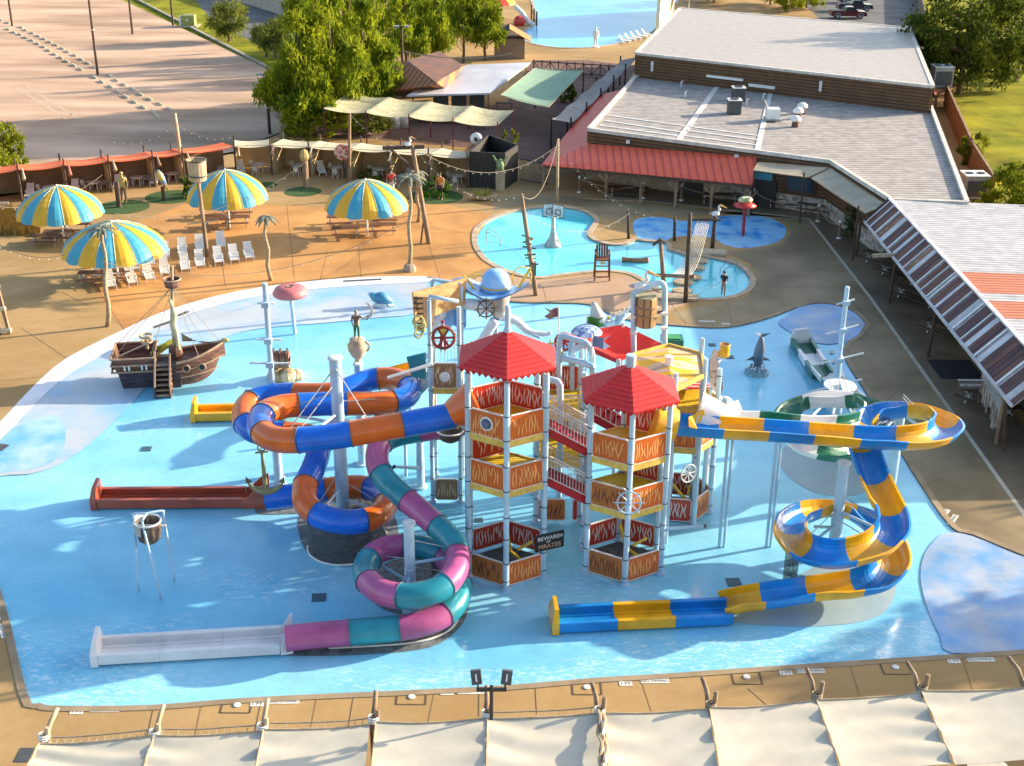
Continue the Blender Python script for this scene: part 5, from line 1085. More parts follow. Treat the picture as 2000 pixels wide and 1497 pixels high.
b.build('teeth',white,t); MB().tube([b0+V((-.4,-.8,1.3)),b0+V((.9,-.9,1.6)),b0+V((2.0,-.6,2.4))],[.2,.25,.12],8).build('jaw',wv,t,smooth=True); MB().ball(b0+V((.45,-.75,1.9)),.16,8,6).build('eye',yellow,t)
# tipping scoop under the orange funnel
q=P(872,850,5.0); q=PY(875,848,52.0)
t=thing('scoop_bucket','dark hanging scoop bucket below the orange slide funnel','bucket',V((q.x,q.y,0)))
MB().lathe(q+V((.1,0,-.35)),[(.25,0),(.48,.15),(.58,.5),(.6,.55),(.54,.5),(.4,.2)],16).build('scoop',mat('brown_scoop',(.10,.07,.04),.5),t,smooth=True); MB().ring(q+V((.1,0,.2)),.6,.04,(0,0,1)).build('rim',white,t); MB().beam(q+V((-.3,0,.35)),q+V((.6,0,.3)),.1).build('axle',yellow,t); MB().tube([V((q.x+.8,q.y,0)),q+V((.8,0,.6))],.08,6).build('post',steel,t); MB().beam(q+V((.5,0,.3)),q+V((.85,0,.35)),.1).build('bracket',steel,t)
# side spouts
for lab,a,c in (('water cannon spout pointing right from the lower tower',(Rf2.x,Rf2.y,2.2),PY(1377,1028,49.0)),('water cannon spout pointing left at the left pole',PY(822,915,52.8),PY(770,912,51.5))):
    t=thing('water_spout',lab,'spout',V((a[0],a[1],0)),'pale spray spouts'); MB().tube([a,c],[.09,.06],8).build('barrel',steel,t); MB().ball(c,.09,8,5).build('nozzle',dgrey,t)
# left tipping bucket on three legs
pb=PY(291,1040,P(291,1150).y+.6)
Yc=P(300,1150).y
t=thing('tipping_bucket','brown and white painted tipping bucket on a thin three legged frame','bucket',V((pb.x,pb.y,0)))
L1,L2,L3=P(315,1172),P(271,1155),P(341,1136)
zt_=PY(290,1010,pb.y).z
tp=V((pb.x,pb.y,zt_+.1))
for p,off in ((L1,V((-.05,-.5,0))),(L2,V((-.62,.1,-.05))),(L3,V((.62,.3,0)))):
    top=tp+off; MB().tube(curve([p,V((top.x,top.y,top.z-.35)),top+V((0,0,0)),tp+off*.5+V((0,0,.06)),tp+V((0,0,.06))],5),.055,8).build('leg',steel,t,smooth=True)
bm_=mat('brown_bucket_paint',(.09,.06,.05),.6,col2=(.30,.20,.10),scale=3.5,stretch=(1,1,.25),lo=.45,hi=.55)
bk=tp+V((0,0,-1.3)); MB().lathe(bk,[(.3,0),(.46,.15),(.52,.6),(.55,.95),(.56,1.0),(.5,1.0),(.45,.6),(.02,.25)],18,cap=False).build('bucket',bm_,t,smooth=True)
MB().ring(bk+V((0,0,1.0)),.55,.045,(0,0,1)).build('rim',white,t); MB().beam(bk+V((-.75,.05,.75)),bk+V((.75,.05,.75)),.07).build('axle',white,t)
MB().sheet(lambda u,v:bk+V(((.57)*cos(2.2+2.2*u),(.57)*sin(2.2+2.2*u),.55+.55*v+.1*v*sin(u*9))),12,4,.02).build('splash_guard',white,t)
# ================= cabanas along the back fence
tanw=mat('tan_stucco_wall',(.48,.34,.17),.85,col2=(.60,.44,.24),scale=.8,dirt=.2,bump=.2)
brnw=mat('brown_stucco_wall',(.26,.165,.09),.85,col2=(.36,.24,.14),scale=.8,dirt=.2,bump=.2)
coral=mat('coral_fabric',(.90,.17,.05),.8,var=.08,scale=.7,dirt=.12,trans=.12)
creamf=mat('cream_stripe_fabric',(.60,.56,.40),.8,var=.1,scale=.8,stretch=(.4,3,1),dirt=.12,trans=.12)
resin=mat('white_resin',(.62,.57,.50),.5,dirt=.12)
FURN=[]
def chair_proto():
    t=thing('patio_chair','white resin patio armchair','chair',(0,0,0))
    MB().lathe((0,0,.42),[(.24,0),(.26,.03),(.02,.035)],10).build('seat',resin,t)
    MB().sheet(lambda u,v:V((.25*sin(-1.2+2.4*u),.22+.06*cos(-1.2+2.4*u)+.1*v,.45+.48*v*(1-.25*abs(u-.5)*2))),8,3,.03).build('backrest',resin,t)
    for x in(-.2,.2):
        for y in(-.2,.2): MB().beam((x,y,.43),(x*1.25,y*1.25,0),.045).build('leg',resin,t)
    for s in(-1,1): MB().tube([(s*.24,.22,.66),(s*.3,-.1,.66),(s*.26,-.2,.44)],.025,5).build('armrest',resin,t)
    return t
def rtable_proto():
    t=thing('patio_table','white round resin table','table',(0,0,0))
    MB().lathe((0,0,.7),[(.58,0),(.6,.02),(.6,.05),(.02,.055)],18).build('tabletop',resin,t)
    for k in range(4): MB().beam((.38*cos(k*PI/2+.8),.38*sin(k*PI/2+.8),.7),(.48*cos(k*PI/2+.8),.48*sin(k*PI/2+.8),0),.06).build('leg',resin,t)
    return t
def lounger_proto(m,slat=True):
    t=thing('sun_lounger','white slatted sun lounger','sun lounger',(0,0,0))
    b=MB()
    for k in range(9): b.box((0,-.95+.13*k,.36),(.6,.085,.03))
    for s in(-.28,.28): b.beam((s,-1.0,.35),(s,.15,.35),.04,.04)
    b.build('seat',m,t)
    b=MB(); a=R(50)
    for k in range(8): d=.06+.115*k; b.box((0,.12+d*cos(a),.36+d*sin(a)),(.6,.085,.03),M3=Matrix.Rotation(a,3,'X'))
    for s in(-.28,.28): b.beam((s,.12,.36),(s,.12+.95*cos(a),.36+.95*sin(a)),.04,.04)
    b.build('backrest',m,t)
    for s in(-.3,.3):
        MB().beam((s,-1.,.35),(s,.95,.35),.05,.08).build('side_rail',m,t)
        for y in(-.9,.85): MB().beam((s,y,.35),(s,y,0),.06).build('leg',m,t)
        MB().tube([(s,.2,.38),(s*1.1,.15,.6),(s*1.1,-.25,.58),(s,-.3,.38)],.025,5).build('armrest',m,t)
    return t
PCH=proto(chair_proto()); PTB=proto(rtable_proto()); PLG=proto(lounger_proto(white)); used={}
def place(p,loc,rz,label,group,sc_=1.):
    if p.name not in used:
        used[p.name]=1; p.location=loc; p.rotation_euler=(0,0,rz); p['label']=label; p['group']=group; p.scale=(sc_,)*3; return p
    return dup(p,loc,rz,label,group,sc_)
ORDN=['first','second','third','fourth','fifth','sixth','seventh','eighth','ninth','tenth','eleventh','twelfth','thirteenth','fourteenth']
def cabana(a,b_,dep,label,roof,wallm,zf,zb,cs,last=False,posts_=True):
    a,b_=V((a.x,a.y,0)),V((b_.x,b_.y,0)); d=(b_-a).normalized(); n=V((-d.y,d.x,0)); n=n if n.y>0 else -n
    t=thing('cabana',label,'cabana',(a+b_)/2,'cabanas along the back fence')
    MB().beam(a+n*dep+V((0,0,1.1)),b_+n*dep+V((0,0,1.1)),.12,2.2).build('back_wall',wallm,t)
    # side wall with a cut-down front edge
    def side(p,m):
        vs=[p+n*.2,p+n*dep,p+n*dep+V((0,0,2.2)),p+n*.9+V((0,0,2.1)),p+n*.35+V((0,0,1.35)),p+n*.2+V((0,0,1.3))]
        MB().add(vs+[v+d*.1 for v in vs],[tuple(range(6)),tuple(reversed(range(6,12)))]+[(i,i+6,(i+1)%6+6,(i+1)%6) for i in range(6)]).build('side_wall',m,t)
    side(a,tanw)
    if last: side(b_-d*.1,tanw)
    L=(b_-a).length
    def fn(u,v):
        p=(a.lerp(b_,u)+V((0,0,zf))).lerp(a.lerp(b_,u)+n*dep+V((0,0,zb)),v); k=4*u*(1-u); p.z-=.16*k; return p+n*-.15*(1-v)
    MB().sheet(fn,10,4,.02).build('shade_roof',roof,t,smooth=True)
    MB().tube([a,a+V((0,0,zf+.55))],.08,7).build('post',darkwood,t); MB().tube([a+n*dep,a+n*dep+V((0,0,zb+.6))],.08,7).build('post',darkwood,t)
    if last: MB().tube([b_,b_+V((0,0,zf+.55))],.08,7).build('post',darkwood,t)
    MB().beam(a+V((0,0,zf)),b_+V((0,0,zf)),.05).build('roof_cord',log,t)
    q=a+d*.35; MB().tube([q+V((0,0,zf+.1))+n*-.1,q+n*-.9+V((0,0,zf-.7))],[.05,.16],7).build('carved_paddle',cs,t)
    return a,b_,d,n
cm=[wood,log,mat('coral_paddle',(.5,.14,.08),.6),log,wood,log]
fo=[P(-42,402),P(44,394),P(133,385),P(219,376),P(304,366),P(362,359),P(462,345)]
bw=[(0,1),(1,2),(2,3),(3,4),(4,5),(5,6)]
for i in range(6):
    a,b_,d,n=cabana(fo[i],fo[i+1],3.1,'coral roofed cabana, '+['leftmost','second from left','third from left','fourth from left','fifth from left','rightmost, next to the cream ones'][i]+' of the six',coral,brnw,2.75,2.45,cm[i])
    if i==0: continue
    c=(a+b_)/2+n*1.3; lab='the %s coral cabana from the left'%ORDN[i]
    if i!=5: place(PTB,c+d*.6,0,'white round table inside '+lab,'round tables in the cabanas')
    for k in range(2): place(PCH,c+d*(.6+(.8 if k else -.75))+n*.2,(-1.2 if k else 1.2),('right' if k else 'left')+' white resin armchair in '+lab,'resin chairs in the cabanas')
    place(PLG,c-d*1.1-n*.2,.15,'pale sun lounger inside '+lab,'sun loungers on the deck')
fc=[P(462,345),P(532,342),P(606,346),P(684,350),P(760,355),P(838,361),P(913,368)]
for i in range(6):
    a,b_,d,n=cabana(fc[i],fc[i+1],3.4,'cream roofed cabana, '+['leftmost, next to the coral ones','second from left','third from left','fourth from left','fifth from left','rightmost, by the black wall'][i]+' of the six',creamf,tanw,2.75,2.5,[log,wood][i%2],last=(i==5))
    c=(a+b_)/2+n*1.2; lab='the %s cream cabana from the left'%ORDN[i]
    place(PTB,c+d*.5,0,'white round table inside '+lab,'round tables in the cabanas')
    for k in range(3): place(PCH,c+d*.5+V((.95*cos(k*2.1+.3),.95*sin(k*2.1+.3),0)),k*2.1+.3-PI/2,('right','rear','left')[k]+' white resin armchair in '+lab,'resin chairs in the cabanas')
    if i in (0,2): place(PLG,c-d*1.2,.3,'pale sun lounger inside '+lab,'sun loungers on the deck')
# black planked enclosure and pedestal sign
t=thing('black_enclosure','tall black planked enclosure beside the last cream cabana','enclosure',P(970,365))
blk=mat('black_planks',(.015,.014,.013),.7,col2=(.04,.035,.03),scale=3,stretch=(4,4,.3),bump=.3)
A=[P(918,366),P(985,370),P(1010,352),P(955,330)]
for i in range(4): MB().beam(A[i]+V((0,0,1.6)),A[(i+1)%4]+V((0,0,1.6)),.14,3.2).build('wall',blk,t)
MB().box(P(978,367)+V((0,0,1.)),(.85,.4,1.2)).build('sign_panel',mat('tan_sign',(.42,.25,.16),.7),t); 
t=thing('cactus_statue','pale green statue with raised arms on a box against the black enclosure','statue',P(977,372))
q=P(977,372); gp=mat('pale_green_paint',(.18,.26,.12),.6); MB().box(q+V((0,0,.9)),(.8,.5,1.8)).build('plinth',log,t)
MB().lathe(q+V((0,0,1.8)),[(.3,0),(.35,.5),(.2,.9),(.05,1.0)],10).build('body',gp,t,smooth=True)
for s in(-1,1): MB().tube([q+V((s*.2,0,2.4)),q+V((s*.65,0,3.1))],[.12,.06],6).build('arm',gp,t)
t=thing('iron_gate','black barred gate between the enclosure and the red porch','gate',P(1040,350))
a,b_=P(1015,353),P(1070,362); b=MB()
for k in range(24): p=a.lerp(b_,k/23); b.beam(p+V((0,0,.1)),p+V((0,0,2.0)),.04)
b.build('bars',black,t)
for z in(.1,2.0): MB().beam(a+V((0,0,z)),b_+V((0,0,z)),.08).build('rail',black,t)
# ================= big parasols with picnic tables
pblue=mat('parasol_blue',(.05,.34,.50),.6,col2=(.09,.42,.56),scale=1.,dirt=.1,trans=.12); pyel=mat('parasol_yellow',(.74,.44,.03),.6,var=.06,dirt=.1,trans=.12)
def parasol_proto(Rr,hh,zr):
    t=thing('parasol','striped parasol','parasol',(0,0,0)); n=64; b=MB(); pr=[(.02,1.),(.15,.965),(.3,.90),(.45,.81),(.6,.69),(.74,.54),(.86,.36),(.95,.16),(1.,-.04)]
    vs=[];fs=[]
    for j,(r,z) in enumerate(pr):
        for k in range(n):
            a=2*PI*k/n; sc_l=abs(sin(8*a+0)) ; pu=1+.035*sc_l*r; dz=-.10*(1-sc_l)*0 + (.12*sc_l if j==len(pr)-1 else 0)
            vs.append(V((r*Rr*pu*cos(a),r*Rr*pu*sin(a),zr+z*hh-dz*1.0+ .06*sc_l*r)))
    for j in range(len(pr)-1):
        for k in range(n): fs.append((j*n+k,(j+1)*n+k,(j+1)*n+(k+1)%n,j*n+(k+1)%n))
    o=MB().add(vs,fs+[tuple(reversed(range(n)))]).build('canopy',[pyel,pblue],t)
    for i,p in enumerate(o.data.polygons):
        if i<len(fs): p.material_index=((i%n)//4)%2
    b=MB()
    for k in range(16):
        a=2*PI*k/16; b.tube([(r*Rr*1.004*cos(a),r*Rr*1.004*sin(a),zr+z*hh+.015) for r,z in pr],.022,4)
    b.build('seam',mat('parasol_seam',(.55,.58,.40),.7),t)
    MB().tube([(0,0,0),(0,0,zr+hh+.12)],.07,10).build('pole',white,t)
    for k in range(8):
        a=2*PI*(k+.5)/8; MB().tube([(0,0,zr-.4),(.62*Rr*cos(a),.62*Rr*sin(a),zr+.62*hh)],.025,4).build('rib',white,t)
    return t
PARA=proto(parasol_proto(3.15,1.95,2.25))
def picnic_proto():
    t=thing('picnic_table','brown picnic table','picnic table',(0,0,0)); m=mat('brown_boards',(.13,.055,.03),.7,col2=(.2,.09,.05),scale=2,stretch=(.3,2,1))
    b=MB(); [b.box((0,-.32+.16*k,.76),(2.1,.14,.05)) for k in range(5)]; b.build('tabletop',m,t)
    for s in(-1,1): b=MB(); [b.box((0,s*(.72+.14*k),.45),(2.1,.12,.05)) for k in range(2)]; b.build('bench',m,t)
    for x in(-.8,.8): b=MB(); b.beam((x,-.25,.74),(x,-.55,0),.06); b.beam((x,.25,.74),(x,.55,0),.06); b.beam((x,-.85,.42),(x,.85,.42),.06); b.build('leg_frame',grey,t)
    return t
PIC=proto(picnic_proto())
PS=[((126,474),(118,364),.4,'yellow and blue striped parasol at far left, by the dry grass'),((449,446),(441,333),.2,'yellow and blue striped parasol behind the barrel topped pole'),((718,461),(713,352),0.,'yellow and blue striped parasol nearest the towers, right of the other three'),((232,551),(222,434),.3,'yellow and blue striped parasol over the front row of loungers')]
for i,(bx,tp,rz,lab) in enumerate(PS):
    b_,t_=TOP(bx,*tp); hz=t_.z/4.2; place(PARA,b_,rz,lab,'striped parasols on the orange deck',1.)
    o=bpy.data.objects['parasol' if i==0 else 'parasol.%03d'%i]; wr=[6.3,6.2,6.3,7.0][i]/6.3; o.scale=(wr,wr,hz)
for i,(x,y,lab) in enumerate(((665,441,'back left'),(752,435,'back right'),(676,463,'front left'),(748,456,'front right'))):
    place(PIC,P(x,y),.08,'brown picnic table, %s of the four under the parasol nearest the towers'%lab,'picnic tables under the parasols')
for i,(x,y,lab) in enumerate(((417,425,'back left'),(470,420,'back right'),(425,446,'front left'),(462,441,'front right'))):
    place(PIC,P(x,y),.1,'brown picnic table, %s of the four under the parasol behind the barrel topped pole'%lab,'picnic tables under the parasols')
for i,(x,y,lab) in enumerate(((90,478,'left'),(115,470,'right'),(150,455,'rear'))):
    place(PIC,P(x,y),.1,'brown picnic table, %s one under the parasol at far left'%lab,'picnic tables under the parasols')
for i,(x,y,lab) in enumerate(((185,560,'left'),(228,556,'right'))):
    place(PIC,P(x,y-8),.1,'brown picnic table, %s one under the parasol above the front loungers'%lab,'picnic tables under the parasols')
LF=[(216,560),(257,553),(291,546),(322,535),(362,527),(391,520),(427,513),(457,509),(486,504)]
LB=[(192,540),(228,536),(263,527),(293,518),(323,503),(357,496),(391,489),(432,483)]
for i,(x,y) in enumerate(LF): place(PLG,P(x,y),.42 if i<3 else .3,'white slatted sun lounger, %s from the left in the front row'%ORDN[i],'sun loungers on the deck')
for i,(x,y) in enumerate(LB): place(PLG,P(x,y),.35 if i<4 else .25,'white slatted sun lounger, %s from the left in the back row'%ORDN[i],'sun loungers on the deck')
# ================= poles, props, lights
def logpole(label,base,top,r=.14,m=wood,name='timber_pole',cat='pole',taper=.8,wob=0,dx=None):
    b_,tp=TOP(base,*top); t=thing(name,label,cat,b_); n=7
    pp=[b_.lerp(tp,i/n)+V((wob*sin(i*1.7+b_.x),0,0)) for i in range(n+1)]
    MB().tube(pp,[r*(1-(1-taper)*i/n) for i in range(n+1)],9).build('shaft',m,t,smooth=True); return t,b_,tp
t,b_,tp=logpole('tall brown pole topped by a wooden crow’s nest barrel behind the loungers',(405,502),(387,352),.16,wood)
MB().lathe(tp+V((0,0,-.1)),[(.45,0),(.62,.1),(.70,1.6),(.74,1.62),(.66,1.6),(.55,.3),(.02,.25)],16).build('barrel',log,t); 
for z in(.35,1.45): MB().ring(tp+V((0,0,z)),.69,.05,(0,0,1)).build('barrel_hoop',dgrey,t)
MB().tube([tp+V((-1.1,-.1,-3.3)),tp+V((1.2,-.1,-3.0))],.05,6).build('spar',log,t)
POLE={}
_,_,POLE['a']=logpole('tall timber pole rising behind the coral cabana roof',(359,350),(341,222),.2,log)
_,_,POLE['b']=logpole('dark timber pole at the back of the cream cabanas',(682,362),(683,222),.15,wood)
_,_,POLE['c']=logpole('thin bare pole in front of the red porch corner',(1088,397),(1090,272),.13,log)
t,_,POLE['d']=logpole('leaning brown mast with lashed branches at the edge of the lagoon pool',(1047,577),(1018,380),.17,wood)
bb,tp=TOP((1047,577),1018,380)
for k in range(9):
    q=bb.lerp(tp,.30+.035*k); a=k*1.9; MB().tube([q-V((.45*cos(a),.3*sin(a),.05)),q+V((.45*cos(a),.3*sin(a),.12))],.06,5).build('branch',darkwood if k%2 else wood,t)
MB().box(bb.lerp(tp,.27)+V((.05,0,0)),(.45,.4,.9)).build('crate',wood,t)
_,b1_,POLE['e']=logpole('left leaning leg timber of the log gantry above the palms',(838,476),(805,285),.2,wood)
t=bpy.data.objects[_.name]
tp=POLE['e']; MB().tube([tp+V((-2.2,0,-.2)),tp+V((.9,.1,-.1))],.16,8).build('crossbar',darkwood,t); MB().tube([tp+V((-1.6,0,-.3)),tp+V((.35,0,-2.))],.1,7).build('brace',darkwood,t)
q=P(832,476); MB().tube([q+V((-.4,0,0)),q+V((.0,.1,3.))],.08,6).build('prop_leg',wood,t)
pelican('white pelican statue on the crossbar of the log gantry',tp+V((-.35,0,-.1)),.8)
pelican('white pelican statue on the timber post above the lagoon net',PY(1397,425,P(1392,487).y),1.0,face=1)
frond=mat('grey_green_frond',(.06,.07,.05),.6,col2=(.20,.21,.15),scale=3)
palmbark=mat('palm_bark',(.26,.17,.09),.85,col2=(.42,.31,.19),scale=4,stretch=(1,1,3),bump=.5)
def fakepalm(label,base,top,n=12,L=1.3):
    b_,tp=TOP(base,*top); t=thing('palm_statue',label,'palm',b_,'artificial palms'); k=8
    MB().tube([b_.lerp(tp,i/k)+V((.09*sin(i*1.6+b_.x),0,0)) for i in range(k+1)],[.16-.007*i for i in range(k+1)],9).build('trunk',palmbark,t,smooth=True)
    tp=tp+V((.09*sin(k*1.6+b_.x),0,0))
    for j in range(n):
        a=2*PI*j/n+random.uniform(-.2,.2); l=L*random.uniform(.8,1.15); b=MB()
        sp=[tp+V((cos(a)*l*s,sin(a)*l*s,.55*s*1.0-.95*s*s)) for s in [i/6 for i in range(7)]]; sd=V((-sin(a),cos(a),0))
        for i in range(6):
            w0,w1=.16*sin(PI*(i/6*.85+.12)),.16*sin(PI*((i+1)/6*.85+.12)); b.add([sp[i]-sd*w0-V((0,0,.05)),sp[i],sp[i]+sd*w0-V((0,0,.05)),sp[i+1]+sd*w1-V((0,0,.05)),sp[i+1],sp[i+1]-sd*w1-V((0,0,.05))],[(0,1,4,5),(1,2,3,4),(5,4,1,0),(4,3,2,1)])
        b.build('frond',frond,t)
    return t
fakepalm('tall artificial palm with a pale trunk in front of the front left parasol',(212,638),(200,446),12,1.2)
fakepalm('slim artificial palm standing left of the pink mushroom spray',(527,548),(516,425),10,1.0)
fakepalm('tall artificial palm right of the parasol nearest the towers',(800,528),(801,345),12,1.5)
fakepalm('shorter artificial palm behind the log gantry legs',(819,434),(812,335),10,1.0)
t=thing('stone_base','rough stone collar at the foot of the tall right palm','stone',P(800,529)); MB().lathe(P(800,529),[(.5,0),(.45,.3),(.3,.5)],9).build('stones',mat('rough_stone',(.25,.2,.14),.9,col2=(.4,.33,.25),scale=4,bump=.6),t)
def lamp_pole(label,base,topz,heads=2,mm=darkwood):
    b_=P(*base); t=thing('lamp_pole',label,'lamp pole',b_,'light poles around the parking lot'); MB().tube([b_,b_+V((0,0,topz))],[.17,.12],8).build('shaft',mm,t)
    MB().ring(b_+V((0,0,topz*.45)),.2,.05).build('band',white,t)
    for s in(-1,1): MB().box(b_+V((s*.6,0,topz)),(.6,.5,.15)).build('lamp_head',grey,t)
    MB().beam(b_+V((-.6,0,topz)),b_+V((.6,0,topz)),.08).build('bracket',mm,t); return t
lamp_pole('dark light pole in the middle of the parking lot beside the wheel stops',(191,146),12)
lamp_pole('light pole at the far left of the parking lot',(24,51),11)
lamp_pole('dark light pole at the far side of the parking lot',(259,67),11)
lamp_pole('brown pole on the grass strip beside the utility box',(338,50),11)
lamp_pole('slim black light pole with white boxes behind the cream cabanas',(527,262),6.,mm=black)
lamp_pole('tall brown pole in front of the snack bar roof',(788,192),8.)
# ropes with bulbs
bulbm=mat('bulb_glass',(.50,.47,.40),.2)
bulb_me=MB().ball((0,0,-.09),.045,7,5).build('bulb_master',bulbm); bm_data=bulb_me.data; bpy.data.objects.remove(bulb_me); bm_data.name='bulb'
def strand(label,a,b_,sag,n=12,r=.018):
    a,b_=V(a),V(b_); t=thing('string_light',label,'string lights',V(((a.x+b_.x)/2,(a.y+b_.y)/2,0)),'festoon light strands')
    ps=[a.lerp(b_,i/24)-V((0,0,sag*4*(i/24)*(1-i/24))) for i in range(25)]; MB().tube(ps,r,4).build('cable',rope_m,t)
    for k in range(1,n):
        u=k/n; p=a.lerp(b_,u)-V((0,0,sag*4*u*(1-u)+.04))-ORG[t.name]; o=bpy.data.objects.new('bulb',bm_data); sc.collection.objects.link(o); o.parent=t; o.location=p
pa,pb_,pc_,pd,pe=POLE['a'],POLE['b'],POLE['c'],POLE['d'],POLE['e']
strand('string of bulbs from the log gantry down to the leaning lagoon mast',pe,pd,1.6,16)
strand('string of bulbs from the cream cabana pole to the log gantry',pb_,pe+V((.8,0,0)),1.0,10)
strand('string of bulbs from the bare porch pole to the leaning lagoon mast',pc_,pd,2.0,0)
strand('string of bulbs from the bare porch pole to the log gantry',pc_-V((0,0,.5)),pe,2.2,18)
strand('string of bulbs from the bare porch pole down across the lagoon deck',pc_-V((0,0,.6)),P(1290,425,3.0),1.2,14)
strand('string of bulbs from the coral cabana pole to the cream cabana roof',pa-V((0,0,.8)),P(463,262,4.2),.8,8)
strand('string of bulbs from the coral cabana pole down to the fence at left',pa-V((0,0,.8)),P(205,270,2.8),1.,8)
strand('string of bulbs crossing low over the left deck to the cabana pole',P(225,418,3.4),P(640,280,6.5),2.2,18)
strand('string of bulbs at the left edge behind the front parasol',P(-20,470,5),P(130,497,4.6),.6,8)
strand('long string of bulbs sweeping over the loungers to the right palm',P(200,512,3.5),P(800,430,5),2.2,22)
strand('string of bulbs over the far left parasol',P(-20,402,4),P(200,342,4.5),1,10)
strand('pair of cables over the upper cream canopy',P(788,100,7.5),P(1000,105,7.5),.6,0,.05)
strand('string of bulbs from the lagoon mast to the lagoon post',pd-V((0,0,1)),P(1228,418,3.),1.5,10)
# ================= planted islands, statues, small props on the left deck
for i,(x,y,rx,lab) in enumerate(((592,375,1.6,'a'),(240,405,2.2,'b'),(335,385,2.2,'c'),(850,385,2.4,'d'),(520,362,1.,'e'))):
    c=P(x,y); struct('grass_island',MB().flat([[V((c.x+rx*cos(k*PI/12),c.y+rx*.95*sin(k*PI/12),.02)) for k in range(24)]]),mat('dark_turf',(.025,.07,.015),.9,col2=(.05,.11,.02),scale=3,bump=.6))
def fig(name,label,cat,loc,h,rz,shirt,trou,arms_=None,skinm=None,hairm=None,legs=None,group=None,hold=None):
    # one continuous skinned body; s scales a 1.75 m figure
    t=thing(name,label,cat,loc,group); s=h/1.75; o0=V(loc); rot=Matrix.Rotation(rz,3,'Z')
    A=arms_ or ([(.2,0,1.42),(.27,-.05,1.15),(.25,-.2,.95)],[(-.2,0,1.42),(-.27,.02,1.15),(-.25,-.12,.93)])
    Lg=legs or ([(.09,0,.9),(.11,-.06,.48),(.12,.0,.06),(.12,-.16,.03)],[(-.09,0,.9),(-.1,.04,.48),(-.11,.1,.06),(-.11,-.06,.03)])
    nodes=[(0,0,.95),(0,0,1.15),(0,.0,1.38),(0,0,1.5),(0,-.01,1.58),(0,-.02,1.68)]; rad=[.14,.13,.16,.06,.085,.09]; ed=[(0,1),(1,2),(2,3),(3,4),(4,5)]
    for ch,rr,root in ((A[0],(.065,.045,.035),2),(A[1],(.065,.045,.035),2),(Lg[0],(.09,.06,.045,.035),0),(Lg[1],(.09,.06,.045,.035),0)):
        pv=root
        for c,r in zip(ch,rr): nodes.append(c); rad.append(r); ed.append((pv,len(nodes)-1)); pv=len(nodes)-1
        if len(rr)==3:   # hand with five short fingers
            e=V(ch[-1]); d=(V(ch[-1])-V(ch[-2])).normalized(); sd=d.cross(V((0,1,0))).normalized() if abs(d.y)<.9 else V((1,0,0))
            nodes.append(tuple(e+d*.06)); rad.append(.03); ed.append((pv,len(nodes)-1)); hv=len(nodes)-1
            for k,o in enumerate((-.028,-.010,.010,.026)): nodes.append(tuple(e+d*(.145-.01*abs(k-1.3))+sd*o)); rad.append(.009); ed.append((hv,len(nodes)-1))
            nodes.append(tuple(e+d*.07+sd*.055)); rad.append(.010); ed.append((pv,len(nodes)-1))
    def sk(nm,nd,rd,ed_,m,par,sub=1):
        me=bpy.data.meshes.new(nm); me.from_pydata([rot@(V(n)*s) for n in nd],ed_,[]); o=bpy.data.objects.new(nm,me); sc.collection.objects.link(o); o.parent=par
        md=o.modifiers.new('skin','SKIN'); md.use_smooth_shade=True
        if not me.skin_vertices: 
            bm=bmesh.new(); bm.from_mesh(me); bm.verts.layers.skin.verify(); bm.to_mesh(me); bm.free()
        for v,r in zip(me.skin_vertices[0].data,rd): v.radius=(r*s,r*s)
        me.skin_vertices[0].data[0].use_root=True
        o.modifiers.new('sub','SUBSURF').levels=sub; o.modifiers['sub'].render_levels=sub; me.materials.append(m); return o
    bo=sk('body',nodes,rad,ed,skinm or skin_m,t)
    a0,a1=A; mid=lambda p,q,f:tuple(V(p).lerp(V(q),f))
    if shirt: sk('shirt',[(0,0,.93),(0,0,1.15),(0,0,1.38),(0,0,1.47),a0[0],mid(a0[0],a0[1],.7),a1[0],mid(a1[0],a1[1],.7)],[.155,.145,.172,.075,.078,.062,.078,.062],[(0,1),(1,2),(2,3),(2,4),(4,5),(2,6),(6,7)],shirt,t)
    if trou: sk('trousers',[(0,0,1.0),(0,0,.93),Lg[0][0],Lg[0][1],mid(Lg[0][1],Lg[0][2],.8),Lg[1][0],Lg[1][1],mid(Lg[1][1],Lg[1][2],.8)],[.15,.15,.105,.075,.06,.105,.075,.06],[(0,1),(1,2),(2,3),(3,4),(1,5),(5,6),(6,7)],trou,t)
    hp=o0+rot@(V((0,.015,1.72))*s); MB().ball(hp,.105*s,10,7,(1,1.05,.85)).build('hair',hairm or darkwood,t,smooth=True)
    for x in(-.035,.035): MB().ball(o0+rot@(V((x,-.1,1.66))*s),.012*s,6,4).build('eye',black,t)
    MB().ball(o0+rot@(V((0,-.115,1.635))*s),.016*s,6,4).build('nose',skinm or skin_m,t); MB().box(o0+rot@(V((0,-.098,1.60))*s),(.04*s,.012*s,.008*s)).build('mouth',darkwood,t)
    return t
yp=mat('ochre_paint',(.48,.36,.12),.6,dirt=.2)
fig('pirate_statue','ochre painted statue of a standing person beside a dark post left of the middle parasols','statue',P(243,397),2.6,.2,yp,wood,skinm=yp,hairm=yp)
MB().tube([P(233,405),P(233,405)+V((0,0,2.2))],.22,8).build('timber_post',darkwood,org=P(233,405),label='dark timber post beside the ochre standing statue',category='post')
t=thing('parrot_statue','blue and yellow parrot statue on a short post in the small turf island','bird statue',P(320,392))
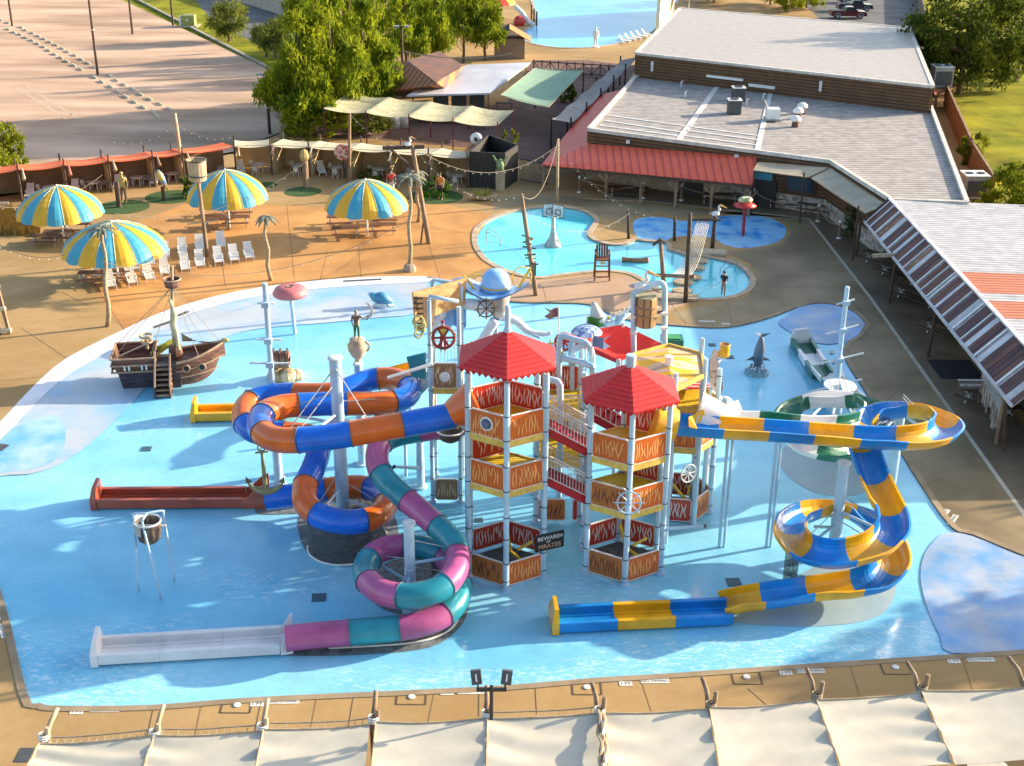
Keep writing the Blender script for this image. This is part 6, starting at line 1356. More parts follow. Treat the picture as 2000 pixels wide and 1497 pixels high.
q=P(320,392); MB().tube([q,q+V((0,0,1.2))],.16,8).build('post',darkwood,t); MB().tube([q+V((-.25,0,2.6)),q+V((-.1,0,2.2)),q+V((.15,0,1.6)),q+V((.4,0,.9))],[.12,.28,.24,.05],9).build('body',mat('parrot_paint',(.10,.25,.5),.5,col2=(.65,.5,.08),scale=2.5,lo=.45,hi=.55),t,smooth=True); MB().tube([q+V((-.3,-.05,2.62)),q+V((-.5,-.1,2.45))],[.08,.02],6).build('beak',black,t)
t=thing('carved_post','carved brown timber totem standing in the round turf island','totem',P(598,366))
q=P(598,366); MB().tube([q,q+V((0,0,2.6))],.28,9).build('shaft',wood,t); MB().lathe(q+V((0,0,2.4)),[(.3,0),(.42,.3),(.3,.8),(.05,1.)],9).build('carved_head',yp,t)
fig('pirate_statue','painted pirate statue in red and white among the log posts behind the right parasol','statue',P(765,385),2.4,.1,red,white,group=None)
fig('pirate_statue','pirate statue in an orange shirt standing by the bush near the gantry','statue',P(860,390),2.3,-.2,mat('orange_cloth',(.55,.2,.03),.7),darkwood)
t=thing('flag_emblem','red round emblem board on a pole at the fourth cream cabana','sign',P(670,300,0)+V((0,0,0)))
q=PY(669,298,P(683,350).y); MB().ball(q,.75,12,8,(1,.15,1)).build('board',mat('red_white_emblem',(.5,.06,.04),.6,col2=(.7,.55,.45),scale=3,lo=.45,hi=.55),t); MB().tube([V((q.x,q.y+.2,0)),q+V((0,.15,0))],.08,6).build('pole',darkwood,t)
t=thing('speaker_disc','white round dish on a pole at the end of the cream cabanas','dish',P(930,330)); q=PY(930,271,P(930,335).y)
MB().ball(q,.55,14,8,(1,.4,1)).build('dish',white,t,smooth=True); MB().ball(q+V((0,-.25,0)),.2,8,5).build('centre',black,t); MB().tube([V((q.x,q.y+.3,0)),q+V((0,.2,0))],.09,6).build('pole',log,t)
t=thing('rowing_boat','small pale boat with plants lying on the deck right of the enclosure','boat',P(940,392))
q=P(940,392); b=MB()
def bo_(u,v):
    x=-1.3+2.6*u; w_=.45*sin(PI*(u*.9+.05)); a=PI*v; return q+V((x,-w_*cos(a),.5-.42*sin(a)+.15*(2*u-1)**2))
b.sheet(bo_,14,8,.05); b.build('hull',log,t,smooth=True)
b=MB()
for k in range(60): p=q+V((random.uniform(-.7,.7),random.uniform(-.2,.2),.4)); d=V((random.uniform(-.3,.3),random.uniform(-.2,.2),random.uniform(.3,.9))); s_=V((.04,.02,0)); b.add([p-s_,p+s_,p+d],[(0,1,2),(2,1,0)])
b.build('plants',mat('yellow_green_leaf',(.22,.26,.04),.7),t)
# shower tower at the left edge
t=thing('timber_ladder','brown and cream timber ladder frame cut by the left edge','ladder',P(5,650))
q=P(8,652)
for s in(-.75,-.2,.35): MB().beam(q+V((s,0,0)),q+V((s-.5,.2,4.2)),.2).build('rail',wood,t)
for z in(.15,1.6,3.1,4.1): MB().beam(q+V((-.95-z*.1,-.12,z)),q+V((.55-z*.1,-.12,z+.15)),.22).build('rung',cream,t)
# dry grass bed at far left
b=MB(); random.seed(3)
for k in range(1800):
    x=random.uniform(-25,78); y=random.uniform(418,462); p=P(x,y); h_=random.uniform(.5,1.3); d=V((random.uniform(-.25,.25),random.uniform(-.25,.25),h_)); s_=V((.05,0,0)); b.add([p-s_,p+s_,p+d],[(0,1,2),(2,1,0)])
tag(b.build('dry_grass',mat('dry_grass_blades',(.30,.20,.06),.9,col2=(.52,.38,.12),scale=2)),'clump of tall dry yellow grass at the left edge','grass',kind='stuff')
MB().box(PY(9,402,P(9,410).y),(.7,.1,.6)).build('notice_board',mat('notice',(.5,.45,.35),.7,col2=(.7,.66,.58),scale=6),org=P(9,415),label='small pale notice board on the fence at the left edge',category='sign')
# near fence of rope posts in front of the cabanas
for i,(a,c) in enumerate(((262,390),(375,360))): pass
# ================= ship, sprays and lagoon furniture
sw=mat('ship_planks',(.07,.03,.02),.6,col2=(.24,.11,.07),scale=2.,stretch=(.5,1,4),dirt=.2,bump=.35); sd_=mat('ship_dark_planks',(.03,.025,.035),.6,col2=(.09,.07,.08),scale=2.,stretch=(.5,1,4),bump=.35)
strim=mat('ship_trim',(.34,.22,.14),.7,col2=(.5,.35,.24),scale=3)
o=P(330,742); ship=thing('pirate_ship','small weathered brown pirate ship play structure with a mast and front stairs','play ship',o)
S=lambda x,y,z:(o+Matrix.Rotation(R(9),3,'Z')@V((x*.87,y,z)))
def hullsec(t_): return (.75+3.1*t_, 1.15*(1-t_**2.0)+.02, 1.45+.75*t_**1.4)
def loft(rings,name,m,close=True):
    b=MB(); n=len(rings[0]); vs=[v for r in rings for v in r]; fs=[]
    for i in range(len(rings)-1):
        for k in range(n): k2=(k+1)%n; fs.append((i*n+k,(i+1)*n+k,(i+1)*n+k2,i*n+k2))
    fs.append(tuple(range(n))); fs.append(tuple(reversed(range((len(rings)-1)*n,len(rings)*n)))); return b.add(vs,fs).build(name,m,ship)
N_=12
rg=[]
for i in range(N_+1):
    t_=i/N_; xt,wt,zt_=hullsec(t_); xb=.75+2.3*t_; wb_=wt*.62; zb=-.05+.5*t_**4
    rg.append([S(xt,-wt,zt_),S((xt+xb)/2+.05*t_,-(wt+wb_)/2-.08*(1-t_),(zt_+zb)/2),S(xb,-wb_,zb),S(xb,wb_,zb),S((xt+xb)/2+.05*t_,(wt+wb_)/2+.08*(1-t_),(zt_+zb)/2),S(xt,wt,zt_),S(xt,wt*.88,zt_),S(xt,wt*.88,min(zt_,1.35)),S(xt,-wt*.88,min(zt_,1.35)),S(xt,-wt*.88,zt_)])
loft(rg,'bow_hull',sw)
MB().tube([S(hullsec(i/N_)[0],-hullsec(i/N_)[1],hullsec(i/N_)[2]+.04) for i in range(N_+1)],.07,6).build('bow_rail',strim,ship)
MB().tube([S(hullsec(i/N_)[0],hullsec(i/N_)[1],hullsec(i/N_)[2]+.04) for i in range(N_+1)],.07,6).build('bow_rail',strim,ship)
MB().tube([S(hullsec(i/N_)[0]-.05,-hullsec(i/N_)[1]-.0,hullsec(i/N_)[2]*.66) for i in range(N_+1)],.035,5).build('wale',strim,ship)
MB().tube([S(hullsec(i/N_)[0]-.2*(i/N_),-hullsec(i/N_)[1]*.86-.04,hullsec(i/N_)[2]*.36) for i in range(N_)],.035,5).build('wale',strim,ship)
for x in (1.35,2.35):
    q=S(x,-1.12+.22*(x-1.1)**1.5*.4,1.1); MB().ring(q,.2,.05,(0,-1,.1),14).build('gun_port',strim,ship); MB().ball(q,.17,8,6,(1,.5,1)).build('gun_mouth',black,ship)
MB().ball(S(3.9,0,2.3),.16,8,6,(1.6,.7,.9)).build('figurehead',yp,ship)
def quadbox(x0,x1,w0,w1,z0,z1,name,m,fl=1.):  # tapered open tub
    vs=[S(x0+.25,-w0,z0),S(x1,-w0,z0),S(x1,w0,z0),S(x0+.25,w0,z0),S(x0,-w1,z1),S(x1,-w1,z1),S(x1,w1,z1),S(x0,w1,z1)]
    return MB().add(vs,[(0,1,5,4),(1,2,6,5),(2,3,7,6),(3,0,4,7),(3,2,1,0),(0,1,2,3)]).build(name,m,ship)
quadbox(-3.1,-.75,.9,1.05,-.05,1.15,'stern_hull',sd_)
quadbox(-3.35,-.7,1.2,1.3,1.1,1.95,'stern_castle',sw)
MB().box(S(-2,0,1.32),(2.5,2.3,.05),R(9)).build('stern_deck',sw,ship)
for z in(1.15,1.55,1.95):
    b=MB()
    for a,c in (((-3.4,-1.3),(-.65,-1.3)),((-.65,-1.3),(-.65,1.3)),((-.65,1.3),(-3.4,1.3)),((-3.4,1.3),(-3.4,-1.3))): b.beam(S(a[0],a[1],z),S(c[0],c[1],z),.09,.08)
    b.build('castle_rail',strim,ship)
for x in(-2.4,-1.3): 
    for dx in(-.14,.14): MB().beam(S(x+dx,-1.33,1.25),S(x+dx,-1.33,1.55),.1,.05).build('window_mullion',white,ship)
MB().beam(S(-3.1,-1.1,2.0),S(-.9,-.9,2.75),.07).build('stay_beam',strim,ship); MB().tube([S(-1.2,.3,1.9),S(-1.2,.3,2.7)],.09,7).build('winch_post',log,ship); MB().ring(S(-1.2,.3,2.7),.35,.07).build('winch_ring',log,ship); MB().ring(S(-1.2,.3,2.35),.3,.06).build('winch_ring',log,ship)
MB().box(S(0,-.1,.62),(1.6,2.0,1.3),R(9)).build('mid_hull',sd_,ship)
MB().box(S(.05,-.2,1.3),(1.5,1.8,.06),R(9)).build('mid_deck',mat('deck_boards',(.06,.06,.075),.6),ship)
q0,q1=S(-.1,-1.1,1.3),S(-.1,-2.55,0)
for s in(-.48,.48):
    a=S(-.1+s,-1.0,1.35);c=S(-.1+s,-2.6,.1); vs=[a+V((0,0,.7)),c+V((0,0,.55)),V((c.x,c.y,-.05)),V((a.x,a.y,-.05))]; MB().slab(vs,.08).build('stair_side',sd_ if s<0 else sw,ship); MB().beam(a+V((0,0,.72)),c+V((0,0,.58)),.09,.06).build('stair_rail',strim,ship)
for k in range(6):
    p=q0.lerp(q1,(k+.5)/6); MB().box(p+V((0,0,0)),(.9,.26,.05),R(9)).build('stair_tread',strim,ship); MB().box(p+V((0,.12,-.12)),(.88,.03,.2),R(9)).build('stair_riser',darkwood,ship)
mbx=S(.62,.1,0); mt=PY(333,520,mbx.y); 
MB().tube([V((mbx.x,mbx.y,0)),V((mbx.x,mbx.y,mt.z*.55)),V((mt.x+.1,mbx.y,mt.z))],[.16,.12,.06],9).build('mast',log,ship)
cn=V((PY(336,552,mbx.y).x,mbx.y,PY(336,560,mbx.y).z)); MB().lathe(cn,[(.1,-.15),(.42,0),(.5,.45),(.46,.45),(.4,.05),(.02,.05)],10).build('crows_nest',sw,ship); MB().ring(cn+V((0,0,.45)),.49,.04).build('nest_rim',strim,ship)
MB().lathe(S(.62,.1,1.3),[(.35,0),(.42,.35),(.35,.8)],10).build('mast_barrel',sw,ship)
fs_=mat('furled_sail',(.52,.47,.30),.8,bump=.5,scale=3); MB().tube(curve([V((mbx.x,mbx.y-.12,mt.z*.72)),V((mbx.x+.18,mbx.y-.16,mt.z*.6)),V((mbx.x+.05,mbx.y-.14,mt.z*.5)),V((mbx.x+.2,mbx.y-.16,mt.z*.38)),V((mbx.x+.22,mbx.y-.14,mt.z*.27))],4),[.1]*4+[.2]*8+[.12]*5,8).build('furled_sail',fs_,ship,smooth=True)
for q in (S(3.6,0,2.2),S(-3.2,-1.2,2.),S(-3.2,1.2,2.),S(2.4,1.0,1.8),S(2.2,-1.0,1.8),S(-.9,-1.,1.9)): MB().tube([cn,q],.018,4).build('rigging',rope_m,ship)
MB().sheet(lambda u,v:S(1.0+2.4*u,.95-.55*u,2.0+.5*(1-v)*(1-u)+.3*v*sin(PI*u)-.25*sin(PI*u)),10,3,.02).build('draped_net',mat('grey_net',(.2,.2,.18),.9),ship)
t=thing('yellow_slide','short yellow half pipe slide on the deck of the pirate ship','slide',S(-.4,1.2,0))
flume_pts=[S(.4,.5,1.9),S(0,.75,1.7),S(-.5,1.0,1.3),S(-1.0,1.3,.9)]
b=MB()
pf=prof(.28,.3)
vs=[];m_=len(pf)
for i,p in enumerate(flume_pts):
    d=(flume_pts[min(i+1,3)]-flume_pts[max(i-1,0)]).normalized(); s=d.cross(V((0,0,1))).normalized(); u=s.cross(d); vs+=[p+s*x+u*y for x,y in pf]
b.add(vs,[(q*m_+e,q*m_+(e+1)%m_,(q+1)*m_+(e+1)%m_,(q+1)*m_+e) for q in range(3) for e in range(m_)]); b.build('chute',mat('pale_yellow_plastic',(.66,.62,.10),.4),t)
# pink mushroom spray
b_,tp=TOP((576,652),567,572)
t=thing('mushroom_spray','pink mushroom water spray on a pale post','water feature',b_); MB().tube([b_,tp+V((0,0,.1))],.12,12).build('post',steel,t)
pr=[(.25,.42),(.55,.46),(.95,.3),(1.12,0),(1.05,-.16),(.7,-.2),(.2,-.1),(.02,-.08)]
MB().lathe(tp,[(.22,.40)]+pr[1:],24).build('cap',mat('salmon_cap',(.55,.16,.17),.45,var=.1,scale=1.,dirt=.15),t,smooth=True); MB().lathe(tp+V((0,0,.36)),[(.02,.02),(.24,.1),(.25,.0)],12).build('cap_hole',wood,t)
# red mushroom with frog
b_,tp=TOP((1451,460),1455,403)
t=thing('mushroom_spray','red mushroom water spray with a pale green frog on top','water feature',b_); MB().tube([b_,tp],.13,12).build('post',mat('dark_pink_post',(.36,.03,.05),.5),t)
MB().lathe(tp,[(.85,0),(.9,.06),(.5,.28),(.02,.34)],20).build('cap',red,t,smooth=True); MB().ball(tp+V((0,0,.5)),.45,12,7,(1.3,1,.6)).build('frog',mat('frog_paint',(.30,.33,.12),.5,col2=(.66,.66,.4),scale=4,lo=.4,hi=.6),t,smooth=True)
for s in(-.25,.25): MB().ball(tp+V((s,-.3,.75)),.11,8,5).build('frog_eye',white,t)
# dolphins
def dolphin(label,c,pose,m,s=1.,name='dolphin_statue'):
    t=thing(name,label,'animal statue',V((c[0],c[1],0)) ); c=V(c)
    ps=curve([c+V(p)*s for p in pose],5); n=len(ps); rr=[s*(.05+.34*sin(PI*min(1,(i/(n-1))*.95+.06))**.9) for i in range(n)]; rr[-1]=.03*s
    MB().tube(ps,rr,12).build('body',m,t,smooth=True); return t,ps
dm_=mat('dolphin_blue',(.04,.20,.36),.35,col2=(.10,.34,.50),scale=1.4,coat=.3)
c=P(747,598); t,ps=dolphin('small blue dolphin statue with a white belly lying at the pool entry',(c.x,c.y,.35),[(-.75,0,.5),(-.4,0,.25),(0,0,.2),(.4,0,.0),(.75,0,-.1)],dm_,1.05)
MB().tube([V((c.x-.6,c.y-.1,.12)),V((c.x+.2,c.y-.25,.08)),V((c.x+.8,c.y-.1,.1))],[.1,.2,.1],8).build('belly',white,t); MB().slab([V((c.x-.95,c.y-.3,.9)),V((c.x-.6,c.y,.82)),V((c.x-.95,c.y+.3,.9)),V((c.x-.85,c.y,.86))],.05).build('tail_fin',dm_,t); MB().slab([V((c.x-.1,c.y,.8)),V((c.x+.25,c.y,.7)),V((c.x-.1,c.y+.03,1.05))],.05).build('dorsal_fin',dm_,t); MB().slab([V((c.x+.3,c.y-.25,.3)),V((c.x+.6,c.y-.6,.1)),V((c.x+.2,c.y-.3,.15))],.04).build('flipper',dm_,t)
gd=mat('dolphin_grey',(.06,.10,.15),.4,col2=(.14,.18,.23),scale=1.4,coat=.2)
b_,tp=TOP((1478,728),1483,655)
t,ps=dolphin('grey dolphin statue diving nose down into carved waves',(b_.x,b_.y,0),[(-.05,-.05,.3),(.0,0,.8),(.05,0,1.5),(.1,0,2.2),(.12,.05,2.8)],gd,.85)
MB().slab([V((b_.x+.10-.5,b_.y,2.62)),V((b_.x+.10,b_.y-.12,2.28)),V((b_.x+.10+.55,b_.y,2.54)),V((b_.x+.10,b_.y+.15,2.42))],.08).build('tail_fin',gd,t)
for s in(-1,1): MB().slab([V((b_.x+s*.25,b_.y,1.1)),V((b_.x+s*.75,b_.y-.1,.85)),V((b_.x+s*.28,b_.y,.8))],.06).build('flipper',gd,t)
b=MB()
for k in range(26):
    a=random.uniform(0,6.28); r=random.uniform(.1,.6); z=random.uniform(0,.7)*(1-r); q=V((b_.x+r*cos(a),b_.y+r*sin(a),z)); b.ring(q,.16,.045,(random.uniform(-1,1),-1,random.uniform(-.3,.3)),10,5)
b.build('wave_base',mat('dark_wave_base',(.14,.22,.28),.5,col2=(.68,.74,.78),scale=5,lo=.45,hi=.55),t); MB().lathe((b_.x,b_.y,-.05),[(.75,0),(.6,.25),(.25,.4)],12).build('foot',mat('teal_grey_foot',(.16,.30,.38),.5),t)
# chest on a rock
c=P(553,740); t=thing('treasure_chest','red brown treasure chest on a pale carved rock behind the orange loops','chest',c)
rk=mat('carved_rock',(.30,.22,.12),.8,col2=(.62,.52,.36),scale=2.2,bump=.5,lo=.4,hi=.6)
for dx,dy,r in ((-.4,0,.55),(.3,-.1,.6),(.8,.1,.45),(0,.4,.5),(-.2,-.3,.4)): MB().ball(c+V((dx,dy,r*.4)),r,9,6,(1,1,.8)).build('rock',rk,t)
MB().box(c+V((-.1,0,1.1)),(1.1,.7,.55)).build('chest_body',wood,t); 
b=MB(); b.tube([c+V((-.65,0,1.4)),c+V((.45,0,1.4))],.35,12); b.build('lid',mat('chest_red',(.22,.07,.05),.6,col2=(.3,.12,.08),scale=4),t)
for x in(-.5,-.1,.3): MB().box(c+V((x,0,1.42)),(.08,.76,.74)).build('strap',darkwood,t)
# mermaid figure on a shell vase
b_,tp=TOP((708,900),706,708)
t=thing('vase_pedestal','tan shell shaped vase capping the pole inside the orange and blue loops','vase',V((b_.x,b_.y,0)))
MB().lathe(V((b_.x,b_.y,tp.z)),[(.2,0),(.12,.15),(.3,.35),(.48,.7),(.5,.95),(.35,1.15),(.38,1.25),(.2,1.25)],16).build('vase',mat('tan_vase',(.42,.30,.18),.6,col2=(.6,.47,.33),scale=2),t,smooth=True); MB().ring(V((b_.x+.35,b_.y,tp.z+.85)),.25,.05,(0,-1,0)).build('handle',log,t)
grs=mat('mossy_statue',(.20,.18,.10),.7,col2=(.36,.30,.2),scale=3)
fig('pirate_statue','weathered brown statue of a person holding up a curved sword above the vase','statue',(b_.x,b_.y,tp.z+1.22),1.5,.1,mat('brown_vest',(.16,.10,.06),.7),mat('green_breeches',(.04,.14,.05),.7),arms_=([(.2,0,1.42),(.42,-.05,1.3),(.62,-.1,1.45)],[(-.2,0,1.42),(-.27,.02,1.15),(-.2,-.12,.95)]),skinm=grs,hairm=grs)
t=thing('curved_sword','pale curved sword raised beside the statue above the vase','sword',(b_.x+.5,b_.y-.1,0)); q=V((b_.x+.55,b_.y-.1,tp.z+2.4))
MB().tube(curve([q,q+V((.25,0,.25)),q+V((.2,0,.6)),q+V((-.05,0,.8))],4),[.02,.06,.07,.07,.07,.07,.06,.06,.05,.05,.04,.03,.01],5).build('blade',grey,t); MB().beam(q+V((-.05,0,-.1)),q+V((.05,0,.05)),.06).build('hilt',darkwood,t)
yq=PY(865,652,55.1); fig('pirate_statue','small pirate statue in a yellow shirt above the red and white wheel','statue',(yq.x,yq.y,yq.z-.9),1.5,.1,mat('yellow_shirt',(.62,.48,.05),.7),red,arms_=([(.2,0,1.42),(.42,-.05,1.25),(.6,-.1,1.1)],[(-.2,0,1.42),(-.42,.0,1.3),(-.66,-.1,1.12)]),hairm=mat('red_scarf',(.3,.03,.05),.7))
# --- lagoon
b_,tp=TOP((1080,478),1078,445)
t=thing('basketball_hoop','white double basketball hoop on a bell shaped foot in the lagoon pool','basketball hoop',b_)
MB().lathe(V((b_.x,b_.y,-.08)),[(.7,0),(.62,.15),(.3,.7),(.16,1.3),(.15,2.2)],18).build('foot',mat('pale_foot',(.42,.44,.42),.5),t,smooth=True)
for s,rz in((-1,.35),(1,-.6)):
    M3=Matrix.Rotation(rz,3,'Z'); cc=V((b_.x+s*.35,b_.y-.15*s,2.7)); MB().box(cc,(.95,.05,.9),M3=M3).build('backboard',mat('hoop_board',(.60,.66,.68),.4),t)
    b=MB(); 
    for a,c in (((-.5,-.48),(.5,-.48)),((.5,-.48),(.5,.48)),((.5,.48),(-.5,.48)),((-.5,.48),(-.5,-.48)),((-.2,-.3),(.2,-.3)),((.2,-.3),(.2,.1)),((.2,.1),(-.2,.1)),((-.2,.1),(-.2,-.3))): b.beam(cc+M3@V((a[0],-.04,a[1])),cc+M3@V((c[0],-.04,c[1])),.05)
    b.build('board_frame',dgrey,t); MB().ring(cc+M3@V((0,-.35,-.35)),.25,.03).build('rim',white,t)
b_=P(1175,545); wdk=mat('red_brown_boards',(.14,.05,.03),.7,col2=(.24,.09,.05),scale=3)
t=thing('lifeguard_chair','tall dark red brown lifeguard chair at the lagoon edge','lifeguard chair',b_)
for x in(-.48,.48):
    for y in(-.4,.4): MB().beam(b_+V((x*1.1,y*1.15,0)),b_+V((x,y*.8,1.9 if y<0 else 2.1)),.1).build('leg',wdk,t)
MB().box(b_+V((0,0,1.5)),(.95,.75,.08)).build('seat',wdk,t)
for k in range(5): MB().slab([b_+V((-.45+.18*k,.3,1.55)),b_+V((-.3+.18*k,.3,1.55)),b_+V((-.3+.18*k,.45,2.35+.15*sin(PI*(k+.5)/5))),b_+V((-.45+.18*k,.45,2.35+.15*sin(PI*(k+.5)/5)))],.04).build('back_slat',wdk,t)
for x in(-.48,.48): MB().box(b_+V((x,-.05,1.95)),(.14,.8,.05)).build('armrest',wdk,t)
for z in(.3,.7,1.1): MB().beam(b_+V((-.5,-.42,z)),b_+V((.5,-.42,z)),.1,.07).build('step',wdk,t)
MB().box(b_+V((0,-.45,1.35)),(.35,.03,.25)).build('number_plate',mat('pale_plate',(.5,.55,.4),.6),t)
c=P(1240,510); t=thing('floating_log','brown log float in the middle of the lagoon pool','float',c)
MB().tube(curve([c+V((-.95,0,.1)),c+V((-.5,0,.08)),c+V((.4,-.05,.05)),c+V((1.,-.12,.12))],4),[.2,.22,.2,.17,.16,.16,.16,.16,.17,.19,.21,.22,.2],10).build('log',mat('log_brown',(.26,.12,.05),.6,col2=(.40,.2,.1),scale=2),t,smooth=True)
_,q1,q2=logpole('dark weathered post standing in the lagoon left of the rope net',(1297,566),(1290,470),.17,wood,'lagoon_post','post'); MB().tube([q2+V((-.5,0,-.35)),q2+V((0,0,.1)),q2+V((.3,0,-.15))],.09,6).build('knot',darkwood,_)
_,q3,q4=logpole('tall dark post at the front of the rope net',(1339,591),(1348,417),.17,darkwood,'lagoon_post','post')
_,q5,q6=logpole('dark post with a pelican at the back of the rope net',(1391,486),(1397,422),.17,darkwood,'lagoon_post','post')
for i,(bx,tx,lab) in enumerate((((1228,466),(1227,414),'dark post on the small peninsula between the lagoon and the blue splash pad'),((1317,470),(1318,425),'dark post on the point left of the rope net'))): logpole(lab,bx,tx,.13,darkwood,'lagoon_post','post')
t=thing('rope_net','pale rope climbing net slung over the stepping stones','climbing net',P(1340,560))
n0,n1=P(1300,553,0),P(1350,565,0); n0=PY(1308,538,q1.y); n1=PY(1343,541,q3.y+.1); n2=PY(1386,432,q6.y); n3=PY(1362,432,q5.y-.6)
def nf(u,v): 
    p=n0.lerp(n1,u).lerp(n3.lerp(n2,u),v); p.z-=1.1*sin(PI*v)**1.; return p
b=MB()
for i in range(9): b.tube([nf(i/8,j/14) for j in range(15)],.02,4)
for j in range(1,15): b.tube([nf(i/8,j/14) for i in range(9)],.016,4)
b.build('ropes',mat('pale_rope',(.62,.56,.46),.8),t); MB().tube([n0+V((-.9,0,0)),n1+V((.5,0,0))],.13,8).build('lower_beam',wood,t); MB().tube([n3+V((-.6,0,.1)),n2+V((.8,0,.1))],.11,8).build('upper_beam',darkwood,t)
st_=mat('stepping_stone',(.34,.26,.17),.85,col2=(.5,.4,.28),scale=2,bump=.3)
for i,(x,y) in enumerate(((1332,570),(1334,553),(1350,543),(1357,524),(1364,511),(1372,499))):
    c=P(x,y); t=MB().lathe((c.x,c.y,-.1),[(.55+.05*(i%2),0),(.62,.12),(.58,.24),(.02,.25)],7,sx=1.25).build('stepping_stone',st_,org=c); tag(t,ORDN[i]+' tan stepping stone counted from the near end under the rope net','stepping stone','stepping stones in the lagoon')
c=P(1385,496); tag(MB().box(c+V((0,0,.12)),(2.6,1.2,.2),-.15).build('stone_slab',mat('pale_slab',(.45,.38,.27),.8,dirt=.2),org=c),'pale flat slab crossing the lagoon edge behind the net','slab'); c=P(1318,583); tag(MB().box(c+V((0,0,.1)),(3.2,1.0,.18),-.1).build('stone_slab',st_,org=c),'grey brown landing slab at the near end of the stepping stones','slab')
pp_=fig('person','person in a dark top and tan trousers cleaning the lagoon with a long pole','person',P(1412,578),1.75,2.7,mat('navy_shirt',(.02,.025,.035),.8),mat('tan_trousers',(.36,.28,.18),.8),arms_=([(.2,0,1.42),(.26,-.16,1.2),(.12,-.38,1.12)],[(-.2,0,1.42),(-.24,-.12,1.15),(-.05,-.3,1.0)]),hairm=black)
h_=P(1412,578); pa_=h_+Matrix.Rotation(2.7,3,'Z')@V((.05,-.36,1.08))
t=thing('cleaning_pole','long thin pool cleaning pole reaching into the lagoon','pole',h_+V((-.3,0,0))); MB().tube([pa_+V((.4,.1,.35)),pa_,P(1362,577,-.08)],.022,5).build('shaft',white,t)
for i,(x,y,lab) in enumerate(((1440,540,'right end'),(950,478,'left end'))):
    c=P(x,y); t=thing('pool_handrail','thin metal handrail at the %s of the lagoon pool'%lab,'handrail',c); d=1 if x>1200 else -1
    for k in(0,.9): MB().tube(curve([c+V((0,k,0)),c+V((-.0,k,.85)),c+V((-d*.3,k,.95)),c+V((-d*1.0,k,.4)),c+V((-d*1.1,k,-.1))],3),.03,5).build('rail',grey,t)
# small white figure, slide and parasols at the wave pool
t=fig('lifeguard_statue','white figure standing at the near edge of the wave pool','statue',P(1163,92),2.6,.1,white,white,skinm=white,hairm=white); MB().lathe(P(1163,92),[(.6,0),(.5,.1)],12).build('base',white,t)
for i,(x,y) in enumerate(((1218,84),(1229,81),(1240,78),(1251,75),(1262,72))): place(PLG,P(x,y),1.2,'pale lounger in the row along the wave pool, %s from the left'%ORDN[i],'loungers by the wave pool')
def cone_par(label,c,r,h_,ms,tilt=0):
    t=thing('parasol',label,'parasol',c,'round parasols at the wave pool'); n=16; vs=[];fs=[]
    for (q,z) in ((.02,1),(.55,.72),(1,.2),(1.02,.05)):
        for k in range(n): vs.append(c+V((q*r*cos(2*PI*k/n),q*r*sin(2*PI*k/n),2.4+z*h_)))
    for j in range(3):
        for k in range(n): fs.append((j*n+k,(j+1)*n+k,(j+1)*n+(k+1)%n,j*n+(k+1)%n))
    o_=MB().add(vs,fs).build('canopy',ms,t)
    for i_,p in enumerate(o_.data.polygons): p.material_index=((i_%n)//2)%2
    MB().tube([c,c+V((0,0,2.4+h_))],.08,6).build('pole',white,t); return t
bred=mat('bright_red_cloth',(.62,.03,.02),.6); byel=mat('bright_yellow_cloth',(.78,.55,.03),.6)
cone_par('red and yellow parasol left of the wave pool',P(966,40),3.2,2.0,[bred,byel]); cone_par('red and cream striped parasol behind the wave pool panel',P(1345,25),3.2,1.8,[bred,cream])
t=thing('small_slide','small white and red slide at the left rim of the wave pool','slide',P(1025,50)); flb=MB(); c=P(1022,50)
MB().tube(curve([c+V((-1.2,1.,2.6)),c+V((-.2,.4,1.8)),c+V((.8,0,.5)),c+V((1.6,-.2,.1))],4),.4,8).build('chute',white,t); MB().ball(c+V((-.6,-.2,.6)),.9,8,6).build('red_base',red,t)
for i,(x,y,z) in enumerate(((1038,38,2.2),(1043,46,2.2),(1048,52,2.2))): q=P(x,y); tag(MB().tube([q,q+V((0,0,z))],.14,6).build('mooring_post',darkwood,org=q),'dark mooring post at the left rim of the wave pool, %s from the back'%ORDN[i],'post','mooring posts at the wave pool')
# porch furniture on the shaded side
PB=None
def bench_proto():
    t=thing('long_table','dark long table','table',(0,0,0)); MB().box((0,0,.75),(3.6,.8,.06)).build('tabletop',darkwood,t)
    for s in(-1,1): MB().box((0,s*.75,.45),(3.6,.28,.05)).build('bench',darkwood,t)
    for x in(-1.3,1.3): b=MB(); b.beam((x,-.4,0),(x,.4,.72),.06); b.beam((x,.4,0),(x,-.4,.72),.06); b.beam((x,-.85,.42),(x,.85,.42),.05); b.build('leg_frame',white,t)
    return t
LT=proto(bench_proto())
for i,(x,y,rz) in enumerate(((1225,383,-.1),(1405,396,-.1),(1535,405,-.15),(1600,418,-.5),(1757,545,-.95),(1790,590,-.95),(1725,520,-.95),(1850,660,-.95),(1930,800,-.95))):
    place(LT,P(x,y),rz,['dark bench table under the left part of the red porch','dark bench table under the right part of the red porch','dark bench table under the small beige sail','dark bench table by the stone wall corner','dark bench table at the second post of the rusty porch','dark bench table below the second post of the rusty porch','dark bench table near the start of the rusty porch','dark bench table in the deep shade above the big black mat','dark bench table behind the ragged plank gate'][i],'dark bench tables under the porches')
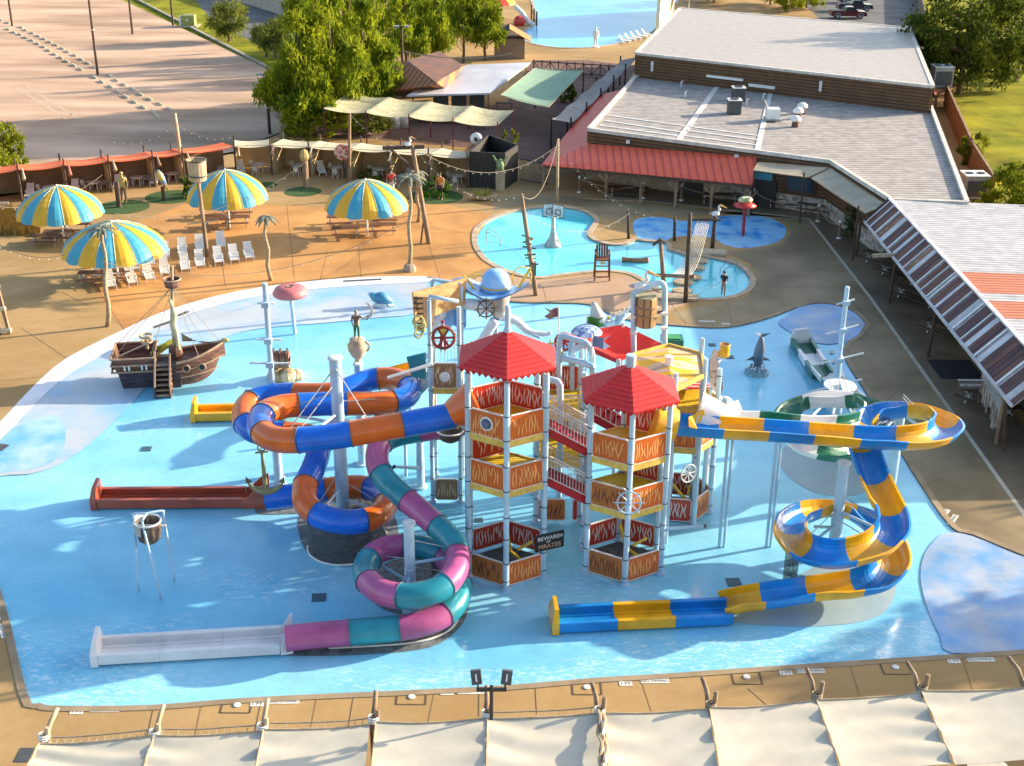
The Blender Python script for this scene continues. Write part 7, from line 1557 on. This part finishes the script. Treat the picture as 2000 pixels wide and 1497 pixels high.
# stanchion posts with sagging chains
prev=None; SP=[(1131,376),(1256,388),(1330,392),(1470,402),(1597,433),(1638,466)]
for i,(x,y) in enumerate(SP):
    c=P(x,y); t=thing('rope_stanchion','pale capped stanchion post, %s from the left along the porch drain'%ORDN[i],'stanchion',c,'rope stanchions along the porch'); MB().tube([c,c+V((0,0,1.35))],.09,8).build('post',wood,t); MB().lathe(c,[(.2,0),(.18,.1)],8).build('foot',white,t); MB().ball(c+V((0,0,1.35)),.14,8,5).build('cap',white,t)
    if prev is not None and i not in(2,): a=prev+V((0,0,1.2)); d=c+V((0,0,1.2)); MB().tube([a.lerp(d,k/10)-V((0,0,.5*4*(k/10)*(1-k/10))) for k in range(11)],.035,5).build('rope',rope_m,t)
    prev=c
b=MB(); c=P(1662,462)
for k in range(160): a=random.uniform(0,6.28); p=c+V((random.uniform(-.5,.5),random.uniform(-.5,.5),random.uniform(.2,2.2))); d=V((cos(a)*.5,sin(a)*.5,random.uniform(-.3,.35))); s_=V((-sin(a)*.12,cos(a)*.12,0)); b.add([p,p+d*.5+s_,p+d,p+d*.5-s_],[(0,1,2,3),(3,2,1,0)])
t=thing('broadleaf_plant','leafy green plant beside the log bracket at the end of the beige sail','plant',c); b.build('leaves',mat('broad_leaf',(.05,.13,.02),.6,col2=(.16,.24,.05),scale=2),t); MB().lathe(c,[(.4,0),(.5,.6)],10).build('pot',darkwood,t)
# ================= foreground canopy
fg=mat('foreground_cream_fabric',(.60,.56,.46),.85,var=.08,scale=.9,dirt=.25,trans=.1)
# joined panels between the near posts; front edge runs along the deck, rear edge is below the frame
tops=[(75,1452),(298,1440),(512,1428),(722,1414),(950,1402),(1170,1396),(1384,1385),(1592,1366),(1797,1352),(2010,1341)]
bots=[(20,1560),(250,1580),(480,1580),(705,1580),(945,1580),(1180,1580),(1412,1560),(1645,1512),(1862,1492),(2085,1480)]
zc=3.0
ordp=['first','second','third','fourth','fifth','sixth','seventh','eighth','ninth']
for i in range(9):
    g=.04 if i not in(3,5) else .2
    A=P(*tops[i],zc);B=P(*tops[i+1],zc);Cc=P(*bots[i+1],zc-.3);D=P(*bots[i],zc-.3); e=(B-A).normalized()*g; A=A+e;D=D+e
    t=thing('shade_sail','cream near shade sail panel, %s from the left along the bottom of the view'%ordp[i],'shade sail',V(((A.x+B.x)/2,(A.y+B.y)/2,0)),'cream shade sails over the near deck')
    ph=random.uniform(0,6)
    def fn(u,v,A=A,B=B,Cc=Cc,D=D,ph=ph):
        p=A.lerp(B,u).lerp(D.lerp(Cc,u),v); p.z-=.18*4*u*(1-u)*(.05+1.5*v*(1-v))+.05*sin(v*22+2.2*sin(u*3+ph))*(.4+.6*abs(2*u-1)); p.y-=.10*4*u*(1-u)*(1-v)*1.0; return p
    MB().sheet(fn,22,26,.012).build('fabric',fg,t,smooth=True)
    b=MB(); b.tube([fn(k/14,0)+V((0,0,.02)) for k in range(15)],.03,5); b.tube([fn(0,k/10)+V((0,0,.02)) for k in range(11)],.03,5); b.build('edge_rope',log,t)
    if i in(0,1,2,4): 
        b=MB()
        for k in range(15): p=fn(k/14,0); b.beam(p,p+V((0,.28+.1*sin(k),.03)),.025)
        b.tube([fn(k/14,0)+V((0,.3,.04)) for k in range(15)],.025,5); b.build('lacing',rope_m,t)
for i,(x,y,x2,y2,dbl) in enumerate(((84,1447,108,1398,0),(300,1440,316,1386,0),(510,1428,520,1374,0),(727,1412,732,1362,0),(948,1402,950,1350,0),(1168,1396,1153,1340,1),(1385,1385,1371,1326,1),(1592,1366,1577,1310,1),(1797,1352,1770,1296,1),(2003,1342,1967,1288,1))):
    p=P(x,y,zc-.1); q=P(x2,y2,zc+1.0) 
    t=thing('canopy_post','forked driftwood post holding the near cream sails, %s from the left'%(ORDN[i]),'post',V((p.x,p.y,0)),'driftwood posts of the near canopy')
    m=log if i<3 else wood; top=V((p.x+(x2-x)*.012,p.y+.85,zc+.55))
    MB().tube([V((p.x,p.y,0)),V((p.x,p.y,zc+.1))],.10,9).build('post',m,t,smooth=True); MB().tube([V((p.x,p.y,zc-.2)),V((p.x,p.y,zc+.0)).lerp(top,.5)+V((.03,0,.05)),top],[.095,.085,.075],8).build('raking_arm',m,t,smooth=True)
    MB().tube([V((p.x+.14,p.y,zc-.3)),V((p.x+.2,p.y+.05,zc+.4+(.2 if dbl else 0)))],[.1,.08],7).build('short_arm',m,t)
    b=MB(); [b.ring(V((p.x+.05,p.y+.02,zc-.05+.09*k)),.17,.03,(0,.1,1),10,5) for k in range(3)]; b.build('lashing',white if i<6 else rope_m,t)
p=P(1168,1396,zc); d=(P(1180,1580,zc)-p)
t=thing('rope_bundle','thick bundle of branches and rope lying between the two middle near sails','rope bundle',V((p.x,p.y,0)))
for k in range(4): MB().tube([p+d*s+V((.06*sin(s*20+k*2)+.05*k,0,.12+.05*cos(s*17+k))) for s in [j/16 for j in range(17)]],.06,6).build('branch',[log,wood,white,log][k],t)
# floodlights
p=P(960,1402,zc); y0=p.y
t=thing('floodlight_pair','pair of black floodlights on a crossbar above the near sails','floodlight',V((p.x,p.y,0)))
MB().tube([V((p.x,y0,0)),V((p.x,y0,zc+1.3))],.06,8).build('post',black,t); zb=zc+1.15; MB().beam((p.x-.5,y0,zb),(p.x+.5,y0,zb),.1).build('crossbar',black,t)
for s in(-1,1):
    MB().beam((p.x+s*.45,y0,zb),(p.x+s*.45,y0,zb+.25),.06).build('bracket',black,t); M3=Matrix.Rotation(s*.12,3,'Y')@Matrix.Rotation(-.3,3,'X'); h=MB().box((p.x+s*.5,y0,zb+.5),(.34,.16,.48),M3=M3).build('lamp_head',dgrey,t); MB().box(V((p.x+s*.5,y0,zb+.5))+M3@V((0,-.09,0)),(.05,.02,.26),M3=M3).build('label_strip',white,h)
for (x,y,lab) in ((1600,1492,'left'),(1925,1490,'right')):
    c=P(x,y+45); t=thing('patio_table','round grey table half seen below the near sails, %s one'%lab,'table',c,'tables under the near sails'); MB().lathe(c+V((0,0,.7)),[(.7,0),(.72,.05),(.02,.06)],20).build('tabletop',resin,t); MB().tube([c,c+V((0,0,.7))],.06,8).build('leg',grey,t)
tag(MB().box(P(48,1475,.01),(.5,.75,.02)).build('floor_grate',dgrey,org=P(48,1475)),'grey square grate in the deck at the bottom left corner','grate')
# ================= wheel stops, cars, boxes
stops=[(170,217),(205,238),(258,262),(305,285),(350,307),(395,332),(443,355),(490,382),(533,408),(588,435),(640,467),(692,497),(740,530),(855,592),(910,630),(970,665),(1040,700),(1100,740),(1170,778),(1250,815),(1325,855),
 (10,160),(65,182),(68,232),(115,257),(162,272),(205,298),(255,320),(300,345),(345,370),(385,398),(430,427),(480,455),(525,482),(580,515),(632,545),(740,608),(797,643),(865,680),(925,720),(985,760),(1050,800),(1120,842),(1198,880),(1230,912)]
sm=mat('tan_wheel_stop',(.62,.54,.38),.8,dirt=.2); base=MB().add([(-.9,-.12,0),(.9,-.12,0),(.9,.12,0),(-.9,.12,0),(-.85,-.08,.2),(.85,-.08,.2),(.85,.08,.2),(-.85,.08,.2)],[(0,1,5,4),(1,2,6,5),(2,3,7,6),(3,0,4,7),(4,5,6,7)]).build('wheel_stop',sm)
sdir=P(330,214)-P(45,40); ang=math.atan2(sdir.y,sdir.x)
u1='first second third fourth fifth sixth seventh eighth ninth'.split(); NW=u1+'tenth eleventh twelfth thirteenth fourteenth fifteenth sixteenth seventeenth eighteenth nineteenth twentieth'.split()+['twenty '+q for q in u1]
for i,(x,y) in enumerate(stops):
    o_=base if i==0 else base.copy()
    if i: sc.collection.objects.link(o_)
    o_.location=P(x/3.992,y/3.992,-.02); o_.rotation_euler=(0,0,ang); row,k=(('right',i) if i<21 else ('left',i-21))
    far=NW[k]+' from the far end'
    tag(o_,'concrete wheel stop in the %s row, %s'%(row,far),'wheel stop','wheel stops in the parking lot')
c=P(370,52); t=thing('utility_box','green utility cabinet on a pale slab on the grass strip','utility box',c)
MB().box(c+V((0,0,.9)),(1.9,1.5,1.6)).build('cabinet',mat('olive_cabinet',(.25,.28,.10),.6,dirt=.15),t); MB().box(c+V((0,0,.1)),(2.8,2.4,.2)).build('slab',conc,t); MB().box(c+V((-.1,-.77,1.)),(.2,.04,.3)).build('handle',white,t); MB().box(c+V((-1.3,.3,.8)),(.3,1.,1.4)).build('side_box',white,t)
def car(label,loc,rz,paint,kind='truck',group='vehicles parked behind the hall'):
    t=thing('parked_car',label,'pickup truck' if kind=='truck' else 'car',loc,group); rot=Matrix.Rotation(rz,3,'Z'); W=lambda x,y,z:V(loc)+rot@V((x,y,z))
    L=5.6 if kind=='truck' else 4.8; hw=.98
    def solid(pr,hw0,hw1,name,m,z_mid=None):
        n=len(pr); vs=[W(x,-(hw0 if z<1.05 else hw1),z) for x,z in pr]+[W(x,(hw0 if z<1.05 else hw1),z) for x,z in pr]
        return MB().add(vs,[tuple(range(n)),tuple(reversed(range(n,2*n)))]+[(i,i+n,(i+1)%n+n,(i+1)%n) for i in range(n)]).build(name,m,t)
    solid([(-L/2,.45),(L/2,.45),(L/2,.9),(L/2-.15,1.1),(L/2-1.4,1.2),(-L/2+.1,1.2),(-L/2,1.1)],hw,hw*.95,'body',paint)
    x0=-.55 if kind=='truck' else -2.0
    solid([(x0-.1,1.18),(1.45,1.18),(.7,1.75),(x0+.2,1.78)],hw*.93,hw*.78,'cabin',glass); solid([(x0+.1,1.72),(.85,1.72),(.7,1.82),(x0+.25,1.84)],hw*.8,hw*.76,'roof',paint)
    if kind=='truck': MB().box(W(-1.75,0,1.22),(1.9,1.5,.05),rz).build('load_bed',black,t)
    for x in(-L/2+1.05,L/2-1.0):
        for s in(-1,1):
            w_=MB().tube([W(x,s*hw*1.0,.4),W(x,s*(hw-.25),.4)],.40,16).build('wheel',black,t); MB().tube([W(x,s*(hw+.02),.4),W(x,s*(hw-.02),.4)],.24,12).build('rim',grey,w_)
            MB().tube([W(x+.5*cos(a),s*(hw+.01),.42+.5*sin(a)) for a in [R(q) for q in range(0,181,20)]],.05,5).build('wheel_arch',grey,t)
    for s in(-1,1): MB().box(W(L/2+.01,s*.72,.85),(.06,.3,.2),rz).build('headlight',white,t); MB().box(W(-L/2-.01,s*.8,.9),(.06,.15,.3),rz).build('tail_light',red,t); MB().box(W(.95,s*(hw+.08),1.2),(.15,.2,.15),rz).build('mirror',paint,t)
    MB().box(W(L/2+.06,0,.55),(.15,1.8,.25),rz).build('bumper',grey,t); MB().box(W(-L/2-.06,0,.55),(.15,1.8,.22),rz).build('bumper',grey,t); MB().box(W(L/2+.02,0,.85),(.04,1.05,.28),rz).build('grille',grey,t)
    return t
pm_=lambda k,c:mat(k,c,.25,var=.05,coat=.6,metal=.2)
car('dark maroon pickup truck parked nearest behind the hall roof',P(1655,36),.0,pm_('maroon_paint',(.10,.015,.02)))
car('black pickup truck parked behind the maroon one',P(1668,22),.0,pm_('black_paint',(.015,.017,.025)))
car('dark blue car parked farthest behind the hall roof',P(1662,6),.0,pm_('navy_paint',(.015,.04,.09)),'car')
# fences on the right
fw_=stripes('orange_brown_fence',(.40,.17,.05),(.22,.09,.03),'Y',1.5,.15,.8,noise=.35,bump=.3)
t=thing('board_fence','tall orange brown board fence between the low building and the lawn','fence',P(1870,260))
FA,FB,FC=P(1843,208),P(1893,330),P(1935,402)
for a,c in((FA,FB),(FB,FC)): MB().beam(a+V((0,0,1.2)),c+V((0,0,1.2)),.12,2.4).build('panel',fw_,t); MB().beam(a+V((0,0,2.45)),c+V((0,0,2.45)),.2,.1).build('cap_rail',wood,t)
t=thing('board_fence','grey brown board fence along the service road at the top right','fence',P(1792,60)); a,c=P(1786,-40),P(1832,190)
MB().beam(a+V((0,0,1.)),c+V((0,0,1.)),.12,2.0).build('panel',mat('grey_fence',(.25,.2,.15),.85,dirt=.3),t)
for k in range(14): p=a.lerp(c,k/13); MB().beam(p,p+V((0,0,2.2)),.2).build('post',wood,t)
t=thing('service_deck','raised orange timber platform behind the hall carrying the air conditioners','platform',P(1825,160)); MB().slab([P(1795,110,2.1),P(1835,105,2.1),P(1868,170,2.1),P(1826,185,2.1)],.15).build('platform',mat('orange_boards',(.4,.15,.05),.8,dirt=.2),t)
for x,y in((1803,120),(1835,112),(1862,168),(1830,182)): q=P(x,y,2.); MB().tube([V((q.x,q.y,0)),q],.12,6).build('leg',wood,t)
# ================= trees
leafs={}
def leafmat(key,a,b_,tr=.3): return mat(key,a,.75,col2=b_,scale=.55,spec=.15,trans=tr,lo=.38,hi=.62,detail=3)
lp=leafmat('pine_needles',(.085,.14,.008),(.33,.37,.018),.4); lo_=leafmat('broad_leaves',(.035,.06,.008),(.16,.18,.015)); ly=leafmat('bright_leaves',(.12,.15,.006),(.24,.27,.012)); ls=leafmat('sparse_leaves',(.05,.09,.015),(.13,.17,.02))
bark=mat('bark',(.10,.065,.045),.9,col2=(.17,.12,.09),scale=3,bump=.6)
def crownmesh(n,lx,ls_,seed,shape,clumps):
    rnd=random.Random(seed); b=MB(); cl=[]
    for k in range(clumps):
        for _ in range(40):
            p=V((rnd.uniform(-1,1),rnd.uniform(-1,1),rnd.uniform(0,1))); r=math.hypot(p.x,p.y)
            if r<shape(p.z) and (r>shape(p.z)*.35 or p.z>.8): break
        cl.append((p,rnd.uniform(.09,.2)))
    for k in range(n):
        c,r=cl[k%clumps]; g=V((rnd.gauss(0,1),rnd.gauss(0,1),rnd.gauss(0,.7))); 
        g=g.normalized()*(rnd.random()**.45)*r*1.25; p=c+V((g.x,g.y,g.z*.55)); a=V((rnd.gauss(0,1),rnd.gauss(0,1),rnd.gauss(0,.6))).normalized(); q=a.cross(V((rnd.gauss(0,1),rnd.gauss(0,1),rnd.gauss(0,1)))).normalized(); l=rnd.uniform(.6,1.2)
        b.v+= [p,p+q*ls_*l*.5+a*lx*l*.5,p+a*lx*l,p-q*ls_*l*.5+a*lx*l*.5]; m_=len(b.v); b.f.append((m_-4,m_-3,m_-2,m_-1))
    return b,cl
def tree(name,label,loc,h,r,z0,shape,m,n=5200,lx=.075,lw=.03,clumps=80,seed=1,group=None,trunk=.2,cat='tree'):
    t=thing(name,label,cat,loc,group); b,cl=crownmesh(n,lx,lw,seed,shape,clumps); zs=h-z0
    b.v=[V(loc)+V((v.x*r,v.y*r,z0+v.z*zs)) for v in b.v]; b.build('crown',m,t)
    rnd=random.Random(seed+5); k=8; ps=[V(loc)+V((.18*rnd.uniform(-1,1)*(i>0),.18*rnd.uniform(-1,1)*(i>0),(h*.93)*i/k)) for i in range(k+1)]
    tr=MB(); tr.tube(ps,[trunk*(1-.9*i/k)+.02 for i in range(k+1)],8)
    for c,_ in cl[::3]:
        e=V(loc)+V((c.x*r,c.y*r,z0+c.z*zs)); s0=ps[min(k,max(1,int((e.z-.12*h)/(h*.93)*k)))]; tr.tube([s0,(s0+e)/2+V((0,0,.1)),e],[trunk*.28,trunk*.18,.03],5)
    tr.build('trunk',bark,t); return t
cone2=lambda z:(1-z)**.85*.95+.05 if z>.15 else .45+z*3
cone=lambda z:(1-z)*.85+.18 if z>.18 else .55+z*2.2
dome=lambda z:math.sqrt(max(0,1-(abs(z-.42)/.6)**2))
def H(base,ty): b_=P(*base); return PY(base[0],ty,b_.y).z
pines=[((592,262),14.0,5.0,'far left one of the big pine cluster behind the cream cabanas'),((652,250),15.5,5.4,'tallest one in the big pine cluster behind the cream cabanas'),((712,232),14.0,5.0,'right one of the big pine cluster behind the cream cabanas'),((628,225),15.,4.6,'rear left one of the big pine cluster'),((690,205),14.5,4.6,'rear right one of the big pine cluster')]
for i,(bp,h_,r_,lab) in enumerate(pines): tree('pine_tree','bushy sunlit pine, '+lab,P(*bp),h_*.98,r_*1.02,1.6,cone2,lp,14000,.095,.026,62,seed=11+i,group='pines behind the cabanas',trunk=.22)
for i,(bp,h_,r_) in enumerate((((792,150),11,3.6),((845,140),13,3.4),((905,122),11.5,3.6),((948,118),11,3.6),((868,95),13,3.8),((800,100),12,4.),((930,80),12,3.8),((740,120),12,4))):
    tree('pine_tree','tall thin pine with a bare lower trunk around the snack bar, '+['front left','left of the roof','right of the roof','rightmost','second row middle','second row left','second row right','second row far left'][i],P(*bp),h_,r_,2.6,cone2,lp,5600,.13,.035,38,seed=31+i,group='pines by the snack bar',trunk=.17)
tree('broadleaf_tree','large dark green tree standing on the lawn right of the hall',P(1872,184),H((1872,184),-70)*.9,7.2,2.2,dome,lo_,15000,.06,.035,120,seed=51,trunk=.35)
tree('broadleaf_tree','second dark tree cut by the right edge behind the lawn tree',P(1985,160),12,7.5,2.,dome,lo_,12000,.06,.035,100,seed=52,trunk=.3)
tree('broadleaf_tree','bright green tree at the right edge beside the shed roof',P(1990,440),5.,3.2,.3,dome,ly,6500,.09,.05,60,seed=53,trunk=.15)
tree('bush','round yellow green bush outside the coral cabanas at the left edge',P(8,335),4.6,2.3,.2,dome,ly,7000,.10,.05,80,seed=54,trunk=.15,cat='bush')
tree('bush','small yellow green bush growing by the board fence',P(1893,325),3.4,1.4,.1,dome,ly,2600,.14,.06,30,seed=55,trunk=.08,cat='bush')
tree('bush','slender bright shrub where the service road meets the lawn',P(1812,75),3.6,1.8,.1,dome,ly,2600,.14,.06,30,seed=56,trunk=.08,cat='bush')
tree('bush','spreading yellow green shrubs under the big pine cluster',P(618,268),3.4,3.4,.1,dome,ly,5000,.10,.05,50,seed=57,trunk=.1,cat='bush')
tree('bush','dark bush under the upper cream canopy',P(725,262),2.4,2.4,.1,dome,lo_,3500,.10,.05,40,seed=58,trunk=.1,cat='bush')
tree('bush','green fern like bush in the turf island by the gantry',P(848,384),1.7,1.5,.1,dome,leafmat('fern_leaves',(.03,.09,.012),(.08,.19,.02)),2600,.2,.06,24,seed=59,trunk=.06,cat='bush')
tree('bush','low green bush in front of the third cream cabana table',P(722,352),1.1,1.2,.05,dome,ls,1500,.2,.08,16,seed=60,trunk=.05,cat='bush')
tree('bush','green bush beside the barrel topped pole',P(372,384),1.9,1.0,.05,dome,ls,1500,.2,.08,16,seed=61,trunk=.05,cat='bush')
tree('bush','small green tree between the plaza sails',P(1100,198),2.6,1.3,.2,dome,lo_,2000,.2,.08,22,seed=62,trunk=.08,cat='bush')
tree('bush','low clump of green leaves at the corner of the low building',P(1893,403),1.6,1.,.05,dome,ly,1200,.2,.08,14,seed=63,trunk=.05,cat='bush')
tree('bush','small yellow green plant beside the black enclosure',P(992,328),3.6,1.0,1.6,dome,ly,1000,.2,.07,14,seed=64,trunk=.05,cat='bush')
for i,(bp,h_) in enumerate((((1535,22),5.5),((1575,16),6.),((1505,10),5.5),((1420,0),6),((1395,6),5.))):
    tree('broadleaf_tree','yellow green tree behind the hall roof, %s from the left'%['third','rightmost fifth','fourth'][i] if i<3 else 'yellow green tree beyond the hall roof by the red parasol, %s one'%['right','left'][i-3],P(*bp),h_,3.4,.5,dome,ly if i<3 else ls,3600,.11,.05,50,seed=70+i,group='trees behind the hall',trunk=.14)
def palm(label,base,h_,L,n=46,seed=0):
    rnd=random.Random(seed); c=P(*base); t=thing('palm_tree',label,'palm tree',c,'fan palms on the grass strip'); MB().tube([c,c+V((0,0,h_*.5)),c+V((.05,0,h_))],[.28,.2,.2],8).build('trunk',bark,t); b=MB(); tp=c+V((0,0,h_))
    for k in range(n):
        a=rnd.uniform(0,6.28); el=rnd.uniform(-.5,1.2); d=V((cos(a)*cos(el),sin(a)*cos(el),sin(el))); s=V((-sin(a),cos(a),0)); e=tp+d*L*.55
        for j in range(9): f=(j-4)/4; q=e+(d+s*f*.9+V((0,0,-.25*abs(f)))).normalized()*L*.5; b.add([e,e+(q-e)*.6+s*.07,q-V((0,0,.1)),e+(q-e)*.6-s*.07],[(0,1,2,3),(3,2,1,0)])
        b.add([tp,tp+s*.03,e+s*.03,e],[(0,1,2,3),(3,2,1,0)])
    b.build('fronds',leafmat('palm_leaf',(.10,.13,.03),(.24,.26,.06)),t)
plm=leafmat('palm_leaf',(.10,.13,.02),(.26,.28,.05))
ball_=lambda z:math.sqrt(max(0,1-(2*z-1)**2))
for bp,h_,r_,lab,sd2 in (((447,82),5.2,2.7,'round fan palm on the grass strip beside the utility box',1),((520,112),4.2,1.7,'smaller fan palm by the roadside left of the pines, left one',2),((536,116),4.8,2.0,'smaller fan palm by the roadside left of the pines, right one',3)):
    tree('palm_tree',lab,P(*bp),h_,r_,1.2,ball_,plm,2600,.42,.035,40,seed=80+sd2,group='fan palms on the grass strip',trunk=.2,cat='palm tree')
struct('river_pool',MB().flat([pts((735,35),(790,40),(870,85),(850,98),(800,72),(735,50))],.02),w3); struct('river_pool',MB().flat([pts((590,-10),(640,-12),(650,4),(600,8))],.02),w3)
# trees east of the site, outside the frame, that shade the slides and the near deck
for i,(x,y,h_,r_) in enumerate(((46,44,10,5.5),(49,54,11,6),(54,66,10,5.5),(64,80,10,6),(44,35,9,5))):
    tree('pine_tree','tall pine east of the rusty shed, %s from the near end'%ORDN[i],(x,y,0),h_,r_,2.,cone,lp,4200,.17,.06,70,seed=90+i,group='pines east of the shed',trunk=.22)
